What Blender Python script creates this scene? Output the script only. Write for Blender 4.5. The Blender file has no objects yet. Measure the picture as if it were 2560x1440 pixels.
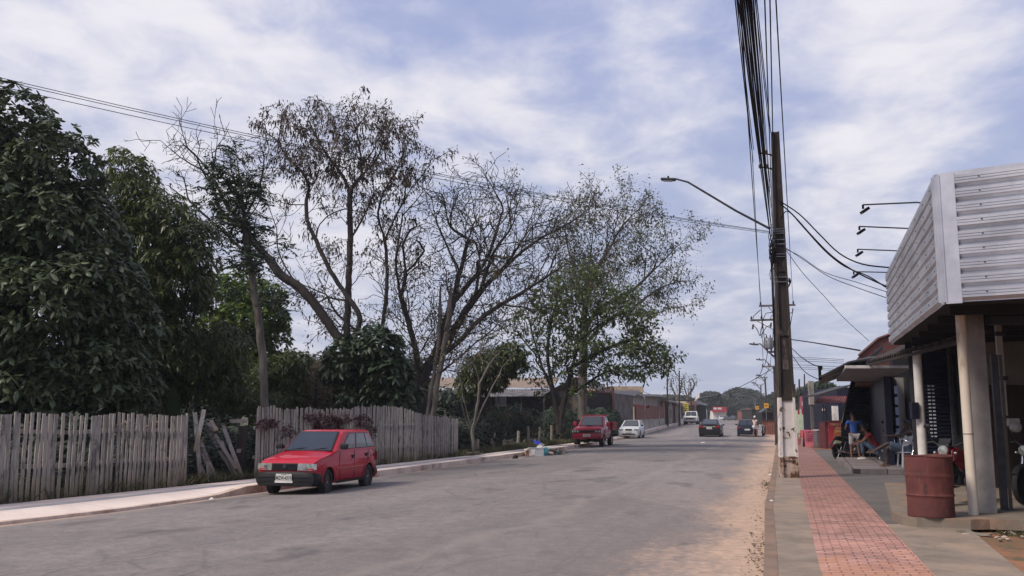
import bpy, bmesh, math, random
import numpy as np
from mathutils import Vector, Matrix, Euler
random.seed(7); RNG=np.random.default_rng(7)
scene=bpy.context.scene; C=scene.collection
# ---------------- camera, sky, sun, exposure ----------------
F=2300.0; PITCH=math.atan(323/F); H=1.7
cp,sp=math.cos(PITCH),math.sin(PITCH)
cam=bpy.data.cameras.new('camera'); camo=bpy.data.objects.new('camera',cam); C.objects.link(camo)
camo.location=(0,0,H); camo.rotation_euler=(math.pi/2+PITCH,0,0)
cam.sensor_width=36; cam.lens=36*F/2560; cam.clip_start=.1; cam.clip_end=4000
scene.camera=camo
scene.view_settings.view_transform='Standard'; scene.view_settings.look='None'
scene.view_settings.exposure=1.18; scene.view_settings.gamma=1
SUN_EL=math.radians(46); SUN_AZ=math.radians(-118)   # azimuth from +Y towards +X
def make_world():
    w=bpy.data.worlds.new('World'); scene.world=w; w.use_nodes=True
    nt=w.node_tree; N=nt.nodes; L=nt.links; N.clear()
    out=N.new('ShaderNodeOutputWorld'); bg=N.new('ShaderNodeBackground'); L.new(bg.outputs[0],out.inputs[0])
    sky=N.new('ShaderNodeTexSky'); sky.sky_type='NISHITA'; sky.sun_disc=False
    sky.sun_elevation=SUN_EL; sky.sun_rotation=SUN_AZ; sky.air_density=1.3; sky.dust_density=2.0
    tc=N.new('ShaderNodeTexCoord'); sep=N.new('ShaderNodeSeparateXYZ'); L.new(tc.outputs['Generated'],sep.inputs[0])
    def m(op,a,b=None,c=None):
        n=N.new('ShaderNodeMath'); n.operation=op
        for i,x in enumerate((a,b,c)):
            if x is None: continue
            if isinstance(x,(int,float)): n.inputs[i].default_value=x
            else: L.new(x,n.inputs[i])
        return n.outputs[0]
    zc=m('MAXIMUM',sep.outputs[2],0.0); dz=m('ADD',zc,.16)
    cx=N.new('ShaderNodeCombineXYZ'); L.new(m('DIVIDE',sep.outputs[0],dz),cx.inputs[0]); L.new(m('DIVIDE',sep.outputs[1],dz),cx.inputs[1])
    def noise(sc,det,rough,dist,off=(0,0,0),scl=(1,1,1)):
        mp=N.new('ShaderNodeMapping'); mp.inputs[1].default_value=off; mp.inputs[3].default_value=scl; L.new(cx.outputs[0],mp.inputs[0])
        n=N.new('ShaderNodeTexNoise'); n.inputs['Scale'].default_value=sc; n.inputs['Detail'].default_value=det
        n.inputs['Roughness'].default_value=rough; n.inputs['Distortion'].default_value=dist; L.new(mp.outputs[0],n.inputs['Vector']); return n.outputs['Fac']
    big=noise(1.0,3,.5,.3,(3.1,7.7,0),(1.25,.8,1)); fine=noise(5.0,9,.58,.25,(1.3,2.1,0),(1,.85,1))
    dens=m('ADD',m('MULTIPLY',big,.42),m('MULTIPLY',fine,.58))
    # where the cloud banks and the open patches lie (directions in the world)
    def dirv(px,py):
        u=(px-1280)/F;v=(720-py)/F; return Vector((u,cp-sp*v,sp+cp*v)).normalized()
    for (px,py,rad,amp) in [(600,130,.26,.105),(250,230,.12,.05),(1250,180,.10,.07),(1640,290,.085,.10),(2150,95,.13,.13),(2350,170,.07,.06),(2200,400,.11,.08),(1330,400,.10,.06),
                            (2150,560,.08,.06),(700,760,.2,.06),(150,60,.15,.03),(1000,60,.10,-.07),(1950,300,.12,-.08),(2450,320,.10,-.09),(1250,60,.12,-.09),(1480,210,.07,-.03),(1560,400,.05,-.04),(430,110,.035,-.07),(200,330,.07,-.05)]:
        d=dirv(px,py); vd=N.new('ShaderNodeVectorMath'); vd.operation='DISTANCE'; L.new(tc.outputs['Generated'],vd.inputs[0]); vd.inputs[1].default_value=d
        mr=N.new('ShaderNodeMapRange'); mr.interpolation_type='SMOOTHERSTEP'
        mr.inputs[1].default_value=0; mr.inputs[2].default_value=rad*1.5; mr.inputs[3].default_value=amp; mr.inputs[4].default_value=0
        L.new(vd.outputs['Value'],mr.inputs[0]); dens=m('ADD',dens,mr.outputs[0])
    cr=N.new('ShaderNodeValToRGB'); e=cr.color_ramp; e.interpolation='B_SPLINE'
    e.elements[0].position=.45; e.elements[0].color=(0,0,0,1); e.elements[1].position=.675; e.elements[1].color=(1,1,1,1)
    L.new(dens,cr.inputs[0])
    # hazy veil: blue-lilac; bright cloud: warm white; nishita added underneath
    veil=N.new('ShaderNodeMix'); veil.data_type='RGBA'; veil.inputs[0].default_value=.88
    sk=N.new('ShaderNodeVectorMath'); sk.operation='SCALE'; sk.inputs['Scale'].default_value=.085; L.new(sky.outputs[0],sk.inputs[0])
    L.new(sk.outputs[0],veil.inputs['A']); veil.inputs['B'].default_value=(.135,.165,.300,1)
    lo=N.new('ShaderNodeMapRange'); lo.inputs[1].default_value=0; lo.inputs[2].default_value=.38; lo.inputs[3].default_value=1; lo.inputs[4].default_value=0; L.new(sep.outputs[2],lo.inputs[0])
    hz=N.new('ShaderNodeMix'); hz.data_type='RGBA'; L.new(m('MULTIPLY',lo.outputs[0],.95),hz.inputs[0]); L.new(veil.outputs['Result'],hz.inputs['A']); hz.inputs['B'].default_value=(.200,.224,.290,1)
    cl=N.new('ShaderNodeMix'); cl.data_type='RGBA'
    fac=m('MULTIPLY',cr.outputs[0],m('SUBTRACT',1,m('MULTIPLY',m('POWER',lo.outputs[0],3),.6)))
    L.new(fac,cl.inputs[0]); L.new(hz.outputs['Result'],cl.inputs['A']); cl.inputs['B'].default_value=(.435,.42,.435,1)
    L.new(cl.outputs['Result'],bg.inputs[0]); bg.inputs[1].default_value=.95
make_world()
sl=bpy.data.lights.new('sun','SUN'); sl.energy=1.75; sl.angle=math.radians(18); sl.color=(1,.90,.78)
so=bpy.data.objects.new('sun',sl); C.objects.link(so)
so.rotation_euler=Vector((math.sin(SUN_AZ)*math.cos(SUN_EL),math.cos(SUN_AZ)*math.cos(SUN_EL),math.sin(SUN_EL))).to_track_quat('Z','Y').to_euler()
# ---------------- places: photo pixel <-> world ----------------
def gz(y):
    t=min(max((y-60)/80,0),1); return .7*t*t*(3-2*t)
def ray(px,py):
    u=(px-1280)/F;v=(720-py)/F; return (u,cp-sp*v,sp+cp*v)
def PD(px,py,D):
    d=ray(px,py);t=D/d[1];return Vector((d[0]*t,D,H+d[2]*t))
def G(px,py,z=0):
    D=20;d=ray(px,py)
    for i in range(60):
        n=(z+gz(D)-H)/d[2]*d[1]
        D=.5*D+.5*(n if n>0 else 900)
    return PD(px,py,D)
def XY(px,D,z=0):      # x of a pixel column at depth D for a thing near height z above the ground
    zz=gz(D)+z; x=0
    f=D*cp+(zz-H)*sp
    return Vector(((px-1280)/F*f,D,zz))
# ---------------- helpers ----------------
def tag(o,label=None,cat=None,group=None,kind=None):
    if label:o['label']=label
    if cat:o['category']=cat
    if group:o['group']=group
    if kind:o['kind']=kind
    return o
def thing(name,label,cat,loc=(0,0,0),rz=0,group=None):
    o=bpy.data.objects.new(name,None); o.empty_display_size=.1; C.objects.link(o); o.location=loc; o.rotation_euler=(0,0,rz)
    return tag(o,label,cat,group)
def kids(o): return [c for c in C.objects if c.parent==o]
def copy_tree(o,parent=None,label=None,loc=None,rz=None,scale=None):
    c=o.copy(); C.objects.link(c)
    if parent: c.parent=parent
    if label: c['label']=label
    if loc is not None: c.location=loc
    if rz is not None: c.rotation_euler=(0,0,rz)
    if scale is not None: c.scale=(scale,)*3
    for ch in list(o.children): copy_tree(ch,c)
    return c
def npmesh(name,V,Fq,mat,parent=None,rnd=None,smooth=False):
    me=bpy.data.meshes.new(name); V=np.asarray(V,dtype=np.float32); Fq=np.asarray(Fq,dtype=np.int32)
    nv,nf,k=len(V),len(Fq),Fq.shape[1]
    me.vertices.add(nv); me.vertices.foreach_set('co',V.ravel()); me.loops.add(nf*k); me.loops.foreach_set('vertex_index',Fq.ravel())
    me.polygons.add(nf); me.polygons.foreach_set('loop_start',np.arange(0,nf*k,k,dtype=np.int32)); me.polygons.foreach_set('loop_total',np.full(nf,k,dtype=np.int32))
    if smooth: me.polygons.foreach_set('use_smooth',np.ones(nf,dtype=bool))
    if rnd is not None:
        a=me.attributes.new('rnd','FLOAT','POINT'); a.data.foreach_set('value',np.asarray(rnd,dtype=np.float32))
    me.update(); me.validate(); me.materials.append(mat)
    o=bpy.data.objects.new(name,me); C.objects.link(o)
    if parent: o.parent=parent
    return o
class MB:
    def __init__(s,origin=None,M=None):
        s.v=[];s.f=[];s.r=[];s.uv=None;s.cr=.5
        s.M=M or (Matrix.Translation(-Vector(origin)) if origin is not None else Matrix())
    def add(s,vs,fs,M=None):
        b=len(s.v); T=s.M@M if M is not None else s.M
        for v in vs: s.v.append(T@Vector(v)); s.r.append(s.cr)
        for f in fs: s.f.append(tuple(b+i for i in f))
        return s
    def box(s,c,d,R=None,bev=0):
        hx,hy,hz=d[0]/2,d[1]/2,d[2]/2
        M=Matrix.Translation(Vector(c))
        if R is not None: M=M@(Matrix.Rotation(R,4,'Z') if isinstance(R,(int,float)) else R.to_4x4())
        if bev<=0:
            vs=[(a*hx,b*hy,e*hz) for a in(-1,1) for b in(-1,1) for e in(-1,1)]
            return s.add(vs,[(0,1,3,2),(4,6,7,5),(0,4,5,1),(2,3,7,6),(0,2,6,4),(1,5,7,3)],M)
        bm=bmesh.new(); bmesh.ops.create_cube(bm,size=1)
        for v in bm.verts: v.co=Vector((v.co.x*d[0],v.co.y*d[1],v.co.z*d[2]))
        bmesh.ops.bevel(bm,geom=bm.edges[:],offset=bev,segments=2,affect='EDGES',profile=.6)
        bm.verts.index_update(); vs=[v.co.copy() for v in bm.verts]; fs=[[v.index for v in f.verts] for f in bm.faces]; bm.free()
        return s.add(vs,fs,M)
    def box2(s,a,b):
        return s.box([(a[i]+b[i])/2 for i in range(3)],[abs(b[i]-a[i]) for i in range(3)])
    def tube(s,path,rad,n=8,caps=True):
        P=[Vector(p) for p in path]; m=len(P)
        R=[rad]*m if isinstance(rad,(int,float)) else list(rad)
        t0=(P[1]-P[0]).normalized(); up=Vector((0,0,1)) if abs(t0.z)<.9 else Vector((1,0,0))
        u=t0.cross(up).normalized(); vs=[];fs=[]
        for i in range(m):
            t=(P[min(i+1,m-1)]-P[max(i-1,0)]).normalized()
            u=(u-t*u.dot(t)); u=u.normalized() if u.length>1e-6 else t.orthogonal().normalized()
            w=t.cross(u)
            for k in range(n):
                a=2*math.pi*k/n; vs.append(P[i]+(u*math.cos(a)+w*math.sin(a))*R[i])
        for i in range(m-1):
            for k in range(n):
                k2=(k+1)%n; fs.append((i*n+k,i*n+k2,(i+1)*n+k2,(i+1)*n+k))
        if caps: fs.append(tuple(range(n-1,-1,-1))); fs.append(tuple((m-1)*n+k for k in range(n)))
        return s.add(vs,fs)
    def lathe(s,prof,n=24,c=(0,0,0),M=None,sx=1,sy=1):
        vs=[];fs=[];m=len(prof)
        for r,z in prof:
            for k in range(n):
                a=2*math.pi*k/n; vs.append((r*math.cos(a)*sx,r*math.sin(a)*sy,z))
        for i in range(m-1):
            for k in range(n):
                k2=(k+1)%n; fs.append((i*n+k,i*n+k2,(i+1)*n+k2,(i+1)*n+k))
        fs.append(tuple(range(n-1,-1,-1))); fs.append(tuple((m-1)*n+k for k in range(n)))
        T=Matrix.Translation(Vector(c))
        if M is not None: T=T@M
        return s.add(vs,fs,T)
    def ball(s,c,r,n=10,m=7):
        if isinstance(r,(int,float)): r=(r,r,r)
        pr=[(max(math.sin(math.pi*i/m),.01),-math.cos(math.pi*i/m)) for i in range(m+1)]
        return s.lathe(pr,n,c,Matrix.Diagonal((r[0],r[1],r[2],1)))
    def prism(s,poly,M,d):     # 2D outline in the XY of M, thickness d along its Z
        n=len(poly); vs=[(x,y,0) for x,y in poly]+[(x,y,d) for x,y in poly]
        fs=[tuple(range(n-1,-1,-1)),tuple(range(n,2*n))]+[(i,(i+1)%n,n+(i+1)%n,n+i) for i in range(n)]
        return s.add(vs,fs,M)
    def loft(s,rings,close=True,caps=True):
        n=len(rings[0]); vs=[p for r in rings for p in r]; fs=[]
        for i in range(len(rings)-1):
            for k in range(n if close else n-1):
                k2=(k+1)%n; fs.append((i*n+k,i*n+k2,(i+1)*n+k2,(i+1)*n+k))
        if caps: fs.append(tuple(range(n-1,-1,-1))); fs.append(tuple((len(rings)-1)*n+k for k in range(n)))
        return s.add(vs,fs)
    def quad(s,a,b,c,d,th=0):
        if not th: return s.add([a,b,c,d],[(0,1,2,3)])
        a,b,c,d=map(Vector,(a,b,c,d)); n=(b-a).cross(d-a).normalized()*th
        return s.add([a,b,c,d,a-n,b-n,c-n,d-n],[(0,1,2,3),(7,6,5,4),(0,4,5,1),(1,5,6,2),(2,6,7,3),(3,7,4,0)])
    def build(s,name,mat,parent=None,smooth=None,loc=None,fix=True):
        me=bpy.data.meshes.new(name); me.from_pydata([tuple(v) for v in s.v],[],s.f)
        a=me.attributes.new('rnd','FLOAT','POINT'); a.data.foreach_set('value',s.r)
        if fix:
            bm=bmesh.new(); bm.from_mesh(me); bmesh.ops.recalc_face_normals(bm,faces=bm.faces[:]); bm.to_mesh(me); bm.free()
        if smooth:
            for p in me.polygons: p.use_smooth=True
            me.set_sharp_from_angle(angle=math.radians(smooth))
        me.materials.append(mat); me.update()
        o=bpy.data.objects.new(name,me); C.objects.link(o)
        if parent: o.parent=parent
        if loc is not None: o.location=loc
        return o
def S(r,g,b):
    return tuple((c/255/12.92 if c/255<=.04045 else ((c/255+.055)/1.055)**2.4) for c in (r,g,b))+(1,)
MATS={}
def mat(name,col,rough=.75,metal=0,col2=None,scale=3,detail=5,lo=.35,hi=.65,bump=0,bscale=20,stretch=(1,1,1),rnd=0,coat=0,spec=.5,coord='Object',dirt=None,dscale=2,dlo=.5,dhi=.7,trans=0,sss=0,aniso=None):
    if name in MATS: return MATS[name]
    m=bpy.data.materials.new(name); m.use_nodes=True; nt=m.node_tree; N=nt.nodes; L=nt.links
    b=N['Principled BSDF']; b.inputs['Roughness'].default_value=rough; b.inputs['Metallic'].default_value=metal
    b.inputs['Specular IOR Level'].default_value=spec; b.inputs['Coat Weight'].default_value=coat; b.inputs['Coat Roughness'].default_value=.06
    if trans: b.inputs['Transmission Weight'].default_value=trans
    def fix(c): return tuple(c)+(1,) if len(c)==3 else c
    col=fix(col); tc=N.new('ShaderNodeTexCoord'); mp=N.new('ShaderNodeMapping'); mp.inputs[3].default_value=stretch; L.new(tc.outputs[coord],mp.inputs[0])
    def noise(sc,det=5,rg=.6):
        n=N.new('ShaderNodeTexNoise'); n.inputs['Scale'].default_value=sc; n.inputs['Detail'].default_value=det; n.inputs['Roughness'].default_value=rg; L.new(mp.outputs[0],n.inputs['Vector']); return n.outputs['Fac']
    def mrange(v,a,bb,c=0,d=1):
        r=N.new('ShaderNodeMapRange'); r.inputs[1].default_value=a; r.inputs[2].default_value=bb; r.inputs[3].default_value=c; r.inputs[4].default_value=d; L.new(v,r.inputs[0]); return r.outputs[0]
    def mix(f,a,bb,bt='MIX'):
        x=N.new('ShaderNodeMix'); x.data_type='RGBA'; x.blend_type=bt
        for i,v in ((0,f),('A',a),('B',bb)):
            if hasattr(v,'links'): L.new(v,x.inputs[i])
            else: x.inputs[i].default_value=v
        return x.outputs['Result']
    cur=col
    if col2 is None: col2=tuple(c*.72 for c in col[:3])+(1,)
    cur=mix(mrange(noise(scale,detail),lo,hi),col,fix(col2))
    if dirt is not None: cur=mix(mrange(noise(dscale,6,.65),dlo,dhi),cur,fix(dirt))
    if rnd:
        at=N.new('ShaderNodeAttribute'); at.attribute_name='rnd'
        g=mrange(at.outputs['Fac'],0,1,1-rnd,1+rnd); cur=mix(1.0,cur,g,'MULTIPLY')
    L.new(cur,b.inputs['Base Color'])
    if bump:
        bn=N.new('ShaderNodeBump'); bn.inputs['Strength'].default_value=bump; bn.inputs['Distance'].default_value=.02
        L.new(noise(bscale,6),bn.inputs['Height']); L.new(bn.outputs[0],b.inputs['Normal'])
    MATS[name]=m; return m
class NB:
    """small node-graph builder for the ground, brick and metal materials"""
    def __init__(s,name,rough=.8,metal=0):
        s.m=bpy.data.materials.new(name); s.m.use_nodes=True; s.N=s.m.node_tree.nodes; s.L=s.m.node_tree.links; s.b=s.N['Principled BSDF']
        s.b.inputs['Roughness'].default_value=rough; s.b.inputs['Metallic'].default_value=metal; s.tc=s.N.new('ShaderNodeTexCoord')
    def link(s,v,i):
        if hasattr(v,'links'): s.L.new(v,i)
        else: i.default_value=v
    def map(s,src,scale=(1,1,1),rot=(0,0,0),loc=(0,0,0)):
        p=s.N.new('ShaderNodeMapping'); p.inputs[1].default_value=loc; p.inputs[2].default_value=rot; p.inputs[3].default_value=scale; s.L.new(s.tc.outputs[src] if isinstance(src,str) else src,p.inputs[0]); return p.outputs[0]
    def noise(s,v,sc,det=5,rg=.6,dist=0):
        n=s.N.new('ShaderNodeTexNoise'); n.inputs['Scale'].default_value=sc; n.inputs['Detail'].default_value=det; n.inputs['Roughness'].default_value=rg; n.inputs['Distortion'].default_value=dist; s.L.new(v,n.inputs['Vector']); return n.outputs['Fac']
    def voro(s,v,sc,feat='DISTANCE_TO_EDGE'):
        n=s.N.new('ShaderNodeTexVoronoi'); n.feature=feat; n.inputs['Scale'].default_value=sc; s.L.new(v,n.inputs['Vector']); return n.outputs['Distance']
    def mr(s,v,a,b,c=0,d=1,smooth=False):
        r=s.N.new('ShaderNodeMapRange')
        if smooth: r.interpolation_type='SMOOTHSTEP'
        for i,x in enumerate((v,a,b,c,d)): s.link(x,r.inputs[i])
        return r.outputs[0]
    def math(s,op,a,b=0):
        n=s.N.new('ShaderNodeMath'); n.operation=op; s.link(a,n.inputs[0]); s.link(b,n.inputs[1]); return n.outputs[0]
    def mix(s,f,a,b,bt='MIX'):
        x=s.N.new('ShaderNodeMix'); x.data_type='RGBA'; x.blend_type=bt
        for i,v in ((0,f),('A',a),('B',b)): s.link(v,x.inputs[i])
        return x.outputs['Result']
    def sep(s,v):
        n=s.N.new('ShaderNodeSeparateXYZ'); s.L.new(v,n.inputs[0]); return n.outputs
    def attr(s,n_):
        n=s.N.new('ShaderNodeAttribute'); n.attribute_name=n_; return n.outputs['Fac']
    def bump(s,h,st=.5,dist=.02):
        n=s.N.new('ShaderNodeBump'); n.inputs['Strength'].default_value=st; n.inputs['Distance'].default_value=dist; s.L.new(h,n.inputs['Height']); s.L.new(n.outputs[0],s.b.inputs['Normal'])
    def done(s,c): s.link(c,s.b.inputs['Base Color']); return s.m
# ---------------- setting: ground, road, pavements ----------------
KL=[(-13.6,5.0),(-11.2,9.2),(-8.14,15.0),(-7.25,16.9),(-5.92,21.1),(-4.1,26.3),(-2.4,31.7),(.6,41.5),(3.4,51.4),(7.9,69),(12.4,87),(25.4,138),(39.5,200),(62,300),(105,480)]
FB=[(-14.9,5.6),(-12.4,10.4),(-9.35,16.4),(-8.5,18.7),(-7.45,21.5),(-6.55,24.0),(-4.4,30.5),(-2.1,37.3),(3.9,57.5),(6.9,68),(11.3,87),(24.4,138),(38.2,200),(60,300),(103,480)]
KR=[(-1.6,-5.0),(.2,1.5),(2.75,10.28),(4.6,17.06),(7.35,26.47),(13.0,46.0),(19.2,67.2),(27.0,96.5),(38,138),(53,200),(77,300),(119,480)]
def pl(P,y):
    for i in range(len(P)-1):
        if y<=P[i+1][1] or i==len(P)-2:
            a,b=P[i],P[i+1]; return a[0]+(b[0]-a[0])*(y-a[1])/(b[1]-a[1])
YS=sorted(set([-8,-4,0,3,5,6,7,8,9,10,11,12,13,14,15,16,17,18,19,20,21,22,23,24,25,26,28,30,32,34,36,38,40,43,46,50,54,58,62,66,70,75,80,86,92,98,105,112,120,130,140,160,180,200,250,300,400,480]))
def strip(name,fl,fr,z,m,n=1,y0=-8,y1=480,skirt=None,ys=None):
    """a sheet between two lines that run along the street; UV in metres: u across, v along; attribute 'e' = 0..1 across"""
    ys=[y for y in (ys or YS) if y0<=y<=y1]
    if ys[0]>y0: ys=[y0]+ys
    if ys[-1]<y1: ys=ys+[y1]
    vs=[];fs=[];uv=[];e=[]
    zf=z if callable(z) else (lambda t,y:z)
    for y in ys:
        a,b=fl(y),fr(y)
        for k in range(n+1):
            t=k/n; x=a+(b-a)*t; vs.append((x,y,gz(y)+zf(t,y))); uv.append((x-a if n==1 else (b-a)*t,y*1.045)); e.append(t)
    w=n+1
    for i in range(len(ys)-1):
        for k in range(n): fs.append((i*w+k,i*w+k+1,(i+1)*w+k+1,(i+1)*w+k))
    if skirt:
        top=len(vs)
        for i,y in enumerate(ys):
            for k in (0,n):
                v=vs[i*w+k]; vs.append((v[0],v[1],v[2]-skirt)); uv.append(uv[i*w+k]); e.append(e[i*w+k])
        for i in range(len(ys)-1):
            fs.append((top+2*i,i*w,(i+1)*w,top+2*i+2)); fs.append((i*w+n,top+2*i+1,top+2*i+3,(i+1)*w+n))
        fs.append((top,top+1,n,0)) if n==1 else fs.append(tuple([top,top+1]+[n-k for k in range(n+1)]))
        l=(len(ys)-1)
        fs.append(tuple([top+2*l+1,top+2*l]+[l*w+k for k in range(n+1)]))
    me=bpy.data.meshes.new(name); me.from_pydata(vs,[],fs); u=me.uv_layers.new(name='UVMap')
    for l in me.loops: u.data[l.index].uv=uv[l.vertex_index]
    a=me.attributes.new('e','FLOAT','POINT'); a.data.foreach_set('value',e); me.materials.append(m)
    o=bpy.data.objects.new(name,me); C.objects.link(o); return tag(o,kind='structure')
# soil sheet to the horizon
q=NB('red_soil',.95); v=q.map('Object'); c=q.mix(q.mr(q.noise(v,.5,6),.4,.6),S(150,104,78),S(120,92,70)); c=q.mix(q.mr(q.noise(v,3.5,8,.7),.5,.62),c,S(92,84,62)); q.bump(q.noise(v,14,8,.7),.8,.03); SOIL=q.done(c)
strip('ground',lambda y:-900,lambda y:900,lambda t,y:-.03,SOIL,n=30,y0=-60,y1=1800,ys=[-60,-30]+YS+[600,900,1800])
# asphalt
q=NB('asphalt',.88); v=q.map('Object'); uvm=q.map('UV'); e=q.attr('e'); ux=q.sep(uvm)
rot=q.map('Object',rot=(0,0,math.radians(16.5)))
base=q.mix(q.mr(q.noise(q.map(rot,(1,.22,1)),.55,5,.6),.38,.62),(.150,.130,.126,1),(.235,.198,.188,1))
base=q.mix(q.mr(q.noise(q.map(rot,(1,.3,1),loc=(5,2,0)),.23,4,.5),.52,.66,0,.55),base,(.070,.068,.072,1))      # patched, darker asphalt
base=q.mix(q.mr(q.noise(v,26,6,.9),.42,.60,0,.55),base,(.30,.262,.245,1))                 # aggregate
base=q.mix(q.mr(q.noise(v,60,3,.9),.54,.62,0,.65),base,(.06,.056,.056,1))
crk=q.mr(q.voro(q.map(rot,(.55,.18,1)),1.0),.0,.012,1,0); crk=q.math('MULTIPLY',crk,q.mr(q.noise(v,.6,4),.44,.55))
base=q.mix(q.math('MULTIPLY',crk,.4),base,(.045,.042,.042,1))
vc=q.N.new('ShaderNodeTexVoronoi'); vc.feature='F1'; vc.inputs['Scale'].default_value=1; vc.inputs['Randomness'].default_value=.9; q.L.new(q.map(rot,(.20,.07,1)),vc.inputs['Vector']); cell=q.mr(q.sep(vc.outputs['Color'])[0],0,1,.80,1.18); base=q.mix(1.0,base,cell,'MULTIPLY'); mott=q.mr(q.noise(v,4.5,8,.8),.40,.60,0,.58); base=q.mix(mott,base,(.085,.080,.080,1)); mott2=q.mr(q.noise(q.map('Object',loc=(7,1,0)),13,6,.85),.50,.62,0,.5); base=q.mix(mott2,base,(.24,.21,.195,1))
seam=q.mr(q.math('ABSOLUTE',q.math('SUBTRACT',q.math('ADD',e,q.math('MULTIPLY',q.noise(rot,.5,5),.10)),.50)),.0,.0022,1,0); base=q.mix(q.math('MULTIPLY',seam,.55),base,(.06,.055,.055,1)); crk2=q.mr(q.voro(q.map(rot,(.8,.35,1),loc=(3,8,0)),1.0),.0,.02,1,0); base=q.mix(q.math('MULTIPLY',q.math('MULTIPLY',crk2,q.mr(q.noise(v,.35,4),.48,.58)),.45),base,(.07,.065,.065,1)); seam2=q.mr(q.math('ABSOLUTE',q.math('SUBTRACT',q.math('ADD',e,q.math('MULTIPLY',q.noise(rot,.3,4),.16)),.78)),.0,.02,1,0,True); base=q.mix(q.math('MULTIPLY',seam2,.35),base,(.27,.23,.20,1))
spot=q.mr(q.noise(q.map(rot,(1,.5,1),loc=(9,4,0)),.8,4,.55),.57,.70,0,.7); base=q.mix(spot,base,(.05,.048,.05,1))
sand=q.mix(q.mr(q.noise(v,6,6,.7),.4,.6),(.50,.345,.25,1),(.37,.26,.19,1))
nz=q.noise(q.map(rot,(1,.35,1)),.9,7,.62); nf=q.noise(v,9,5,.7)
n2=q.math('ADD',q.math('MULTIPLY',nz,.55),q.math('MULTIPLY',nf,.45))
right=q.mr(e,.73,.99,-.36,.28); left=q.mr(e,.0,.12,.22,-.55); mid=q.math('MAXIMUM',right,left)
dust=q.mr(q.math('ADD',n2,mid),.52,.76,0,.95,True)
film=q.mr(q.math('ADD',n2,q.mr(e,.4,1.0,-.2,.2)),.42,.75,0,.30)
base=q.mix(film,base,(.27,.20,.165,1)); c=q.mix(dust,base,sand)
q.bump(q.noise(v,70,4,.8),.35,.008); ASPH=q.done(c)
strip('road',lambda y:pl(KL,y)+.02,lambda y:pl(KR,y)-.02,lambda t,y:.10*(1-(2*t-1)**2)-.0,ASPH,n=16)
def concrete(name,a,b,sc=1.2,joint=0,dirtc=None,spot=0):
    q=NB(name,.9); v=q.map('Object'); c=q.mix(q.mr(q.noise(v,sc,7,.65),.36,.64),a,b)
    c=q.mix(q.mr(q.noise(v,45,4,.75),.5,.68,0,.35),c,tuple(x*.6 for x in a[:3])+(1,))
    if dirtc: c=q.mix(q.mr(q.noise(q.map('Object',loc=(4,4,0)),.8,7,.7),.50,.64,0,.85),c,dirtc)
    if joint:
        vv=q.sep(q.map('UV'))[1]; fr=q.math('FRACT',q.math('DIVIDE',vv,joint)); c=q.mix(q.mr(q.math('ABSOLUTE',q.math('SUBTRACT',fr,.5)),.494,.5,0,.6),c,(.1,.09,.08,1))
    if spot:
        cr=q.mr(q.voro(q.map('Object',(1,.6,1)),spot),0,.008,.8,0); cr=q.math('MULTIPLY',cr,q.mr(q.noise(v,.9,4),.5,.58)); c=q.mix(cr,c,(.07,.06,.05,1))
    q.bump(q.noise(v,40,6,.7),.3,.01); return q.done(c)
NEWCON=concrete('new_concrete',S(226,210,200),S(206,190,180),.7,3.0,None); NEWCON2=concrete('kerb_concrete',S(216,198,186),S(186,166,152),1.5,1.5,S(136,104,82))
OLDCON=concrete('old_concrete',S(142,126,112),S(112,101,90),1.5,0,S(150,130,112),.9); PADCON=concrete('pad_concrete',S(98,92,88),S(80,77,74),.9,0,None,.8)
# left pavement: kerb with a ramp by the red hatchback, walking slab, dark line, verge
def kd(y):   # kerb height: lower near the photographer, full beyond the driveway
    return .055 if y<19.9 else (.055+.115*(y-19.9)/1.1 if y<21.0 else .17)
strip('left_kerb',lambda y:pl(KL,y)-.14,lambda y:pl(KL,y)+.02,lambda t,y:kd(y)-.0,NEWCON2,skirt=.3)
strip('left_pavement',lambda y:pl(FB,y)+.02,lambda y:pl(KL,y)-.14,lambda t,y:.15+(kd(y)-.15)*max(0,min(1,(t-.62)/.38)),NEWCON,n=16,skirt=.2)
q=NB('dark_line_paint',.9); v=q.map('Object'); DL=q.done(q.mix(q.mr(q.noise(v,3,6),.4,.6),(.29,.285,.30,1),(.38,.37,.37,1)))
strip('tactile_line',lambda y:pl(FB,y)*.58+pl(KL,y)*.42,lambda y:pl(FB,y)*.43+pl(KL,y)*.57,lambda t,y:.154,DL,y1=60)
q=NB('verge_soil',.95); v=q.map('Object'); c=q.mix(q.mr(q.noise(v,1.5,7,.7),.4,.6),S(64,54,42),S(40,36,28)); c=q.mix(q.mr(q.noise(v,9,7,.75),.48,.6,0,.8),c,S(58,60,38)); q.bump(q.noise(v,18,8,.7),.9,.05); VERGE=q.done(c)
strip('lot_ground',lambda y:pl(FB,y)-60,lambda y:pl(FB,y)+.02,lambda t,y:.10,VERGE,y0=4,y1=140,n=4)
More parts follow.
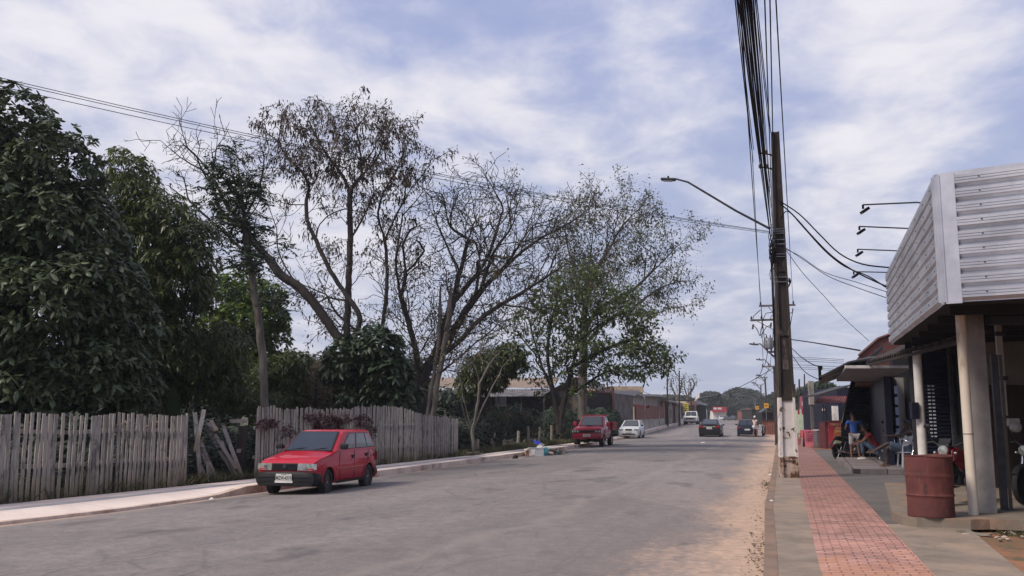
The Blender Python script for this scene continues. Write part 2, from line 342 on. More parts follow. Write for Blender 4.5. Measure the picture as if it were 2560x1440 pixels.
# right kerb, pavement strips
strip('right_kerb',lambda y:pl(KR,y)-.02,lambda y:pl(KR,y)+.13,lambda t,y:.12,concrete('old_kerb',S(128,108,94),S(108,88,74),2,1.0,S(150,114,90)),skirt=.3)
BL=[(-.4,-5),(3.15,9.68),(7.45,24.3),(16,53.5),(29,97)]; BR=[(.6,-4),(4.34,9.85),(6.36,16.68),(10.9,32.3),(17,53.5),(29.8,97)]
strip('right_pavement',lambda y:pl(KR,y)+.13,lambda y:pl(BL,y),lambda t,y:.115,OLDCON,y1=97,skirt=.1)
q=NB('brick_paving',.85); uvn=q.map('UV'); v=q.map('Object')
wob=q.N.new('ShaderNodeVectorMath'); wob.operation='SCALE'; wob.inputs['Scale'].default_value=.035
nn=q.N.new('ShaderNodeTexNoise'); nn.inputs['Scale'].default_value=2.2; nn.inputs['Detail'].default_value=2; q.L.new(uvn,nn.inputs['Vector']); q.L.new(nn.outputs['Color'],wob.inputs[0])
ad=q.N.new('ShaderNodeVectorMath'); q.L.new(uvn,ad.inputs[0]); q.L.new(wob.outputs[0],ad.inputs[1])
bt=q.N.new('ShaderNodeTexBrick'); bt.offset=.5; bt.squash=1; q.L.new(ad.outputs[0],bt.inputs['Vector'])
bt.inputs['Color1'].default_value=S(190,146,134); bt.inputs['Color2'].default_value=S(140,104,95); bt.inputs['Mortar'].default_value=S(92,68,60)
bt.inputs['Scale'].default_value=1; bt.inputs['Brick Width'].default_value=.225; bt.inputs['Row Height'].default_value=.115; bt.inputs['Mortar Size'].default_value=.011; bt.inputs['Mortar Smooth'].default_value=.3; bt.inputs['Bias'].default_value=.05
c=q.mix(q.mr(q.noise(q.map('UV',(1/.225*.9,1/.115*.45,1)),1,2,.9),.60,.64,0,.75),bt.outputs['Color'],S(118,104,100)); c=q.mix(q.mr(q.noise(v,.9,6,.7),.42,.66,0,.55),c,S(212,156,138)); c=q.mix(q.mr(q.noise(v,5,6,.7),.52,.7,0,.6),c,S(112,74,64))
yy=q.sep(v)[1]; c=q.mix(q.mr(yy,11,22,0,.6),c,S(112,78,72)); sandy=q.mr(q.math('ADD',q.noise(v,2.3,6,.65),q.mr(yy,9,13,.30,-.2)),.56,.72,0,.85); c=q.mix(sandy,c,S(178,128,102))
gb=q.math('GREATER_THAN',bt.outputs['Fac'],.5); c=q.mix(q.math('MULTIPLY',gb,.5),c,S(80,58,50)); q.bump(q.math('ADD',q.math('MULTIPLY',bt.outputs['Fac'],-1),q.math('MULTIPLY',q.noise(v,30,5),.3)),.5,.012)
BRICKPAVE=q.done(c)
strip('brick_path',lambda y:pl(BL,y),lambda y:pl(BR,y),lambda t,y:.119,BRICKPAVE,y1=97,n=2,skirt=.1)
PE=lambda y: pl(BR,y)+(1.05+max(0,(y-10))*.02 if y<14.6 else 9)
strip('side_pavement',lambda y:pl(BR,y),lambda y:pl(BR,y)+ (.95+max(0,y-10)*.05),lambda t,y:.112,OLDCON,y0=-4,y1=14.2,n=3,skirt=.1)
strip('concrete_pad',lambda y:pl(BR,y),lambda y:pl(BR,y)+14,lambda t,y:.116,PADCON,y0=14.2,y1=46,n=4,skirt=.1)
strip('dirt_lot',lambda y:pl(BR,y)+.95+max(0,y-10)*.05,lambda y:pl(BR,y)+16,lambda t,y:.06+.02*math.sin(y*3+t*9),SOIL,y0=-4,y1=14.3,n=12)
# ---------------- foliage and trees ----------------
def leafmat(name,col,col2,rough=.45,rnd=.35,trl=.25):
    m=bpy.data.materials.new(name); m.use_nodes=True; nt=m.node_tree; N=nt.nodes; L=nt.links; b=N['Principled BSDF']
    at=N.new('ShaderNodeAttribute'); at.attribute_name='rnd'; mx=N.new('ShaderNodeMix'); mx.data_type='RGBA'
    L.new(at.outputs['Fac'],mx.inputs[0]); mx.inputs['A'].default_value=col; mx.inputs['B'].default_value=col2
    L.new(mx.outputs['Result'],b.inputs['Base Color']); b.inputs['Roughness'].default_value=rough
    tr=N.new('ShaderNodeBsdfTranslucent'); L.new(mx.outputs['Result'],tr.inputs[0]); ms=N.new('ShaderNodeMixShader'); ms.inputs[0].default_value=trl
    L.new(b.outputs[0],ms.inputs[1]); L.new(tr.outputs[0],ms.inputs[2]); L.new(ms.outputs[0],N['Material Output'].inputs[0]); return m
def rot_basis(d):
    d=d/np.maximum(np.linalg.norm(d,axis=1,keepdims=True),1e-6)
    up=np.tile([0,0,1.],(len(d),1)); up[np.abs(d[:,2])>.95]=[1,0,0]
    s=np.cross(d,up); s/=np.linalg.norm(s,axis=1,keepdims=True); n=np.cross(s,d); return d,s,n
def leaves(name,P,D,size,mat_,parent,fine=False,per=1,spread=.6,droop=.3,wid=.35,jit=.0,rr=None,fold=.15,rng=None):
    """leaf blades: P bases, D outward directions, 'per' leaves in a rosette at each base; each blade a folded 6-point lance"""
    g=rng or RNG; n=len(P); P=np.repeat(P,per,0); D0=np.repeat(D,per,0); cl=np.repeat(g.random(n),per)
    d,s,nn=rot_basis(D0); k=len(P)
    ang=np.tile(np.arange(per)*2*math.pi/per,n)+g.normal(0,.35,k) if per>1 else g.random(k)*6.28
    tilt=spread*(0.7+.6*g.random(k))
    dd=d*np.cos(tilt)[:,None]+(s*np.cos(ang)[:,None]+nn*np.sin(ang)[:,None])*np.sin(tilt)[:,None]
    dd[:,2]-=droop*g.random(k)*1.2; dd,s,nn=rot_basis(dd)
    roll=g.normal(0,.5,k); s2=s*np.cos(roll)[:,None]+nn*np.sin(roll)[:,None]; n2=np.cross(s2,dd)
    L_=(size*(.6+.8*g.random(k)))[:,None]; W=L_*wid*.5
    if jit: P=P+g.normal(0,jit,(k,3))
    mid=P+dd*L_*.42; sag=np.zeros((k,3)); sag[:,2]=-1; tip=P+dd*L_+sag*L_*droop*.35
    if fine:
        c1=P+dd*L_*.30; c2=P+dd*L_*.66+sag*L_*droop*.12; up_=n2*W*fold*2
        V=np.stack([P,c1+s2*W*.80-up_,c1,c1-s2*W*.80-up_,c2+s2*W*.92-up_,c2,c2-s2*W*.92-up_,tip],1).reshape(-1,3); b=(np.arange(k)*8)[:,None]
        T=np.concatenate([b+np.array([q_]) for q_ in ((0,1,2),(0,2,3),(1,4,5),(1,5,2),(2,5,6),(2,6,3),(4,7,5),(5,7,6))],1).reshape(-1,3)
        r=np.clip(cl*.6+g.random(k)*.4,0,1); return npmesh(name,V,T,mat_,parent,np.repeat(r,8))
    V=np.stack([P,mid+s2*W-n2*W*fold*2,mid-sag*0,mid-s2*W-n2*W*fold*2,tip],1).reshape(-1,3)
    b=(np.arange(k)*5)[:,None]
    T=np.concatenate([b+np.array([[0,1,2]]),b+np.array([[1,4,2]]),b+np.array([[0,2,3]]),b+np.array([[2,4,3]])],1).reshape(-1,3)
    r=np.clip(cl*.6+g.random(k)*.4,0,1) if rr is None else np.repeat(rr,per)
    return npmesh(name,V,T,mat_,parent,np.repeat(r,5))
def bark(name,a,b,sc=6): return mat(name,a,.9,col2=b,scale=sc,stretch=(1,1,.25),bump=.5,bscale=14)
BARKD=bark('dark_bark',S(52,43,39),S(28,24,23)); BARKG=bark('grey_bark',S(96,87,80),S(60,54,50)); BARKP=bark('pale_bark',S(112,105,98),S(70,65,60)); BARKM=bark('mid_bark',S(66,57,53),S(36,31,29))
def limb_nodes(limbs,D,base,step):
    """limbs: list of pixel polylines [(px,py,depth offset),...]; the first point of a later limb joins the nearest earlier node"""
    N_=[];par=[]
    for li,l in enumerate(limbs):
        pts=[np.array(PD(p[0],p[1],D+(p[2] if len(p)>2 else 0))-base) for p in l]
        if li==0: prev=-1
        else:
            prev=int(np.argmin(np.linalg.norm(np.array(N_)-pts[0],axis=1))); 
        if li==0: N_.append(pts[0]); par.append(-1); prev=0
        # smooth polyline by Catmull-Rom
        pp=[np.array(N_[prev])]+pts[1:]
        for i in range(len(pp)-1):
            p0=pp[max(i-1,0)];p1=pp[i];p2=pp[i+1];p3=pp[min(i+2,len(pp)-1)]
            m=max(1,int(np.linalg.norm(p2-p1)/step))
            for j in range(1,m+1):
                t=j/m; q_=.5*((2*p1)+(-p0+p2)*t+(2*p0-5*p1+4*p2-p3)*t*t+(-p0+3*p1-3*p2+p3)*t**3)
                q_=q_+RNG.normal(0,step*.06,3)
                N_.append(q_); par.append(prev); prev=len(N_)-1
    return N_,par
def colonize(N_,par,A,step,infl,kill,iters=90,grav=0.,wig=.25,cap=9000):
    n0=len(N_); buf=np.zeros((cap+4000,3)); buf[:n0]=np.array(N_); n=n0; par=list(par)
    A=np.asarray(A); near=np.zeros(len(A),int); nd=np.full(len(A),1e9); new=(0,n0)
    alive=np.ones(len(A),bool)
    for it in range(iters):
        for a in range(new[0],new[1],256):
            b=min(a+256,new[1]); d=np.linalg.norm(A[:,None,:]-buf[None,a:b,:],axis=2); m=d.min(1); j=d.argmin(1)+a
            k=m<nd; nd[k]=m[k]; near[k]=j[k]
        alive&=nd>kill
        act=alive&(nd<infl)
        if not act.any() or n>=cap: break
        idx=near[act]; dv=A[act]-buf[idx]; dv/=np.linalg.norm(dv,axis=1,keepdims=True)
        u,inv=np.unique(idx,return_inverse=True); s=np.zeros((len(u),3)); np.add.at(s,inv,dv)
        s/=np.maximum(np.linalg.norm(s,axis=1,keepdims=True),1e-6); s+=RNG.normal(0,wig,(len(u),3)); s[:,2]-=grav
        s/=np.maximum(np.linalg.norm(s,axis=1,keepdims=True),1e-6)
        q_=buf[u]+s*step; m=len(q_); buf[n:n+m]=q_; par+=list(u); new=(n,n+m); n+=m
    return buf[:n].copy(),par
def branch_mesh(name,P,par,mat_,parent,rtip=.006,rbase=.25,power=None,rmin=.004):
    n=len(P); ch=[[] for _ in range(n)]
    for i,p in enumerate(par):
        if p>=0: ch[p].append(i)
    leafc=np.zeros(n)
    for i in range(n-1,-1,-1):
        if not ch[i]: leafc[i]=1
        if par[i]>=0: leafc[par[i]]+=leafc[i]
    tot=leafc[0]; ex=math.log(rbase/rtip)/math.log(max(tot,2)); R=rtip*leafc**ex
    R=np.maximum(R,rmin)
    mb=MB(); heads=[(0,None)]
    while heads:
        st,pa=heads.pop(); path=[P[st]] if pa is None else [P[pa],P[st]]; rad=[R[st]] if pa is None else [min(R[st]*1.15,R[pa]),R[st]]
        c=st
        while ch[c]:
            k=sorted(ch[c],key=lambda i:-leafc[i])
            for o in k[1:]: heads.append((o,c))
            path.append(P[k[0]]); rad.append(R[k[0]]); c=k[0]
        if len(path)>1:
            m=10 if rad[0]>.09 else 6 if rad[0]>.03 else 4 if rad[0]>.012 else 3
            mb.cr=random.random(); mb.tube(path,rad,m,caps=False)
    o=mb.build(name,mat_,parent,smooth=60,fix=False)
    tips=np.array([i for i in range(n) if leafc[i]<=2]); dirs=np.array([P[i]-P[par[i]] if par[i]>=0 else [0,0,1] for i in tips]); return o,P[tips],dirs
def ramify(N_,par,step,base,space=.55,L=(2.4,1.2,.6),zmin=2.0,up=.35,depthk=.8):
    """side branches at intervals along the limbs, each carrying shorter ones, curving upwards"""
    front=list(range(len(N_))); 
    for lv,Ln in enumerate(L):
        new=[]; sp=space*(.75**lv)
        for i in front:
            if par[i]<0 or N_[i][2]<zmin or random.random()>step/sp: continue
            d=N_[i]-N_[par[i]]; d=d/(np.linalg.norm(d)+1e-6); r=RNG.normal(0,1,3)*np.array([1,depthk,.8]); r-=d*r.dot(d); r/=np.linalg.norm(r)+1e-6
            a=random.uniform(.55,1.0); e=d*math.cos(a)+r*math.sin(a); ln=Ln*random.uniform(.5,1.15); c=N_[i]; pv=i
            for k in range(max(2,int(ln/step))):
                e=e+np.array([0,0,up*step*.8])+RNG.normal(0,.07,3); e/=np.linalg.norm(e); c=c+e*step; N_.append(c); par.append(pv); pv=len(N_)-1; new.append(pv)
        front=new
    return N_,par
def blob_pts(blobs,D,base,n,shell=.0):
    """random points inside ellipsoids given as (px,py,rx_px,ry_px,depth offset,depth radius)"""
    out=[]; vol=np.array([b[2]*b[3]*(b[5]) for b in blobs],float); vol/=vol.sum(); cnt=RNG.multinomial(n,vol); Nn=[]
    for b,k in zip(blobs,cnt):
        d=RNG.normal(0,1,(k,3)); d/=np.linalg.norm(d,axis=1,keepdims=True); r=(shell+(1-shell)*RNG.random(k))**(1/3. if shell==0 else 1)
        c=np.array(PD(b[0],b[1],D+b[4])-base); sc=(D+b[4])/F
        out.append(c+d*r[:,None]*np.array([b[2]*sc,b[5],b[3]*sc])); Nn.append(d/np.array([b[2]*sc,b[5],b[3]*sc]))
    return np.concatenate(out),np.concatenate(Nn)
def basept(px,D,z=0.1): return XY(px,D,z)
def bare_tree(nm,label,cat,px,D,limbs,blobs,natt,step,infl,kill,bm_,rbase,rtip=.006,lf=None,grav=0,wig=.25,group=None,cap=9000,rmin=.004,ram=None):
    base=basept(px,D); t=thing(nm,label,cat,base,0,group)
    b=np.array(base); limbs=[[(px,None,0)]+limbs[0]]+limbs[1:] if False else limbs
    N_,par=limb_nodes(limbs,D,base,step)
    if ram: N_,par=ramify(N_,par,step,base,**ram)
    A,_=blob_pts(blobs,D,base,natt)
    P,par=colonize(N_,par,A,step,infl,kill,grav=grav,wig=wig,cap=cap)
    o,tp,td=branch_mesh('branches' if nm!='x' else nm,P,par,bm_,t,rtip,rbase,rmin=rmin)
    o.name='trunk'
    if lf:
        for (sel,per,size,m_,kw) in lf:
            msk=sel(tp+b,RNG.random(len(tp))) if callable(sel) else RNG.random(len(tp))<sel
            if msk.any(): leaves('foliage',tp[msk],td[msk],size,m_,t,per=per,**kw)
    return t,P,par
def crown_clusters(name,blobs,D,base,n,per,size,m_,parent,shell=.72,droop=.6,spread=1.0,wid=.38,clump=0,low=-.9,flat=0,fine=False):
    """leaf rosettes near the surface of the crown's lobes, gathered in clumps with gaps between"""
    P,Nn=blob_pts(blobs,D,base,n,shell)
    Nn=Nn/np.linalg.norm(Nn,axis=1,keepdims=True)
    if clump:
        k=max(8,n//clump); c=P[RNG.integers(0,len(P),k)]; a=RNG.integers(0,k,len(P)); s=.22*np.mean([b[2]*(D+b[4])/F for b in blobs]); P=c[a]+RNG.normal(0,s,(len(P),3)); 
    Nn=Nn*.8+np.array([0,-.15,.35]); return leaves(name,P,Nn,size,m_,parent,per=per,droop=droop,spread=spread,wid=wid,fine=fine)
LM_MANGO=leafmat('mango_leaf',(.016,.032,.012,1),(.082,.110,.046,1),.5,trl=.18)
LM_HANG=leafmat('hanging_leaf',(.020,.040,.011,1),(.105,.130,.026,1),.4,trl=.35)
LM_BRIGHT=leafmat('bright_leaf',(.055,.110,.018,1),(.160,.215,.042,1),.5,trl=.4)
LM_LAYER=leafmat('layered_leaf',(.045,.076,.018,1),(.115,.155,.040,1),.6,trl=.4)
LM_OLIVE=leafmat('olive_leaf',(.045,.060,.018,1),(.105,.115,.035,1),.5,trl=.4)
LM_BROWN=leafmat('brown_leaf',(.045,.028,.022,1),(.085,.055,.036,1),.7,trl=.2)
LM_DRY=leafmat('dry_leaf',(.075,.055,.035,1),(.140,.105,.065,1),.8,trl=.2)
LM_SHRUB=leafmat('shrub_leaf',(.016,.034,.014,1),(.042,.068,.030,1),.55,trl=.15)
LM_FAR=leafmat('far_leaf',(.020,.029,.018,1),(.042,.054,.032,1),.8,trl=.12)
LM_FEATHER=leafmat('feather_leaf',(.038,.045,.028,1),(.070,.080,.040,1),.6,trl=.3)
# T1: dense broad-leaved tree at the left edge
D=23.5; base=basept(60,D); t=thing('broadleaf_tree','huge dense dark green tree with long drooping leaves at the left edge','tree',base)
B1=[(40,330,95,130,0,1.6),(150,430,95,140,0,1.8),(-60,430,120,200,0,2.2),(40,560,190,180,0,2.8),(190,600,110,150,0,2.4),(250,740,110,130,-.4,2.2),(100,800,200,170,-.8,2.8),(320,830,75,110,0,1.6),(270,940,100,110,-.6,2),(80,980,200,130,-1.2,2.4),(-90,820,120,230,-.4,2.5),(350,960,45,80,-.2,1)]
crown_clusters('crown',B1,D,base,9500,6,.22,LM_MANGO,t,shell=.66,droop=.55,spread=1.15,wid=.42,fine=True)
N_,par=limb_nodes([[(60,1180,0),(62,1000,0),(60,800,0),(50,600,0),(40,400,0)],[(60,900,0),(160,760,-.5),(240,650,0)],[(60,850,0),(-40,700,0),(-80,500,0)],[(60,700,0),(120,560,0),(150,430,0)],[(62,950,0),(200,880,-.6),(300,840,0)]],D,base,.4)
A,_=blob_pts(B1,D,base,700); P,par=colonize(N_,par,A,.28,2.5,.5,cap=2500); branch_mesh('trunk',P,par,BARKD,t,.008,.30)
# T2: hanging-leaf tree, yellow-green on top
D=31; base=basept(430,D); t=thing('drooping_tree','tall tree with hanging leaves, yellow-green on top, beside the huge dark tree','tree',base)
B2=[(325,425,70,60,0,1.4),(330,500,95,80,0,1.8),(400,540,95,70,0,2),(460,590,75,65,0,1.8),(490,650,60,70,0,1.6),(350,620,110,110,0,2.4),(430,700,110,90,0,2.4),(510,740,30,50,0,.9),(350,780,110,120,0,2.4),(430,850,80,90,0,2.2),(470,910,90,90,.5,2.2),(380,960,90,80,0,2),(560,880,70,80,1,1.6),(560,960,60,60,1,1.4)]
crown_clusters('crown',B2,D,base,8000,5,.22,LM_HANG,t,shell=.5,droop=.9,spread=1.2,wid=.30)
N_,par=limb_nodes([[(430,1160,0),(425,1000,0),(400,850,0),(370,650,0),(330,450,0)],[(415,900,0),(480,800,0),(500,680,0)],[(400,820,0),(340,740,0),(310,600,0)],[(425,1000,0),(500,920,0),(560,880,1)]],D,base,.4)
A,_=blob_pts(B2,D,base,900); P,par=colonize(N_,par,A,.3,2.6,.5,cap=3000); branch_mesh('trunk',P,par,BARKD,t,.008,.22)
# T3: bright green tree further back
D=44; base=basept(620,D); t=thing('green_tree','bright green leafy tree behind the slender pinnate-leaved tree','tree',base)
B3=[(600,722,75,42,0,2),(650,745,66,48,0,2),(560,760,60,60,0,2),(630,800,92,55,0,2.5),(550,840,60,70,0,2),(690,790,32,38,0,1),(600,860,80,60,0,2),(690,850,40,48,0,1.2),(640,920,80,60,0,2),(550,930,80,70,0,2),(700,930,60,50,0,1.5),(660,980,90,50,0,2)]
crown_clusters('crown',B3,D,base,4200,6,.24,LM_BRIGHT,t,shell=.66,droop=.35,spread=1.0,wid=.42)
N_,par=limb_nodes([[(620,1120,0),(622,980,0),(615,860,0),(600,740,0)],[(620,950,0),(670,850,0),(690,790,0)],[(620,940,0),(570,850,0),(555,760,0)]],D,base,.4)
A,_=blob_pts(B3,D,base,500); P,par=colonize(N_,par,A,.35,2.6,.6,cap=2000); branch_mesh('trunk',P,par,BARKM,t,.008,.2)
# T4: slender trunk with pinnate leaf sprays
def pinnate(name,P,Dr,L_,m_,parent,pairs=6,ll=.16):
    """feather-shaped leaf sprays: leaflets in pairs along a drooping midrib"""
    d,s,n=rot_basis(np.asarray(Dr,float)); PP=[];DD=[];rr=[]
    for k in range(1,pairs+1):
        f=k/pairs; c=P+d*L_*f+np.array([0,0,-.22*L_*f*f])
        for sg in (-1,1): PP.append(c); DD.append(s*sg*.95+d*.45+np.array([0,0,-.15])); rr.append(RNG.random(len(P)))
    PP.append(P+d*L_+np.array([0,0,-.22*L_])); DD.append(d); rr.append(RNG.random(len(P)))
    return leaves(name,np.concatenate(PP),np.concatenate(DD),ll,m_,parent,per=1,spread=.12,droop=.2,wid=.36,rr=np.concatenate(rr))
D=28; base=basept(665,D); t=thing('slender_tree','slender pale trunk with feathery dark leaf sprays in front of the leaning bare tree','tree',base)
N_,par=limb_nodes([[(668,1130,0),(662,1000,0),(655,880,0),(640,760,0),(624,650,0),(612,560,0),(600,450,0),(590,370,0)],[(612,560,0),(560,500,0),(520,470,0)],[(612,560,0),(650,500,0),(660,455,0)],[(618,600,0),(660,620,0),(690,610,0)],[(625,650,0),(600,680,0),(590,690,0)],[(600,450,0),(545,420,0)],[(600,480,0),(640,430,0)],[(637,740,0),(680,760,0),(705,775,0)],[(606,520,0),(545,545,.3),(500,560,0)]],D,base,.2)
A,_=blob_pts([(590,380,22,30,0,.6),(560,440,55,40,0,1),(610,470,50,60,0,1),(600,560,60,50,0,1),(540,500,40,40,0,.8),(640,510,25,50,0,.6),(680,615,30,30,0,.6),(620,650,60,45,0,.9),(690,740,25,50,0,.6),(520,590,30,20,0,.6),(590,720,25,25,0,.4)],D,base,220)
P,par=colonize(N_,par,A,.16,1.8,.24,cap=1500,wig=.15); o,tp,td=branch_mesh('trunk',P,par,BARKP,t,.008,.12)
k=RNG.random(len(tp))<1.0; pinnate('leaf_sprays',np.repeat(tp[k],3,0),np.repeat(td[k],3,0)*2+RNG.normal(0,.5,(3*k.sum(),3))*np.array([1,1,.45]),.50,LM_SHRUB,t,ll=.15)
# T5: leaning bare tree
T5L=[[(905,1060,0),(885,900,0),(860,865,0),(825,815,0),(790,765,0),(745,715,0),(705,690,0),(672,648,0),(640,610,0),(600,560,0),(560,500,0),(530,440,0),(500,400,0),(450,350,0)],
 [(672,648,0),(610,625,0),(560,580,.3),(520,545,.3),(470,500,.3),(440,480,.3)],[(640,610,0),(610,540,-.3),(590,470,-.3),(575,400,-.3),(590,340,-.3)],[(600,560,0),(555,530,.6),(520,440,.6),(460,400,.6),(400,350,.6)],[(600,560,0),(635,500,0),(655,440,0),(662,390,0)],[(745,715,0),(700,640,.5),(690,560,.5)],
 [(530,440,0),(540,380,0),(545,330,0)]]
bare_tree('leaning_bare_tree','bare dark tree leaning left with twiggy fan against the sky','tree',905,39,T5L,
 [(500,395,95,62,0,2.2),(590,390,80,60,0,2),(460,440,60,60,0,1.5),(560,470,80,60,0,1.6),(660,380,45,50,0,1.2),(440,360,40,30,0,1),(640,480,50,60,0,1.2),(520,540,60,30,.3,1)],1300,.17,1.5,.24,BARKD,.21,rtip=.005,wig=.12,rmin=.011,cap=14000,ram=dict(L=(1.5,1.0,.6),space=.7))
# T6: tall tree with a brown leafy crown
T6L=[[(862,1080,0),(866,900,0),(868,800,0),(872,690,0),(876,580,0),(874,500,0),(880,470,0),(905,440,0),(940,400,0),(960,350,0)],[(874,480,0),(850,430,0),(820,390,0),(790,340,0),(770,300,0)],
 [(866,880,0),(900,800,-.5),(870,745,-.5),(840,700,-.5),(815,655,-.5),(790,600,-.5),(768,550,-.5),(766,500,-.5),(772,460,-.5),(745,420,-.5),(715,390,-.5),(690,350,-.5),(660,330,-.5)],[(790,600,-.5),(800,560,-.5),(840,530,-.5),(880,520,-.5)],[(768,500,-.5),(795,440,-.5),(830,420,-.5),(860,380,-.5)],
 [(768,510,-.5),(720,510,-.5),(690,500,-.5),(660,480,-.5)],[(905,940,.5),(940,880,.5),(958,800,.5),(968,700,.5),(962,600,.5),(945,540,.5),(960,480,.5),(990,430,.5),(1010,380,.5)],[(962,600,.5),(1000,520,.5),(1040,450,.5)],[(905,440,0),(900,380,0),(890,310,0)],[(876,600,0),(910,540,0),(935,480,0)]]
br=lambda T:(lambda p,r:((p[:,2]>T)&(r<.75))|(r<.12))
bare_tree('tall_brown_tree','tall bare-limbed tree with a brown leafy top, tallest in the middle of the lot','tree',862,40,T6L,
 [(790,310,110,48,0,2.6),(900,325,100,42,0,2.6),(1000,350,70,55,0,2),(700,370,60,45,0,1.6),(850,400,120,60,0,2.4),(760,420,90,50,0,2),(960,440,90,60,0,2),(660,340,28,22,0,1),(1030,420,50,60,0,1.4),(700,500,50,20,-.5,1),(870,480,110,40,0,1.8),(830,640,80,50,0,1.6),(780,600,35,20,0,1),(960,620,60,60,0,1.4),(830,750,60,70,0,1.4),(900,300,120,30,0,2.5)],2200,.18,1.6,.25,BARKM,.22,rtip=.005,rmin=.011,wig=.12,cap=19000,ram=dict(L=(1.6,1.0,.6),zmin=5,space=.7),
 lf=[(br(9.0),6,.17,LM_BROWN,dict(spread=1.0,droop=1.2,wid=.34,jit=.10)),(.12,3,.14,LM_OLIVE,dict(spread=1.0,droop=.6,wid=.4,jit=.15))])
# T7: wide spreading bare tree
T7L=[[(1048,1090,0),(1050,1010,0),(1052,960,0),(1065,920,0),(1090,880,0),(1110,820,0),(1130,760,0),(1150,680,0),(1168,610,0),(1185,560,0),(1205,510,0)],
 [(1060,940,0),(1100,890,.3),(1150,800,.3),(1200,730,.3),(1260,670,.3),(1330,610,.3),(1400,570,.3),(1470,530,.3)],[(1056,950,0),(1040,880,-.4),(1020,800,-.4),(1000,730,-.4),(990,650,-.4),(1000,580,-.4),(1008,520,-.4)],
 [(1065,920,0),(1140,860,-.6),(1210,790,-.6),(1290,740,-.6),(1370,690,-.6),(1430,650,-.6)],[(1052,970,0),(1090,940,-1),(1140,900,-1),(1200,850,-1),(1280,810,-1)],[(1150,680,0),(1110,600,0),(1088,540,0),(1078,490,0)],[(1200,730,.3),(1230,640,.3),(1270,580,.3),(1305,520,.3)],[(1165,600,0),(1122,560,0),(1140,505,0)],
 [(1260,670,.3),(1320,580,.3),(1368,525,.3)],[(1052,960,0),(1000,900,-.8),(920,850,-.8),(840,780,-.8),(800,700,-.8)],[(1130,760,0),(1210,660,0),(1240,580,0),(1258,525,0)],[(1052,960,0),(990,920,0),(930,900,0)]]
bare_tree('spreading_bare_tree','wide bare tree whose thick limbs fan out from a short trunk behind the fence','tree',1048,42,T7L,
 [(1100,515,100,55,0,2.6),(1200,500,100,55,0,2.6),(1300,512,90,48,0,2.4),(1390,540,70,45,0,2),(1450,570,40,40,0,1.2),(1060,560,100,80,0,2.4),(1170,590,130,80,0,3),(1300,600,130,70,0,3),(1400,630,90,50,0,2),(1250,700,150,60,0,2.6),(1120,700,120,70,0,2.6),(1020,680,60,90,0,1.8),(1330,740,80,40,0,1.6),(1200,790,90,40,0,1.8),(900,800,80,60,-.8,1.2),(850,830,60,30,-.8,1)],5600,.19,1.6,.22,BARKM,.36,rtip=.005,rmin=.012,wig=.12,cap=36000,ram=dict(L=(2.3,1.3,.7),space=.55,zmin=2.6,up=.10),
 lf=[(.12,4,.15,LM_OLIVE,dict(spread=1.0,droop=.6,wid=.4,jit=.15)),(lambda p,r:(p[:,2]<8.5)&(r<.16),4,.17,LM_DRY,dict(spread=1.0,droop=.8,wid=.4,jit=.2))])
# T8: palm-straight trunk and feathery crown, right of the lot
T8L=[[(1455,1050,0),(1456,980,0),(1458,900,0),(1460,830,0),(1463,770,0),(1475,720,0),(1500,660,0),(1530,610,0),(1560,560,0),(1600,520,0)],[(1463,770,0),(1470,700,0),(1480,600,0),(1490,520,0),(1485,480,0)],[(1460,830,0),(1500,770,0),(1560,740,0),(1610,700,0),(1660,650,0),(1700,610,0)],[(1458,870,0),(1520,800,0),(1580,770,0),(1650,720,0),(1710,700,0)],
 [(1463,770,0),(1440,690,0),(1420,620,0),(1410,560,0)],[(1500,660,0),(1540,560,0),(1545,500,0)],[(1500,760,0),(1600,790,0),(1680,770,0)]]
fe=dict(spread=1.1,droop=.5,wid=.36,jit=.22)
bare_tree('feathery_tree','tall straight grey trunk with thin feathery leaves behind the red pickup','tree',1455,60,T8L,
 [(1560,540,70,55,0,2.6),(1480,520,60,50,0,2.4),(1630,560,45,50,0,2),(1600,620,70,50,0,2.5),(1670,640,45,45,0,2),(1650,700,70,35,0,2),(1700,700,38,30,0,1.4),(1430,560,60,50,0,2),(1520,650,90,60,0,3),(1620,760,80,40,0,2),(1690,765,35,18,0,1),(1480,700,80,50,0,2.6),(1440,640,60,60,0,2.2),(1620,520,40,40,0,1.6)],2600,.26,2.3,.32,BARKG,.30,rtip=.006,rmin=.012,wig=.14,cap=14000,ram=dict(L=(2.4,1.3),space=.8,zmin=6),
 lf=[(.60,5,.21,LM_FEATHER,fe),(.55,5,.22,LM_OLIVE,fe)])
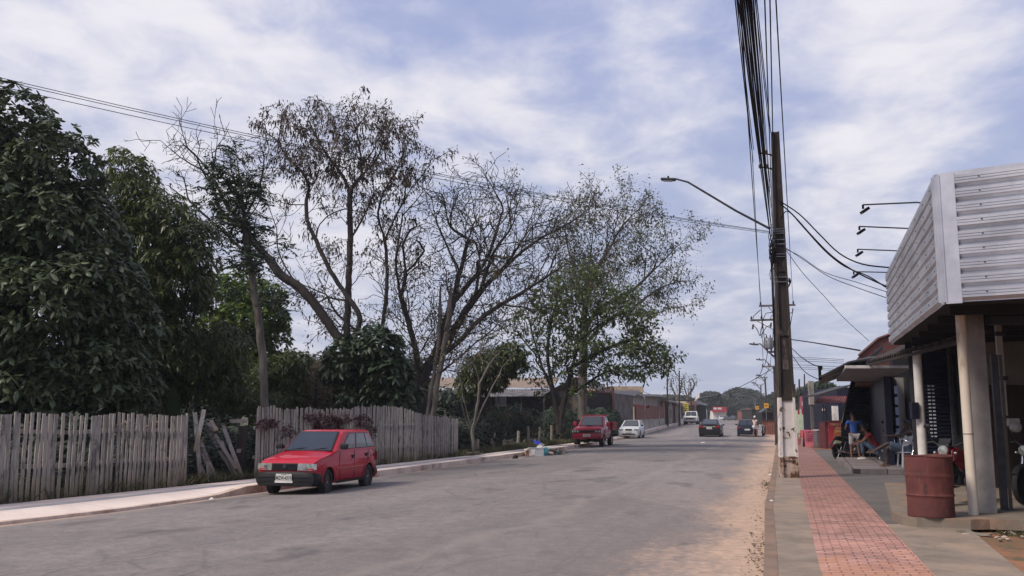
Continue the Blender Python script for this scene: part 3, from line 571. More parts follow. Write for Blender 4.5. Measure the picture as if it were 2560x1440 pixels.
# T9: several leaning stems with green layered foliage low on the right
T9L=[[(1400,1085,0),(1395,1040,0),(1380,980,0),(1350,900,0),(1330,830,0),(1310,760,0)],[(1400,1070,0),(1412,1000,0),(1430,920,0),(1450,850,0),(1470,800,0)],[(1412,1000,0),(1480,950,0),(1530,925,0),(1590,915,0),(1640,920,0)],[(1430,920,0),(1500,880,0),(1580,850,0),(1640,860,0)],[(1390,1000,0),(1370,900,0),(1375,820,0),(1390,760,0)],[(1450,850,0),(1520,800,0),(1580,790,0)],[(1350,900,0),(1300,840,0),(1270,800,0)]]
lay=dict(spread=1.2,droop=.5,wid=.48,jit=.16)
bare_tree('layered_tree','multi-stemmed leaning tree with dense layered green foliage right of the bare tree','tree',1400,50,T9L,
 [(1560,790,90,26,0,2.4),(1500,750,90,34,0,2.4),(1400,790,80,40,0,2.2),(1350,860,50,40,0,1.6),(1600,840,50,26,0,2),(1560,870,90,28,0,2.5),(1630,890,50,26,0,2),(1590,925,85,20,0,2),(1655,915,38,20,0,1.2),(1610,870,70,22,0,2),(1460,850,70,50,0,2),(1500,920,50,26,0,1.6),(1400,740,90,50,0,2.4),(1450,690,80,40,0,2.4),(1330,800,60,60,0,2),(1560,735,60,26,0,2),(1380,900,50,60,0,1.5)],2600,.2,1.9,.26,BARKD,.22,rtip=.006,rmin=.011,wig=.16,cap=14000,ram=dict(L=(1.8,1.0),space=.7,zmin=2.5),
 lf=[(lambda p,r:((p[:,0]>2.2)&(r<.8))|(r<.40),6,.24,LM_LAYER,lay),(.2,4,.18,LM_OLIVE,lay)])
# T10: small round dark tree
D=50; base=basept(1230,D); t=thing('small_round_tree','small round-topped dark tree with dense leaves in front of the long shed roof','tree',base)
B=[(1275,885,45,32,0,1),(1240,905,60,40,0,1.2),(1200,925,55,40,0,1.2),(1175,960,40,35,0,1),(1290,915,32,28,0,.8),(1230,950,50,28,0,1)]
crown_clusters('crown',B,D,base,2200,5,.22,LM_HANG,t,shell=.6,droop=1.0,spread=1.0,wid=.36)
N_,par=limb_nodes([[(1225,1090,0),(1222,1020,0),(1215,960,0),(1225,920,0)],[(1218,980,0),(1250,930,0),(1280,890,0)],[(1218,985,0),(1190,950,0)]],D,base,.3); A,_=blob_pts(B,D,base,200); P,par=colonize(N_,par,A,.25,2,.4,cap=900); branch_mesh('trunk',P,par,BARKD,t,.008,.16)
# T11: pale bare sapling by the end of the fence
bare_tree('pale_sapling','pale bare many-stemmed sapling just past the end of the slat fence','tree',1182,38.5,
 [[(1185,1128,0),(1182,1090,0),(1172,1050,0),(1160,1000,0),(1152,960,0),(1150,930,0)],[(1184,1080,0),(1192,1020,0),(1198,960,0),(1190,920,0)],[(1184,1075,0),(1215,1000,0),(1240,950,0),(1262,910,0)],[(1182,1090,0),(1168,1060,0),(1150,990,0)],[(1198,960,0),(1225,910,0),(1250,880,0)]],
 [(1160,900,30,30,0,.5),(1210,890,50,40,0,.8),(1260,900,30,30,0,.5),(1240,940,30,30,0,.5)],160,.2,1.5,.25,BARKP,.085,rtip=.010,rmin=.010,cap=900)
# T12: two pale trunks
for lb,l in (('pale grey tree trunk, left of the pair behind the fence',[(1068,1070,0),(1073,1000,0),(1082,950,0),(1092,890,0),(1098,830,0),(1100,760,0)]),('thicker pale grey trunk, right of the pair behind the fence',[(1080,1072,0),(1088,1000,0),(1098,930,0),(1112,860,0),(1122,800,0),(1126,740,0)])):
    bare_tree('pale_tree',lb,'tree',l[0][0],41,[l],[(l[-1][0],740,40,50,0,1)],60,.3,2,.35,BARKP,.13 if 'right' in lb else .09,rtip=.010,rmin=.01,cap=300,group='pale trunks behind the fence')
# shrubs and undergrowth
def shrub(nm,label,px,D,blobs,n,per,size,m_,group=None,stems=4,**kw):
    base=basept(px,D); t=thing(nm,label,'shrub',base,0,group); crown_clusters('foliage',blobs,D,base,n,per,size,m_,t,**kw)
    mb=MB()
    for i in range(stems):
        b=random.choice(blobs); e=PD(b[0],b[1],D+b[4])-base; mb=MB(); mb.tube([(random.uniform(-.2,.2),0,-.1),(e.x*.5,0,e.z*.45),e],[.05,.035,.015],5); mb.build('stem',BARKD,t,smooth=60)
shrub('broadleaf_shrub','large glossy dark green shrub with star-shaped leaf clusters behind the fence',900,34,[(880,900,70,60,0,1.2),(940,870,70,60,0,1.2),(960,930,70,60,0,1.2),(850,925,50,40,0,1),(1000,990,50,45,0,1),(930,990,60,50,0,1),(880,990,40,40,0,1)],900,8,.30,LM_SHRUB,shell=.7,droop=.5,spread=1.1,wid=.42)
shrub('leafy_bush','green bush with hanging leaves right of the slender trunk',700,36,[(700,930,60,45,0,1.2),(740,900,40,30,0,1),(660,960,50,45,0,1),(720,985,50,40,0,1)],900,6,.2,LM_HANG,shell=.6,droop=.9,spread=1,wid=.36)
shrub('olive_bush','soft olive bush rising over the broken fence gap',590,33,[(620,1000,60,34,0,1.2),(560,985,50,30,0,1),(680,1010,50,30,0,1),(600,1050,70,40,0,1)],1100,6,.11,LM_OLIVE,shell=.3,droop=.3,spread=1.2,wid=.3)
shrub('brown_thicket','dry brown twiggy thicket above the middle of the fence',790,37,[(790,930,60,55,0,1.4),(760,980,70,50,0,1.4),(830,970,50,60,0,1.3),(780,1030,80,40,0,1.3)],1500,6,.12,LM_DRY,shell=.2,droop=.5,spread=1.2,wid=.22,stems=9)
shrub('verge_bush','tangled grey-green bush behind the low fence posts',1290,52,[(1290,1045,40,40,0,1),(1310,1080,40,36,0,1),(1260,1080,40,36,0,1),(1330,1050,30,30,0,.8)],1400,5,.12,LM_SHRUB,shell=.3,droop=.4,spread=1.2,wid=.35)
shrub('thorny_bush','dense dark bush beside the pale sapling',1225,45,[(1220,1080,50,45,0,1),(1240,1040,30,30,0,.8),(1190,1060,30,40,0,.8)],1200,5,.12,LM_FAR,shell=.3,droop=.4,spread=1.2,wid=.35)
shrub('roadside_bush','leafy bush between the multi-stemmed tree and the pickup',1380,60,[(1380,1060,35,40,0,.9),(1350,1075,30,35,0,.8),(1405,1085,20,40,0,.7)],1000,5,.13,LM_FAR,shell=.3,droop=.4,spread=1.2,wid=.35)
# hedge behind the pickup
def hedge():
    base=Vector((pl(FB,58)-.8,58,gz(58)+.1)); t=thing('hedge','long dark clipped hedge along the pavement behind the red pickup','hedge',base); P=[];Nn=[]
    for k in range(5200):
        y=random.uniform(56,87); a=random.random()*math.pi; r=1-abs(random.gauss(0,.12)); z=2.15+.25*math.sin(y*.9)+.12*math.sin(y*2.7); x=pl(FB,y)-1.0
        P.append((x+.75*r*math.cos(a)-base.x,y-base.y,gz(y)+(z*(math.sin(a)**.5)*r if a else 0)-base.z)); Nn.append((math.cos(a),-.3,math.sin(a)))
    leaves('foliage',np.array(P),np.array(Nn),.15,LM_SHRUB,t,per=5,spread=1.1,droop=.3,wid=.45)
    mb=MB(base); pts=[Vector((pl(FB,y)-1.0,y,gz(y)+.5+.3*math.sin(y))) for y in range(57,87,3)]; mb.tube(pts,.06,5); mb.build('stem',BARKD,t,smooth=60)
hedge()
# the wood at the back of the lot: reads as one mass
def mass(name,label,blobs,D,n,per,size,m_,**kw):
    P,Nn=blob_pts(blobs,D,Vector((0,0,0)),n,.25)
    k=np.array([pl(FB,p[1])-.5>p[0] and p[2]>.05 for p in P]); P,Nn=P[k],Nn[k]; o=leaves(name,P,Nn+np.array([0,-.2,.3]),size,m_,None,per=per,**kw); tag(o,label,'undergrowth',None,'stuff'); return o
mass('back_wood','dark tangled woodland filling the back of the fenced lot',[(60+i*110,990+18*math.sin(i*2.1),90,85+25*math.sin(i*1.7),8*math.sin(i*2.9),3) for i in range(9)]+[(360+i*95,940+14*math.sin(i*2.3),70,55,10+6*math.sin(i),3) for i in range(8)]+[(1000+i*60,1010,50,55,2*math.sin(i),2) for i in range(3)],56,17000,4,.36,LM_FAR,spread=1.3,droop=.4,wid=.5)
mass('lot_undergrowth','low dark undergrowth on the lot floor behind the fences',[(80+i*90,1085,70,45,math.sin(i*2)*2,3) for i in range(17)],42,9000,4,.22,LM_FAR,spread=1.3,droop=.4,wid=.45)
def near_growth():
    P=[]
    for k in range(9000):
        y=random.uniform(15,40); d=abs(random.gauss(0,2.2))+.5; P.append((pl(FB,y)-d,y+random.uniform(-.3,.3),.1+random.random()**1.3*(1.25+.2*math.sin(y*1.7)+.3*math.sin(d*2))))
    P=np.array(P); o=leaves('fence_undergrowth',P,np.tile([0,-.3,1.],(len(P),1)),.17,LM_FAR,None,per=4,spread=1.3,droop=.4,wid=.4); tag(o,'dark weedy growth close behind the slat fences','undergrowth',None,'stuff')
near_growth()
# banana leaves over the fence
def banana(px,py,D,label,ang):
    base=basept(px,D); t=thing('banana_plant',label,'plant',base); mb=MB(); mb.tube([(0,0,-.1),(0,0,1.2)],[.12,.07],8); mb.build('stem',mat('banana_stem',S(70,84,50),.6),t,smooth=60)
    for k,(a,l,tl) in enumerate(ang):
        mb=MB(); vs=[];n=9
        for i in range(n+1):
            f=i/n; w=.24*math.sin(math.pi*min(1,f*.95+.06))**.6; c=Vector((math.cos(a)*tl*f,math.sin(a)*tl*f*.5,1.1+l*f-.5*tl*f*f)); s=Vector((-math.sin(a)*.35,math.cos(a),0)).cross(Vector((0,1,0))) if False else Vector((.9*math.sin(a*2+1),.3,.35))
            vs+= [c-s*w,c,c+s*w]
        fs=[]
        for i in range(n):
            for j in range(2): fs.append((i*3+j,i*3+j+1,i*3+j+4,i*3+j+3))
        mb.add(vs,fs); o=mb.build('leaf',LM_SHRUB,t,smooth=40)
banana(430,1000,25,'dark banana leaves standing above the left fence',[(2.0,1.5,.3),(.3,1.1,1.0),(2.6,.7,1.2)])
banana(600,1090,30,'broad banana leaves seen through the broken fence gap',[(1.4,.8,.5),(2.8,.5,.9),(.2,.5,.9)])
# ---------------- fences and the left side of the street ----------------
def wood(name,a,b,c,ln=(.0,.9)):
    q=NB(name,.9); v=q.map('Object',(1,1,.12)); r=q.attr('rnd'); g=q.noise(v,22,6,.7)
    col=q.mix(q.mr(g,.38,.64),a,b); col=q.mix(q.mr(r,0,1,0,1),col,c); vo=q.map('Object')
    col=q.mix(q.mr(q.noise(q.map('Object',(1,1,.5)),5,6,.7),.54,.64,0,.8),col,tuple(x*.45 for x in b[:3])+(1,))
    z=q.sep(vo)[2]; damp=q.mr(q.math('ADD',q.math('MULTIPLY',q.noise(vo,3,5),.7),q.math('MULTIPLY',z,-1)),-.35,.3,0,.75); col=q.mix(damp,col,S(92,78,54))
    pn=q.mr(r,0,1,.62,1.2); col=q.mix(1.0,col,pn,'MULTIPLY'); q.bump(g,.6,.01); return q.done(col)
WOOD=wood('weathered_wood',S(188,183,177),S(118,110,104),S(134,127,121)); WOOD2=mat('old_post',S(150,142,132),.9,col2=S(96,88,78),scale=5,stretch=(1,1,.2),bump=.4,rnd=.15)
def ipol(T,x):
    for i in range(len(T)-1):
        if x<=T[i+1][0] or i==len(T)-2:
            a,b=T[i],T[i+1]; return a[1]+(b[1]-a[1])*(x-a[0])/(b[0]-a[0])
def pixx(x,y,z):
    z-=H; return 1280+F*x/(y*cp+z*sp)
def slat_fence(label,y0,y1,tops,sp_,w,rails,lean=.02,miss=()):
    o0=Vector((pl(FB,y0),y0,.12)); t=thing('slat_fence',label,'fence',o0); mb=MB(o0); y=y0; k=0
    while y<y1:
        x=pl(FB,y)-.03; px=pixx(x,y,1); ht=PD(px,ipol(tops,px),y).z; ht+=random.uniform(-.035,.03)
        dx,dy=pl(FB,y+.5)-pl(FB,y),.5; a=math.atan2(dy,dx); L_=math.hypot(dx,dy)/.5
        if not any(abs(px-m)<1.2 for m in miss):
            ww=w*random.uniform(.72,1.15); z0=.1; h=ht-z0; mb.cr=random.random()
            n=4; cx=random.gauss(0,lean)*h; bow=random.gauss(0,.012); off=random.gauss(0,.010)
            rings=[]
            for i in range(n+1):
                f=i/n; w2=ww*(1-.12*random.random()); s=cx*f+bow*math.sin(f*3.1)+random.gauss(0,.002)
                c=Vector((x+math.cos(a)*s-math.sin(a)*off,y+math.sin(a)*s+math.cos(a)*off,z0+h*f+(random.uniform(-.02,.02) if i==n else 0)))
                u=Vector((math.cos(a),math.sin(a),0))*w2/2; v=Vector((-math.sin(a),math.cos(a),0))*.011
                rings.append([c-u-v,c+u-v,c+u+v,c-u+v])
            mb.loft(rings)
        y+=sp_/L_*random.uniform(.88,1.15); k+=1
    mb.build('slats',WOOD,t,smooth=30)
    for hh in rails:
        ys=[y0+(y1-y0)*i/12 for i in range(13)]; r=MB(o0); r.cr=.4
        r.loft([[Vector((pl(FB,yy)-.03-.05,yy+.02,hh+dz+.02*math.sin(yy*2.3)))+Vector((-.05*s,.02*s,0)) for s,dz in ((0,-.04),(1,-.04),(1,.04),(0,.04))] for yy in ys]); r.build('rail',WOOD,t,smooth=30)
    yy=y0+.3
    while yy<y1:
        p=MB(o0); p.tube([(pl(FB,yy)-.17,yy+.05,-.1),(pl(FB,yy)-.17,yy+.05,1.75)],[.07,.055],8); p.build('post',WOOD2,t,smooth=50); yy+=2.4
slat_fence('grey weathered slat fence left of the collapsed gap',14.2,21.55,[(-700,1020),(0,1034),(120,1036),(200,1038),(330,1034),(420,1037),(485,1038)],.118,.084,(1.42,.78),miss=(162,))
slat_fence('taller slat fence behind the red hatchback, right of the collapsed gap',24.0,37.2,[(600,1018),(618,1019),(700,1017),(708,1026),(730,1020),(770,1018),(790,1024),(860,1021),(880,1018),(940,1015),(990,1017),(1020,1024),(1060,1037),(1100,1041),(1150,1050)],.122,.084,(1.45,.7),.012)
# collapsed boards in the gap
def board(label,a,b,w=.08,group=None,nm='loose_board',cat='board',m=WOOD,tilt=0):
    a,b=Vector(a),Vector(b); base=Vector(a); d=(b-a); u=Vector((.93,.36,0)); u=(u-d.normalized()*u.dot(d.normalized())).normalized()*w/2; v=d.normalized().cross(u).normalized()*.012
    mb=MB(base); mb.cr=random.random(); n=4; mb.loft([[a+d*i/n+s*u*(1-.08*random.random())+q_*v+Vector((0,0,.01*math.sin(i*2))) for s,q_ in((-1,-1),(1,-1),(1,1),(-1,1))] for i in range(n+1)])
    o=mb.build(nm,m,None,smooth=30); o.location=base; tag(o,label,cat,group); return o
gb='loose boards in the fence gap'
def P2(px,py,D): return PD(px,py,D)
for l,a,b,w in [('longest grey board leaning left across the middle of the fence gap',(594,1198),(507,1052),.13),('grey board leaning left just right of the longest leaning board',(606,1196),(556,1060),.10),('thin board leaning parallel behind the longest leaning board',(590,1172),(520,1058),.09),
    ('short grey board leaning high in the fence gap',(541,1077),(528,1052),.10),('upright grey board at the left edge of the fence gap',(502,1208),(487,1032),.10),('narrow board crossing at the left edge of the gap and leaning right',(488,1130),(510,1025),.10),
    ('low board sloping down to the right from the left of the gap',(552,1204),(500,1146),.10),('dark board sloping beneath the left of the gap',(540,1206),(498,1102),.15),('thin lowest board sloping left in the gap',(522,1206),(502,1164),.06),('short upright stick at the foot of the gap',(522,1206),(517,1156),.05),
    ('pale board leaning in the centre of the gap behind the longest one',(590,1188),(553,1104),.09)]:
    D=22.2+(a[0]-490)/130*1.6; board(l,P2(a[0],a[1],D),P2(b[0],b[1],D+.25),w,gb)
t=thing('broken_fence_frame','broken wooden post with cross pieces at the right of the fence gap','fence',P2(603,1195,24.1)); o0=t.location
for a,b,w in [((600,1195),(608,1065),.22),((575,1053),(618,1053),.10),((592,1127),(614,1127),.10),((540,1145),(592,1140),.09)]:
    a,b=P2(a[0],a[1],24.2),P2(b[0],b[1],24.3); d=(b-a).normalized(); mb=MB(o0); mb.cr=.7; u=d.cross(Vector((0,1,0))).normalized()*w/2; v=Vector((0,.03,0)); mb.loft([[p-u-v,p+u-v,p+u+v,p-u+v] for p in (a,a.lerp(b,.5)+u*.1,b)]); mb.build('post' if abs(d.z)>.6 else 'rail',BARKM if w>.2 else WOOD,t,smooth=30)
# dark red creeper on the taller fence
base=Vector((pl(FB,28),28,.12)); t=thing('red_creeper','dark reddish creeper hanging over the slat fence above the hatchback','plant',base)
PP=[];
for px,py,rx,ry,n in [(665,1058,32,14,70),(720,1075,20,16,30),(818,1062,36,28,230),(850,1045,24,14,60),(905,1050,26,16,80),(925,1078,16,16,45),(780,1040,22,12,40)]:
    for i in range(n):
        D=min((23.8+.1*k_ for k_ in range(135)),key=lambda d_:abs(1280+F*pl(FB,d_)/(d_*.99)-px)); a,r=random.random()*6.28,random.random()**.5; qx=px+rx*r*math.cos(a); D=min((23.6+.1*k_ for k_ in range(140)),key=lambda d_:abs(1280+F*pl(FB,d_)/(d_*.99)-qx)); p=PD(qx,py+ry*r*math.sin(a),D); x=pl(FB,D)+.05; PP.append((x,p.y-.06,p.z))
PP=np.array(PP)-np.array(base); LM_RED=leafmat('red_creeper_leaf',(.050,.018,.022,1),(.10,.035,.035,1),.6,trl=.1)
leaves('foliage',PP,RNG.normal(0,1,PP.shape)+np.array([.2,-.6,-.6]),.12,LM_RED,t,per=2,spread=.9,droop=.4,wid=.5)
# low posts and wire along the open lot
pts=[(1192,1098,1135),(1228,1095,1134),(1234,1082,1132),(1263,1083,1124),(1295,1077,1120),(1321,1066,1114),(1350,1067,1104),(1380,1063,1100),(1402,1066,1095),(1430,1070,1090)]
tops=[]; t=None
for i,(px,ya,yb) in enumerate(pts):
    D=38+(px-1160)/270*22; a=PD(px,yb+6,D); b=PD(px+random.uniform(-2,2),ya,D); mb=MB(a); mb.cr=random.random(); mb.tube([a,a.lerp(b,.5),b],[.10,.085,.08] if i!=1 else [.07,.07,.06],7)
    o=mb.build('fence_post',WOOD2,None,smooth=50); o.location=a; tops.append((a,b))
    tag(o,['short grey post beside the pale sapling','thin post touching its taller neighbour','tall pale post, second pair member from the sapling','stout pale post left of the rubbish heap','leaning grey post behind the left of the rubbish heap','thick tallest post behind the rubbish heap','pale post just right of the blue sheet','grey post behind the right of the rubbish heap','broad post near the multi-stemmed tree','short post nearest the red pickup'][i],'post','low posts along the open lot')
for k in range(3):
    mb=MB(tops[0][0]); f=.35+.25*k; path=[]
    for i in range(len(tops)-1):
        for j in range(3): u=j/3; path.append((tops[i][0].lerp(tops[i][1],f)).lerp(tops[i+1][0].lerp(tops[i+1][1],f),u)-Vector((0,0,.04*math.sin(u*math.pi))))
    mb.tube(path,.008,3); o=mb.build('barbed_wire',mat('old_wire',S(90,84,78),.6,.6),None); o.location=tops[0][0]; tag(o,['lowest','middle','top'][k]+' barbed wire strand along the low posts','wire','barbed wires along the low posts')
# planks lying on the verge
for i,(a,b,l) in enumerate([((1160,1137),(1205,1128),'grey plank lying on the verge past the fence end'),((1165,1142),(1212,1134),'second plank lying on the verge, nearest the pavement'),((1170,1130),(1196,1122),'short plank on top of the verge planks')]):
    D=38.2-i*.3; A,B=PD(a[0],a[1],D),PD(b[0],b[1],D+1.0); A.z=B.z=.20+(.08 if i==2 else 0); board(l,A,B,.18,'planks lying on the verge',m=WOOD)
# verge grass tufts
def grass(name,label,fn,n,h,m_):
    P=[];
    for i in range(n):
        x,y=fn(); P.append((x,y,gz(y)+.10))
    P=np.array(P); o=leaves(name,P,np.tile([0,0,1.],(n,1)),h,m_,None,per=5,spread=.5,droop=.35,wid=.10); tag(o,label,'grass',None,'stuff')
def vg():
    y=random.choice([random.uniform(15,37),random.uniform(36,62),random.uniform(36,62)]); return pl(FB,y)-abs(random.gauss(0,.55))-.02,y
LM_GRASS=leafmat('verge_grass',(.10,.085,.045,1),(.085,.10,.04,1),.8,trl=.3)
grass('verge_grass','dry grass and weeds growing along the foot of the fences',vg,3000,.34,LM_GRASS)
# ---- buildings on the left ----
PLG=mat('grey_plaster',S(104,98,92),.95,col2=S(72,68,66),scale=1.2,bump=.2,dirt=S(48,46,44),dscale=.8,dlo=.52,dhi=.7); PLL=mat('light_plaster',S(166,160,152),.9,col2=S(128,122,114),scale=1.2,dirt=S(90,82,74),dscale=1.1,dlo=.5,dhi=.7)
DARKW=mat('dark_boards',S(48,44,43),.95,col2=S(28,26,27),scale=2,stretch=(4,4,1)); RUSTR=mat('old_roof_sheet',S(178,158,136),.7,col2=S(140,120,104),scale=1.5,stretch=(1,4,1)); ASB=mat('grey_roof_sheet',S(150,146,142),.8,col2=S(112,106,102),scale=2,dirt=S(80,72,68),dlo=.5,dhi=.7)
REDST=mat('red_oxide_steel',S(92,44,40),.7,col2=S(64,36,34),scale=4); DARKR=mat('dark_metal_roof',S(62,58,58),.6,col2=S(44,42,43),scale=3)
def brickmat(name,c1,c2,mo,sc=1.0,rot=0,ax=1):
    q=NB(name,.92); v=q.map('Object',rot=(0,0,rot)); s=q.sep(v); cx=q.N.new('ShaderNodeCombineXYZ'); q.L.new(s[ax],cx.inputs[0]); q.L.new(s[2],cx.inputs[1])
    bt=q.N.new('ShaderNodeTexBrick'); q.L.new(cx.outputs[0],bt.inputs['Vector']); bt.inputs['Color1'].default_value=c1; bt.inputs['Color2'].default_value=c2; bt.inputs['Mortar'].default_value=mo
    bt.inputs['Scale'].default_value=sc; bt.inputs['Brick Width'].default_value=.30; bt.inputs['Row Height'].default_value=.20; bt.inputs['Mortar Size'].default_value=.018
    c=q.mix(q.mr(q.noise(q.map('Object'),1.2,6),.45,.7,0,.6),bt.outputs['Color'],tuple(x*.5 for x in c2[:3])+(1,)); return q.done(c)
BRK=brickmat('hollow_brick',S(132,74,62),S(106,60,52),S(108,84,76)); BRKD=brickmat('old_brick',S(112,62,54),S(88,50,46),S(84,70,66))
WHITE=mat('white_paint',S(215,212,208),.8,col2=S(180,175,170),scale=2); CREAM=mat('cream_paint',S(196,182,160),.85,col2=S(170,154,134),scale=1.5)
GLASSD=mat('dark_glass',(.012,.014,.018,1),.08,spec=.6)
def seg(mb,a,b,z0,z1,th=.15,z1b=None):
    a,b=Vector((a[0],a[1],0)),Vector((b[0],b[1],0)); d=(b-a).normalized(); n=Vector((-d.y,d.x,0))*th; z1b=z1 if z1b is None else z1b
    mb.add([a+Vector((0,0,z0)),b+Vector((0,0,z0)),b+Vector((0,0,z1b)),a+Vector((0,0,z1)),a+n+Vector((0,0,z0)),b+n+Vector((0,0,z0)),b+n+Vector((0,0,z1b)),a+n+Vector((0,0,z1))],[(0,1,2,3),(7,6,5,4),(0,4,5,1),(1,5,6,2),(2,6,7,3),(3,7,4,0)])
def px2x(px,D): return XY(px,D,1.5).x
def slab(mb,a,b,c,d,th=.06): mb.quad(a,b,c,d,th)
def corr(mb,A,B,Cc,Dd,n,amp=.03,th=.0):
    """corrugated sheet: ribs run from edge A-B to edge D-C; n ribs"""
    A,B,Cc,Dd=map(Vector,(A,B,Cc,Dd)); nr=(B-A).cross(Dd-A).normalized(); vs=[];fs=[]; m=n*4
    for i in range(m+1):
        u=i/m; o=nr*amp*math.sin(u*n*2*math.pi); vs+= [A.lerp(B,u)+o,Dd.lerp(Cc,u)+o]
    for i in range(m): fs.append((2*i,2*i+2,2*i+3,2*i+1))
    k=len(vs); vs+= [v-nr*(.012) for v in vs[:k]]
    for i in range(m): fs.append((k+2*i,k+2*i+1,k+2*i+3,k+2*i+2))
    mb.add(vs,fs)
# long shed with rusty roof
base=Vector((px2x(1240,74),74,gz(74))); t=thing('shed','long low shed with a faded tan sheet roof behind the bare trees','building',base)
x0,x1=px2x(1000,72),px2x(1385,72)
mb=MB(base); corr(mb,(x1+1,80,PD(0,944,80).z),(x0,80,PD(0,944,80).z),(x0,73,PD(0,969,73).z),(x1-.2,73,PD(0,969,73).z),60,.04); mb.build('upper_roof',RUSTR,t)
mb=MB(base); corr(mb,(x1,72.9,PD(0,972,72.9).z),(x0,72.9,PD(0,975,72.9).z),(x0,69,PD(0,994,69).z),(x1-1,69,PD(0,990,69).z),60,.04); mb.build('lower_roof',ASB,t)
mb=MB(base); seg(mb,(x0,74.5),(x1+1.5,74.5),-.2,PD(0,975,74.5).z-.1,.2); mb.build('wall',DARKW,t)
mb=MB(base); seg(mb,(px2x(1245,74.2),74.2),(px2x(1330,74.2),74.2),.2,2.2,.12); mb.build('brick_panel',BRKD,t)
mb=MB(base); mb.box((px2x(1252,74.1),74.1,3.0),(.9,.06,.9)); f=mb.build('window',WHITE,t); mb=MB(base); mb.box((px2x(1252,74.1),74.0,3.0),(.7,.06,.7)); mb.build('pane',mat('sky_pane',S(170,170,180),.3),f)
for i in range(7):
    x=x0+(x1-x0)*(i+.5)/7; mb=MB(base); mb.tube([(x,69.3,-.1),(x,69.3,PD(0,990,69.3).z)],.07,6); mb.build('post',BARKM,t,smooth=50)
# truss-gabled open shelter
base=Vector((px2x(1440,80),80,.2)); t=thing('open_shelter','open shelter with a dark rusty truss gable roof behind the straight trunk','building',base)
ap=PD(1440,943,80); el=PD(1378,976,80); er=PD(1496,978,80); dp=Vector((2.2,7,0))
mb=MB(base); mb.quad(el,ap,ap+dp,el+dp,.05); mb.build('roof',DARKR,t); mb=MB(base); mb.quad(ap+Vector((.01,0,0)),er,er+dp,ap+dp+Vector((.01,0,0)),.05); mb.build('roof',DARKR,t)
for k in range(2):
    o_=dp*k*.95+Vector((0,-.05,0)); mb=MB(base); mb.tube([el+o_,ap+o_,er+o_,el+o_],.07,5); 
    for i in range(1,6):
        b_=el.lerp(er,i/6); tp=el.lerp(ap,i/3) if i<=3 else ap.lerp(er,(i-3)/3); mb.tube([b_+o_,tp+o_],.04,4)
        if i<6: mb.tube([b_+o_,(el.lerp(ap,(i-1)/3) if i<=3 else ap.lerp(er,max(0,(i-4))/3))+o_],.035,4)
    mb.build('truss',REDST,t)
for p in (el,er,el+dp,er+dp): mb=MB(base); mb.box2((p.x-.09,p.y-.09,-.1),(p.x+.09,p.y+.09,p.z-.08)); mb.build('post',REDST,t)
# truss beam running right
base=PD(1495,975,80); t=thing('roof_truss','rusty lattice truss without roof beside the open shelter','truss',base); a,b=PD(1494,976,80),PD(1530,966,80); a2=PD(1494,981,80); b2=PD(1530,981,80); mb=MB(base); mb.tube([a,b],.05,4); mb.tube([a2,b2],.05,4)
for i in range(7): mb.tube([a.lerp(b,i/6),a2.lerp(b2,i/6)],.03,4); mb.tube([a.lerp(b,i/6),a2.lerp(b2,min(1,(i+1)/6))],.03,4)
mb.tube([b,Vector((b.x,b.y,0))],.08,5); mb.build('lattice',REDST,t)
# pale hall far behind
base=Vector((px2x(1550,112),112,gz(112))); t=thing('hall','pale tan hall roofline seen above the grey house','building',base)
mb=MB(base); seg(mb,(px2x(1488,112),112),(px2x(1608,112),112),0,PD(0,981,112).z,12); mb.build('wall',CREAM,t)
mb=MB(base); mb.box2((px2x(1486,112),111.8,PD(0,981,112).z),(px2x(1610,112),124.2,PD(0,966,112).z)); mb.build('fascia',RUSTR,t)
# grey block workshop
base=Vector((px2x(1530,78),78,gz(78))); t=thing('workshop','grey plastered workshop wall above the hedge','building',base)
mb=MB(base); seg(mb,(px2x(1468,76),76),(px2x(1530,78),78),0,PD(0,982,77).z,.2); mb.build('dark_wall',DARKW,t)
mb=MB(base); seg(mb,(px2x(1531,78),78),(px2x(1583,86),86),0,PD(0,984,80).z,.2); mb.build('wall',PLG,t)
mb=MB(base); mb.quad(PD(1476,984,76),PD(1588,990,86),PD(1600,976,100),PD(1500,976,92),.06); mb.build('roof',DARKR,t)
mb=MB(base); mb.box((px2x(1531,78)+.1,77.9,2),(.16,.16,4.4)); mb.build('post',REDST,t)
# brick fronted house along the pavement
def fx(y): return pl(FB,y)-.06
base=Vector((fx(89),89,gz(89))); t=thing('brick_house','low house with grey parapet and red brick front behind the silver car','building',base)
def zz(py,D): return PD(1280,py,D).z
mb=MB(base); seg(mb,(fx(89),89),(fx(118),118),gz(89)-.3,zz(1050,89),-.15,zz(1046,118)); mb.build('plinth',PLL,t)
mb=MB(base); seg(mb,(fx(89)-.02,89),(fx(101),101),zz(1050,89)+.002,zz(1017,89),-.15); mb.build('brick_wall',BRK,t)
mb=MB(base); seg(mb,(fx(101)-.02,101),(fx(118),118),zz(1050,101),zz(1013,101),-.15); mb.build('brick_wall',BRK,t)
mb=MB(base); seg(mb,(fx(89)-.3,89.4),(fx(116)-.3,116),zz(1016,89),zz(1010,89),-.2); mb.build('red_band',mat('red_paint',S(150,52,44),.8,col2=S(120,44,38)),t)
mb=MB(base); seg(mb,(fx(89)-.6,89.6),(fx(116)-.6,116),zz(1010,89),zz(988,89),-.3,zz(990,116)); mb.build('parapet',PLL,t)
mb=MB(base); mb.box2((fx(89)-9,89.7,0),(fx(89)-.7,90.2,zz(986,89.7))); mb.build('side_wall',PLG,t)
mb=MB(base); mb.quad(PD(1585,989,90),PD(1670,992,118),PD(1650,986,122),PD(1560,984,96),.08); mb.build('roof',DARKR,t)
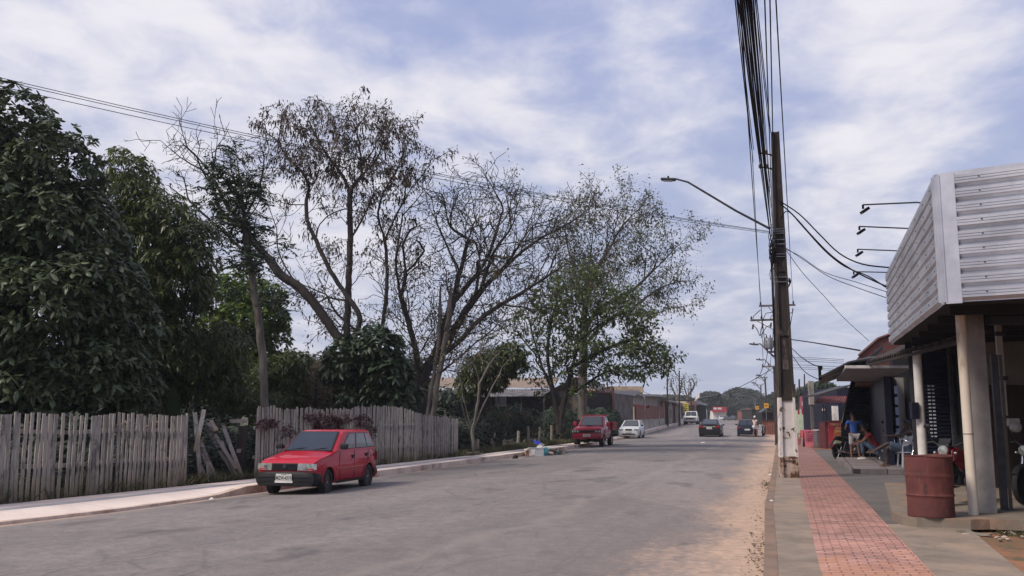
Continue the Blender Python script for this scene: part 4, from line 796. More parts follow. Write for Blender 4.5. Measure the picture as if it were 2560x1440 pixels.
for y,w in ((96,.1),(111,.1)):
    mb=MB(base); mb.tube([(fx(y)+.15,y,gz(y)),(fx(y)+.15,y,zz(990,y))],w,6); mb.build('pipe',PLL,t,smooth=50)
a=101.5; mb=MB(base); seg(mb,(fx(a)+.06,a),(fx(a+4)+.06,a+4),gz(a),zz(1019,a),-.06); d=mb.build('door',mat('grey_door',S(150,146,140),.6),t); mb=MB(base); seg(mb,(fx(a+4.2)+.08,a+4.2),(fx(a+6)+.08,a+6),gz(a),zz(1019,a),-.06); mb.build('door_post',REDST,t)
# row of shuttered garages
base=Vector((fx(120),120,gz(120))); t=thing('garage_row','row of narrow shuttered garages with a flat projecting roof','building',base)
mb=MB(base); seg(mb,(fx(118.5),118.5),(fx(152),152),gz(118)-.3,zz(1005,125),6); mb.build('wall',mat('brown_plaster',S(140,118,104),.9,col2=S(104,88,78),scale=1),t)
mb=MB(base); p=[(fx(118)+.5,118),(fx(153)+.5,153)]; z=zz(1004,120)+.05; mb.add([(p[0][0],p[0][1],z+.25),(p[1][0],p[1][1],z+.25),(p[1][0]-7,p[1][1],z+.5),(p[0][0]-7,p[0][1],z+.5)]+[(p[0][0],p[0][1],z),(p[1][0],p[1][1],z),(p[1][0]-7,p[1][1],z+.25),(p[0][0]-7,p[0][1],z+.25)],[(0,1,2,3),(7,6,5,4),(0,4,5,1),(1,5,6,2),(2,6,7,3),(3,7,4,0)]); mb.build('roof',PLL,t)
for i in range(5):
    y=122+i*6; mb=MB(base); seg(mb,(fx(y)+.05,y),(fx(y+4.2)+.05,y+4.2),gz(y),z-.5,-.05); mb.build('shutter',mat('shutter_brown',S(112,98,90),.7,col2=S(84,72,66),scale=3,stretch=(1,1,8)),t)
    mb=MB(base); mb.box((fx(y-.8)+.12,y-.8,(gz(y)+z)/2),(.35,.35,z-gz(y)-.02)); mb.build('pillar',PLL if i%2 else REDST,t)
# white gate house and yellow notice further on
base=Vector((fx(156),156,gz(156))); t=thing('white_house','small white-walled house after the garages','building',base)
mb=MB(base); seg(mb,(fx(154),154),(fx(176),176),gz(154),zz(1016,156)+.4,5); mb.build('wall',WHITE,t)
mb=MB(base); seg(mb,(fx(153)+1,153),(fx(178)+1,178),zz(1013,156)+.3,zz(1010,156)+.4,7); mb.build('roof',CREAM,t)
for i in range(3): mb=MB(base); y=157+i*6; seg(mb,(fx(y)+.05,y),(fx(y+2.5)+.05,y+2.5),1.4,3.6,-.05); mb.build('window',GLASSD,t)
def wordmesh(txt,w,h,mat_,parent,M,depth=.004,name='lettering',bold=True):
    cu=bpy.data.curves.new('txt','FONT'); cu.body=txt; cu.size=1; cu.extrude=0; cu.align_x='CENTER'; cu.align_y='CENTER'; cu.resolution_u=2
    if bold: cu.offset=.02
    ob=bpy.data.objects.new('txt',cu); C.objects.link(ob); dg=bpy.context.evaluated_depsgraph_get(); me=bpy.data.meshes.new_from_object(ob.evaluated_get(dg)); bpy.data.objects.remove(ob)
    co=np.array([v.co[:] for v in me.vertices]); mn,mx=co.min(0),co.max(0); c=(mn+mx)/2; s=np.array([w/(mx[0]-mn[0]),h/(mx[1]-mn[1])])
    for v in me.vertices:
        x=(v.co.x-c[0])*s[0]; y=(v.co.y-c[1])*s[1]; v.co=M@Vector((x,y,depth))
    me.materials.clear(); me.materials.append(mat_); o=bpy.data.objects.new(name,me); C.objects.link(o); o.parent=parent; return o
YEL=mat('yellow_board',S(214,196,60),.6,col2=S(190,172,60)); INK=mat('black_ink',S(30,28,30),.7)
base=Vector((px2x(1715,150),150,gz(150))); t=thing('notice_board','yellow notice board with dark writing hanging above the white house wall','sign',base)
z0,z1=zz(1031,150),zz(1008,150); mb=MB(base); mb.box((base.x,150,(z0+z1)/2),(.82,.06,z1-z0)); mb.build('panel',YEL,t)
for i in range(4):
    mb=MB(base); mb.box((base.x,149.95,z1-.25-i*.3),(.55-.08*(i%2),.02,.09)); mb.build('lettering',INK,t)
mb=MB(base); mb.tube([(base.x-.3,150.06,gz(150)-.1),(base.x-.3,150.06,z1)],.04,5); mb.build('post',PLG,t)
base=Vector((px2x(1730,190),190,gz(190))); t=thing('red_brick_house','red brick house with a dark sloping canopy beyond the yellow notice','building',base)
mb=MB(base); mb.box2((px2x(1717,190),190,.3),(px2x(1741,190),200,zz(1003,190))); mb.build('wall',BRK,t); mb=MB(base); mb.quad(PD(1739,1007,190),PD(1768,1014,186),PD(1768,1009,196),PD(1741,1001,196),.15); mb.build('roof',DARKR,t)
mb=MB(base); mb.box2((px2x(1742,191),191,.3),(px2x(1766,191),198,zz(1013,191))); mb.build('shop_wall',DARKW,t); mb=MB(base); mb.box((px2x(1729,189.9),189.9,zz(1020,190)),(1.0,.1,1.2)); mb.build('window',GLASSD,t)
base=Vector((px2x(1800,290),290,gz(290))); t=thing('red_shop','far red and white shop at the road junction','shop',base); RED=mat('sign_red',S(168,40,52),.5,col2=S(150,34,46))
mb=MB(base); mb.box2((px2x(1783,290),290,.5),(px2x(1816,290),298,zz(1027,290))); mb.build('wall',WHITE,t); mb=MB(base); mb.box2((px2x(1781,289),288.5,zz(1030,290)),(px2x(1817,289),290,zz(1025,290))); mb.build('awning',RED,t)
mb=MB(base); mb.box2((px2x(1783,290),289.6,zz(1025,290)),(px2x(1816,290),290.4,zz(1017,290))); mb.build('fascia',RED,t)
for a,b in ((1785,1792),(1795,1805)): mb=MB(base); mb.box2((px2x(a,289.3),289.3,zz(1024,290)),(px2x(b,289.3),289.5,zz(1019,290))); mb.build('panel',WHITE,t)
# distant trees closing the street
def far_tree(label,px,D,blobs,n,size,m_=None,group='trees closing the far end of the street',per=4):
    base=basept(px,D); t=thing('far_tree',label,'tree',base,0,group); crown_clusters('crown',blobs,D,base,n,per,size,m_ or LM_FAR,t,shell=.55,droop=.3,spread=1.3,wid=.6)
    mb=MB(base); tp=PD(blobs[0][0],blobs[0][1],D); mb.tube([Vector((base.x,base.y,base.z-.2)),tp],[.5,.25],7); mb.build('trunk',BARKD,t,smooth=50)
far_tree('broad rounded dark tree at the end of the road',1850,330,[(1850,990,42,22,0,8),(1880,1000,34,26,0,8),(1820,1005,34,20,0,8),(1860,1015,54,24,-4,8),(1800,1020,30,18,-4,6),(1895,1020,22,18,0,6),(1840,1040,60,14,0,6)],9000,.75)
far_tree('dark tree left of the broad rounded one, behind the traffic light',1775,300,[(1775,990,26,12,0,7),(1760,1005,30,16,0,7),(1790,1005,26,16,0,7),(1770,1025,40,14,0,6),(1750,1035,34,12,0,6)],4500,.7)
far_tree('small dark tree behind the left poles',1700,260,[(1700,1000,30,12,0,6),(1670,1000,30,14,0,6),(1640,1003,24,12,0,6),(1720,1010,30,16,0,6)],3600,.65)
far_tree('dark green tree behind the right poles',1935,220,[(1940,1000,22,20,0,5),(1925,1015,20,16,0,5),(1965,1010,20,22,0,5)],3000,.5)
far_tree('green bushy tree behind the red shop signs',2050,120,[(2050,975,45,22,0,3),(2020,990,40,24,0,3),(2090,985,34,20,0,3),(2040,1000,60,20,0,3)],2600,.40,LM_SHRUB)
far_tree('green tree left of the red shop signs',2000,150,[(2000,1010,24,22,0,3),(1985,1030,18,20,0,3)],1200,.5,LM_SHRUB)
for lb,px,lx in (('thin leafless tree between the left poles',1690,[(1690,1060,0),(1692,1010,0),(1694,975,0)]),('second thin leafless tree right of the left poles',1722,[(1722,1060,0),(1718,1010,0),(1722,975,0)])):
    bare_tree('thin_bare_tree',lb,'tree',px,170,[lx,[(px+3,1000,0),(px-12,965,0)],[(px+3,1000,0),(px+14,962,0)]],[(px,955,26,20,0,2.5),(px-8,970,20,14,0,2)],340,.7,6,.7,BARKG,.28,rtip=.03,rmin=.03,cap=1600,group='leafless trees by the left poles',lf=[(.35,3,.5,LM_FEATHER,dict(spread=1,droop=.3,wid=.4,jit=.3))])
# ---------------- poles, lamps and wires ----------------
POLED=mat('dark_pole_concrete',S(58,48,45),.95,col2=S(34,29,28),scale=3,stretch=(1,1,.3),bump=.4,bscale=18,dirt=S(96,84,76),dscale=5,dlo=.56,dhi=.7)
POLEW=mat('peeling_white_paint',S(206,200,198),.8,col2=S(186,178,174),scale=2,dirt=S(84,60,52),dscale=4.5,dlo=.585,dhi=.60,bump=.25)
POLER=mat('stained_pole_base',S(176,160,148),.9,col2=S(118,84,66),scale=4,dirt=S(78,50,40),dscale=6,dlo=.5,dhi=.56,bump=.3)
BLK=mat('black_cable',(.008,.008,.009,1),.9,spec=.1); STEEL=mat('galvanised_steel',S(128,130,134),.45,.7,col2=S(96,98,102),scale=8); DSTEEL=mat('dark_steel',S(60,62,68),.5,.6,col2=S(44,46,50),scale=6)
CER=mat('brown_insulator',S(60,46,42),.35); XARM=mat('weathered_crossarm',S(112,108,108),.85,col2=S(84,80,80),scale=8,stretch=(.3,1,1))
base=XY(1973,24.9,.1); base.z=.1
t=thing('utility_pole','dark concrete utility pole with peeling white base and tangled cables, nearest the camera','utility pole',base)
HP=9.5; ux=Vector((.995,-.10,0)); uy=Vector((.10,.995,0))
def pw(z): return .47-(.47-.20)*z/HP
def pd_(z): return .36-(.36-.17)*z/HP
def fl(z0,z1,name,m_):
    n=max(2,int((z1-z0)/.5)); mb=MB()
    for sx in (-1,1):
        rr=[]
        for i in range(n+1):
            z=z0+(z1-z0)*i/n; w=pw(z)/2; d=pd_(z)/2; fw=.065-.02*z/HP; cx=sx*(w-fw/2)
            rr.append([ux*(cx+a*fw/2)+uy*(b*d)+Vector((0,0,z)) for a,b in((-1,-1),(1,-1),(1,1),(-1,1))])
        mb.loft(rr)
    rr=[]
    for i in range(n+1):
        z=z0+(z1-z0)*i/n; w=pw(z)/2-.05; d=pd_(z)/2-.055; rr.append([ux*(a*w)+uy*(b*d)+Vector((0,0,z)) for a,b in((-1,-1),(1,-1),(1,1),(-1,1))])
    mb.loft(rr)
    return mb,m_,name
for z0,z1,nm_,m_ in ((-.3,.55,'stained_base',POLER),(.55,2.12,'painted_section',POLEW),(2.12,HP,'shaft',POLED)):
    mb,_,_=fl(z0,z1,nm_,m_); mb.build(nm_,m_,t)
for z,h,m_ in ((.52,.10,POLER),(2.12,.16,POLED),(3.85,.14,POLED),(5.6,.12,POLED)):
    mb=MB(); w=pw(z)/2-.03; d=pd_(z)/2-.02; mb.box((0,0,z),(2*w,2*d,h),R=math.atan2(-.10,.995)); mb.build('cross_web',m_,t)
for z in (5.25,5.38,5.95,6.02,6.3,6.42,6.6,6.66,6.72):
    mb=MB(); w=pw(z)/2+.008; d=pd_(z)/2+.008; mb.box((0,0,z),(2*w,2*d,.022),R=math.atan2(-.10,.995)); mb.build('steel_band',STEEL,t)
# marker plate, junction coil, brackets
mb=MB(); mb.box((0,-pd_(3)/2+.045,3.0),(.16,.01,.26)); mb.build('number_plate',mat('old_plate',S(96,86,80),.8,col2=S(60,52,50),scale=14),t)
mb=MB(); 
for k in range(5): mb.tube([Vector((.17+.01*k+.05*math.sin(a*.6),-.02,5.2+.02*k+.09*math.cos(a*.6))) for a in range(11)],.010,5,caps=False)
mb.build('cable_coil',BLK,t)
mb=MB(); mb.lathe([(.03,0),(.055,.02),(.06,.25),(.05,.42),(.02,.46)],10,(-.25,-.1,5.75),Matrix.Rotation(.15,4,'Y')); mb.build('splice_closure',BLK,t,smooth=40)
for z in (8.85,8.45):
    mb=MB(); mb.tube([(-.05,0,z-.22),(-.10,-.02,z-.05),(-.16,-.02,z),(-.50,-.12,z+.02)],.022,6); b_=mb.build('side_bracket',DSTEEL,t,smooth=50)
    for xx in (-.48,-.3):
        mb=MB(); mb.lathe([(.02,0),(.05,.02),(.035,.05),(.055,.07),(.03,.12)],8,(xx,-.1,z-.02)); mb.build('insulator',CER,b_,smooth=40)
mb=MB()
for k in range(9):
    a=random.uniform(0,6); z=random.uniform(6,7.2); mb.tube([Vector((-.22+.10*math.sin(a+i*.7),-.12+.08*math.cos(a+i*.9),z-i*.16)) for i in range(6)],.009,4,caps=False)
mb.build('cable_loops',BLK,t)
# street lamp arm
def lamp(px0,py0,D0,label,tip,scale=1,mid=None):
    a=PD(px0,py0,D0); b=tip; base=a; t=thing('street_lamp',label,'street lamp',base); mb=MB(base); d=b-a
    pts=[a+d*.0, a+d*.35, a+d*.7, a+d*.86, b]; pts[3]=pts[3]+Vector((0,0,.10*scale)); pts[2]=pts[2]+Vector((0,0,.07*scale)); mb.tube(pts,[.035*scale,.032*scale,.03*scale,.028*scale,.026*scale],7); mb.build('arm',DSTEEL,t,smooth=60)
    h=Vector((d.x,d.y,0)).normalized(); mb=MB(base); ang=math.atan2(h.y,h.x); mb.box(b+h*.20*scale+Vector((0,0,0)),(.42*scale,.18*scale,.07*scale),R=Matrix.Rotation(ang,3,'Z')@Matrix.Rotation(-.12,3,'Y'),bev=.02*scale); mb.build('lamp_head',DSTEEL,t)
    mb=MB(base); mb.box(b+h*.22*scale-Vector((0,0,.045*scale)),(.26*scale,.13*scale,.015),R=Matrix.Rotation(ang,3,'Z')@Matrix.Rotation(-.12,3,'Y')); mb.build('lens',mat('lamp_lens',S(180,182,186),.2),t)
    mb=MB(base); mb.lathe([(.03*scale,0),(.03*scale,.05*scale),(.015*scale,.07*scale)],8,b+h*.2*scale+Vector((0,0,.035*scale))); mb.build('photocell',BLK,t)
tipx=PD(1688,447,25.8); lamp(1925,572,24.9,'street lamp on a long curved arm reaching over the road from the nearest pole',tipx)
# further poles
def far_pole(label,px,py0,D,h,r,arms=(),lampt=None,lean=0,nm='utility_pole',m_=POLED,g=None):
    base=XY(px,D,.1); top=PD(py0[0],py0[1],D); t=thing(nm,label,'utility pole',base,0,g); mb=MB(base); mb.tube([base-Vector((0,0,.2)),top],[r,r*.6],8); mb.build('shaft',m_,t,smooth=50)
    for (x0,x1,y) in arms:
        a=PD(x0,y,D-.2); b=PD(x1,y-(x1-x0)*.03,D-.2); mb=MB(base); mb.box((a+b)/2,((b-a).length,.11,.12),R=Matrix.Rotation(0,3,'Z')@Matrix.Rotation(-math.atan2(b.z-a.z,b.x-a.x),3,'Y')); ar=mb.build('crossarm',XARM,t)
        for f in (.04,.42,.95):
            p=a.lerp(b,f); mb=MB(base); mb.lathe([(.02,.05),(.05,.09),(.07,.14),(.04,.17),(.06,.21),(.02,.26)],8,p); mb.build('insulator',CER,ar,smooth=40)
        mb=MB(base); q_=a.lerp(b,.25); mb.tube([q_-Vector((0,0,.05)),top*.0+Vector((base.x+(top.x-base.x)*.8,D-.1,q_.z-.7))],.02,4); mb.build('brace',DSTEEL,t)
    return t,base
t2,b2=far_pole('second utility pole, mostly hidden behind the nearest one, carrying a transformer',1944,(1940,742),57,9,.17,[(1898,1988,765),(1876,1942,801),(1917,1944,880)])
mb=MB(b2); c=PD(1922,872,56.8); mb.lathe([(.22,0),(.27,.04),(.27,.58),(.24,.62),(.24,.66)],16,c); tr=mb.build('transformer',mat('transformer_grey',S(128,128,134),.5,.2,col2=S(104,104,112),scale=3),t2,smooth=40)
for k in range(6): mb=MB(b2); a=math.radians(150+k*40); mb.box((c.x+.29*math.cos(a),c.y+.29*math.sin(a),c.z+.3),(.05,.02,.42),R=a); mb.build('cooling_fin',MATS['transformer_grey'],tr)
for dx in (-.12,.12): mb=MB(b2); mb.lathe([(.03,0),(.05,.03),(.035,.06),(.05,.09),(.03,.12),(.02,.22)],8,c+Vector((dx,0,.66))); mb.build('bushing',CER,tr,smooth=40)
mb=MB(b2); mb.tube([c+Vector((.2,0,.4)),c+Vector((.55,.1,.4))],.04,5); mb.tube([c+Vector((.2,0,.15)),c+Vector((.55,.1,.15))],.04,5); mb.build('mount',DSTEEL,t2)
for px,y in ((1882,812),(1906,810),(1927,808)):
    p=PD(px,y,56.8); mb=MB(b2); mb.box(p-Vector((0,0,.12)),(.09,.09,.30),R=Matrix.Rotation(.15,3,'Y')); mb.build('fuse_cutout',CER,t2)
def hang(pts,D,r=.012):
    return [PD(x,y,D) for x,y in pts]
for pts in ([(1901,775),(1884,790),(1882,800)],[(1903,775),(1905,790),(1906,800)],[(1936,780),(1915,783),(1908,798)],[(1937,787),(1928,790),(1926,800)],[(1884,813),(1892,822),(1900,840)],[(1907,813),(1902,825),(1901,840)],[(1928,812),(1915,818),(1903,838)],[(1903,845),(1906,834),(1915,836),(1918,845)],[(1903,770),(1906,800),(1911,850)],[(1982,770),(1981,780),(1970,787)],[(1983,772),(1978,800),(1973,835)]):
    mb=MB(b2); mb.tube(hang(pts,56.7),.022,4,caps=False); mb.build('jumper_wire',BLK,t2)
lamp(1938,893,56.9,'street lamp arm on the pole with the transformer',PD(1895,860,57.5),1.3)
t3,_=far_pole('dark leaning utility pole just right of the transformer pole line',1942,(1935,914),88,9,.16,[(1905,1943,917)]); lamp(1941,925,88,'street lamp on the leaning third pole',PD(1906,899,89),1.5)
far_pole('utility pole with one crossarm left of the leaning dark pole',1920,(1912,942),158,8,.2,[(1890,1919,945)],g='far poles along the right side'); lamp(1914,956,158,'tiny street lamp fourth along the right side',PD(1898,938,160),2.2)
far_pole('most distant utility pole with a crossarm above the far trees',1904,(1902,962),200,8,.2,[(1884,1907,963)],g='far poles along the right side'); lamp(1903,975,200,'tiny street lamp farthest along the right side',PD(1886,957,203),2.6)
for px,y0,D,r,lb in ((1669,938,112,.13,'slim dark post left of the thin bare trees'),(1699,926,118,.13,'tallest slim dark post before the thin bare trees'),(1728,955,150,.14,'slim dark post right of the thin bare trees'),(1999,948,95,.14,'dark slim pole left of the green bushy tree on the right'),(1988,960,110,.13,'second dark slim pole right of the nearest utility pole'),(1994,968,130,.13,'third dark slim pole right of the nearest utility pole'),(2012,935,100,.12,'slim pole with a small bracket above the red signs')):
    far_pole(lb,px,(px-1,y0),D,6,r,nm='post')
t=thing('signpost_panel','yellow vertical panel on the dark leaning pole','sign',PD(1944,998,60)); mb=MB(t.location); a=PD(1941,1012,60); b=PD(1948,985,60); mb.box2((a.x,59.9,a.z),(b.x,60.05,b.z)); mb.build('panel',mat('amber_panel',S(222,160,30),.5,col2=S(200,140,24)),t)
mb=MB(t.location); c=PD(1945,1070,60.2); mb.tube([(c.x,60.1,0),(c.x,60.1,PD(0,980,60).z)],.06,6); mb.build('post',DSTEEL,t)
# ---- cables ----
cab_g='overhead cables above the pavement'
def cable(label,pts,r,m_=BLK,group=None,nm='overhead_cable'):
    mb=MB(pts[0]); mb.tube(pts,r,5,caps=False); o=mb.build(nm,m_,None,smooth=60); o.location=pts[0]; return tag(o,label,'cable',group)
def catenary(a,b,sag,n=14): return [a.lerp(b,i/n)-Vector((0,0,sag*4*(i/n)*(1-i/n))) for i in range(n+1)]
PB=XY(1973,24.9,.1)
def overhead(P,pxtop,span,sag,py=0):
    """line from point P on a pole towards the camera and on to the next pole behind it"""
    zN=P.z-.5
    for _ in range(12):
        d=ray(pxtop,py); D=(zN-H)/d[2]*d[1]; N=PD(pxtop,py,D); s=(Vector((P.x,P.y,0))-Vector((N.x,N.y,0))).length; f=s/span; zN=P.z-sag*4*f*(1-f)
    dr=(Vector((N.x,N.y,0))-Vector((P.x,P.y,0))).normalized(); Q=Vector((P.x,P.y,P.z))+dr*span; Q.z=P.z
    return catenary(P,Q,sag,24)
def Pp(px,py,D=24.85): return PD(px,py,D)
tele=[(1934,640,1846,.012),(1931,628,1850,.009),(1928,600,1854,.013),(1926,585,1859,.018),(1927,560,1864,.020),(1929,570,1869,.014),(1930,590,1873,.020),(1932,615,1879,.012),(1930,545,1867,.008),(1929,520,1862,.009),(1927,500,1858,.010),(1925,480,1880,.012),(1926,470,1884,.012),(1924,455,1876,.010)]
for i,(px,py,pt,r) in enumerate(tele):
    cable('black cable in the thick telecom bundle rising left of the nearest pole',overhead(Pp(px,py),pt+(pt-1850)*.15,34,.55+.05*math.sin(i*2)),r*.62,group='cables of the thick bundle')
for i,(px,py,pt,r) in enumerate([(1879,372,1838,.012),(1884,374,1842,.010),(1896,372,1852,.012),(1900,402,1856,.012),(1883,405,1843,.010)]):
    cable('thin power wire running from the side brackets near the pole top',overhead(Pp(px,py,24.8),pt,34,.45),r,group='wires at the side brackets')
for px,py,pt,lb in ((1924,330,1888,'wire running from the very top of the nearest pole'),(1927,332,1892,'second wire running from the top of the nearest pole')):
    cable(lb,overhead(Pp(px,py,24.9),pt,34,.4),.011)
for px,pt,lb in ((1903,1850,'leftmost high wire leading to the crossarm on the transformer pole'),(1938,1912,'middle high wire leading to the crossarm on the transformer pole'),(1940,1925,'second middle high wire leading to the transformer pole'),(1983,1940,'rightmost high wire leading to the crossarm on the transformer pole')):
    cable(lb,overhead(PD(px,760,57),pt,66,.9),.012 if px<1985 else .012)
# spliced tangle hanging in the bundle
base=Pp(1900,150,15.5); mb=MB(base)
# between poles 1-2-3...
for i,(a,b,s) in enumerate([(Pp(1926,610),PD(1936,890,57),.5),(Pp(1928,640),PD(1937,885,57),.6),(Pp(1930,600),PD(1938,880,57),.55),(Pp(1880,374,24.8),PD(1901,762,57),.2)]):
    cable(['upper','middle','lower','leftmost'][i]+' cable from the nearest pole on to the transformer pole',catenary(a,b,s),.018 if i<3 else .011)
for i,(a,b) in enumerate([((1903,761,57),(1908,915,88)),((1937,761,57),(1925,915,88)),((1919,880,57),(1907,916,88)),((1908,915,88),(1892,944,158)),((1925,915,88),(1905,944,158)),((1892,944,158),(1885,962,200)),((1917,944,158),(1905,962,200))]):
    cable(['first wire between transformer pole and third pole','second wire between transformer pole and third pole','lowest wire between transformer pole and third pole','left wire between third and fourth poles','right wire between third and fourth poles','left wire between the two farthest poles','right wire between the two farthest poles'][i],catenary(PD(*a),PD(*b),.3),.02 if i<3 else .035)
# crossing the street to the left
for i,(y0,py) in enumerate(((74,578),(82,580),(100,583))):
    cable(['topmost','middle','lowest'][i]+' thin wire crossing the sky over the left trees',catenary(Pp(1922,py),PD(-500,y0,13),.25),.0065)
cable('thin wire crossing the street in the distance near the traffic lights',catenary(PD(1940,915,88),PD(1600,975,120),2.2),.03)
# drops to the right-hand buildings
def drop(label,pts,Ds,r):
    P_=[PD(x,y,D) for (x,y),D in zip(pts,Ds)]; out=[]
    for i in range(len(P_)-1):
        p0=P_[max(i-1,0)];p1=P_[i];p2=P_[i+1];p3=P_[min(i+2,len(P_)-1)]
        for j in range(4):
            u=j/4; out.append(.5*((2*p1)+(p2-p0)*u+(2*p0-5*p1+4*p2-p3)*u*u+(3*p1-p0-3*p2+p3)*u**3))
    out.append(P_[-1]); cable(label,out,r,nm='drop_cable')
drop('top thick drop cable sagging to the metal fascia',[(1950,503),(1998,535),(2048,585),(2098,633),(2155,660),(2224,669)],[24.8,24,23,22.2,21.4,20.6],.018)
drop('middle thick drop cable sagging to the metal fascia corner',[(1952,510),(1985,540),(2030,590),(2080,640),(2140,680),(2216,716)],[24.8,24,23,22.2,21.4,20.9],.018)
drop('lowest thick drop cable ending below the metal fascia corner',[(1953,545),(1970,528),(2010,570),(2060,625),(2110,665),(2170,690),(2214,718)],[24.8,24.4,23.6,22.8,22,21.4,20.9],.014)
drop('pale thin wire sagging from the pole to the fascia',[(1962,618),(2010,650),(2070,690),(2140,718),(2218,745)],[24.8,24,23,22,20.9],.009)
drop('second pale thin wire sagging from the pole to the fascia',[(1962,622),(2000,640),(2060,680),(2140,705),(2218,730)],[24.8,24,23,22,20.9],.008)
drop('long thin wire falling from the pole to the brick gable',[(1962,620),(2005,680),(2060,740),(2110,795),(2172,852)],[24.8,26,28,30,32],.009)
drop('dark cable from behind the pole to the brick gable',[(1973,848),(2030,856),(2090,866),(2150,876)],[57,48,40,33],.03)
drop('cable sagging from behind the pole to the canopy bracket',[(1974,865),(2000,890),(2030,910),(2056,918)],[57,48,40,34],.022)
drop('lower cable sagging from behind the pole to the dark canopy',[(1976,880),(1992,905),(2015,932),(2050,950)],[57,50,46,42],.02)
for i,y in enumerate((893,897,902,912,918,922)): drop('faint wire %s crossing behind the canopy'%['first from top','second from top','third from top','fourth from top','fifth from top','lowest'][i],[(1976,y),(2040,y+2),(2110,y+6)],[140,140,140],.03)
# ---- traffic lights and road signs ----
def signal(label,px,D,side,xe,py):
    base=XY(px,D,.1); t=thing('traffic_light',label,'traffic light',base); top=PD(px,py+10,D); e=PD(xe,py,D); mb=MB(base); mb.tube([base,top,top+Vector((side*1,0,.5)),e],[.12,.10,.09,.07],7); mb.build('mast',STEEL,t,smooth=50)
    mb=MB(base); mb.box(e-Vector((0,.1,.25)),(.6,.3,1.3),bev=.04); h=mb.build('signal_head',BLK,t)
    for k in range(3): mb=MB(base); mb.lathe([(.13,0),(.13,.08)],10,e+Vector((0,-.26,.15-k*.4)),Matrix.Rotation(math.pi/2,4,'X')); mb.build('lens',GLASSD,h)
signal('traffic light on the left mast over the junction',1743,235,1,1799,988)
signal('traffic light on the right mast over the junction',1888,235,-1,1826,986)
def bump_sign(label,px,D,y0,y1):
    base=XY(px,D,.1); t=thing('road_sign',label,'sign',base); a=PD(px,y1,D); b=PD(px,y0,D); s=(b.z-a.z); mb=MB(base); mb.box(((a.x),D,(a.z+b.z)/2),(s*.95,.03,s)); mb.build('panel',mat('amber_panel',S(222,160,30)),t)
    mb=MB(base); mb.prism([(-.32*s,-.08*s),(-.1*s,.1*s),(.1*s,.1*s),(.32*s,-.08*s)],Matrix.Translation((a.x-base.x+base.x,D-.03,(a.z+b.z)/2))@Matrix.Rotation(math.pi/2,4,'X'),.01); mb.build('bump_symbol',INK,t)
    mb=MB(base); mb.tube([base,(a.x,D+.03,a.z+.1)],.05,6); mb.build('post',STEEL,t)
bump_sign('smaller yellow speed bump sign by the right traffic light mast',1893,150,1015,1024); bump_sign('larger yellow speed bump sign beside the dark pole',1916,120,1008,1020)
t=thing('banner_flag','white fluttering flag on the left traffic light mast','flag',PD(1741,1000,234)); mb=MB(t.location)
mb.add([PD(1748,982,234),PD(1740,990,234),PD(1736,1003,234.3),PD(1742,1000,234),PD(1749,992,233.8)],[(0,1,2,3,4)]); mb.build('cloth',WHITE,t)
# ---------------- right-hand buildings ----------------
SD=Vector((.307,.952,0)).normalized(); SN=Vector((.952,-.307,0))
q=NB('fascia_metal',.42,.55); v=q.map('Object',(.4,.4,1)); q.b.inputs['Specular IOR Level'].default_value=.6
c=q.mix(q.mr(q.noise(v,2.2,5),.35,.65),S(190,191,198),S(158,160,168)); c=q.mix(q.mr(q.noise(q.map('Object',(1,1,.25)),5,6,.7),.56,.72,0,.5),c,S(150,148,150)); q.L.new(q.mr(q.noise(v,5,4),.3,.7,.34,.55),q.b.inputs['Roughness']); FASC=q.done(c)
TRIM=mat('fascia_trim',S(192,194,202),.42,.5,col2=S(168,170,180),scale=2.5)
C0=Vector((5.95,12.5,0)); E0=Vector((8.72,21.1,0)); R0=C0+Vector((.87,-.5,0))*5
base=Vector((7.4,14.4,.116)); t=thing('corner_shop','open-fronted corner shop under a big corrugated metal fascia, nearest on the right','building',base)
def ribbed(name,A,B,za0,za1,zb0,zb1,n=9):
    """sheet with horizontal trapezoid ribs between A (heights za0..za1) and B; ribs face outwards"""
    d=(B-A).normalized(); nr=Vector((d.y,-d.x,0)); 
    if nr.dot(Vector((-1,-1,0)))<0: nr=-nr
    prof=[]
    for i in range(n):
        for f,o in ((0,0),(.06,.0),(.29,.055),(.45,.055),(.47,.045),(.49,.055),(.64,.055),(.66,.045),(.68,.055),(.88,.055),(.96,0)): prof.append(((i+f)/n,o))
    prof.append((1,0)); vs=[];fs=[];mc=24
    for k in range(mc+1):
        u=k/mc; p=A.lerp(B,u); z0=za0+(zb0-za0)*u; z1=za1+(zb1-za1)*u; w=.004*math.sin(u*31+1)
        for f,o in prof: vs.append(p+nr*(o+w)+Vector((0,0,z0+(z1-z0)*f)))
    m=len(prof)
    for k in range(mc):
        for i in range(m-1): fs.append((k*m+i,(k+1)*m+i,(k+1)*m+i+1,k*m+i+1))
    mb=MB(base); mb.add(vs,fs); o=mb.build(name,FASC,t)
    return nr
zn0,zn1,zf0,zf1=3.25,5.03,3.36,4.95
n1=ribbed('side_fascia',C0,E0,zn0,zn1,zf0,zf1,9); n2=ribbed('front_fascia',C0,R0,zn0,zn1,zn0+.02,zn1+.06,9)
mb=MB(base)
for A,d in ((C0,(R0-C0).normalized()),(C0,(E0-C0).normalized())):
    nr=n2 if d.y<0 else n1; w=.20 if d.y<0 else .10
    mb.loft([[A+nr*.062+Vector((0,0,z)),A+nr*.062+d*w+Vector((0,0,z)),A+nr*.056+d*w+Vector((0,0,z)),A+nr*.02+Vector((0,0,z))] for z in (zn0-.02,zn1+.02)])
mb.box((C0.x+.03,C0.y+.03,(zn0+zn1)/2),(.16,.16,zn1-zn0-.01),R=.3); mb.build('corner_trim',TRIM,t)
mb=MB(base)
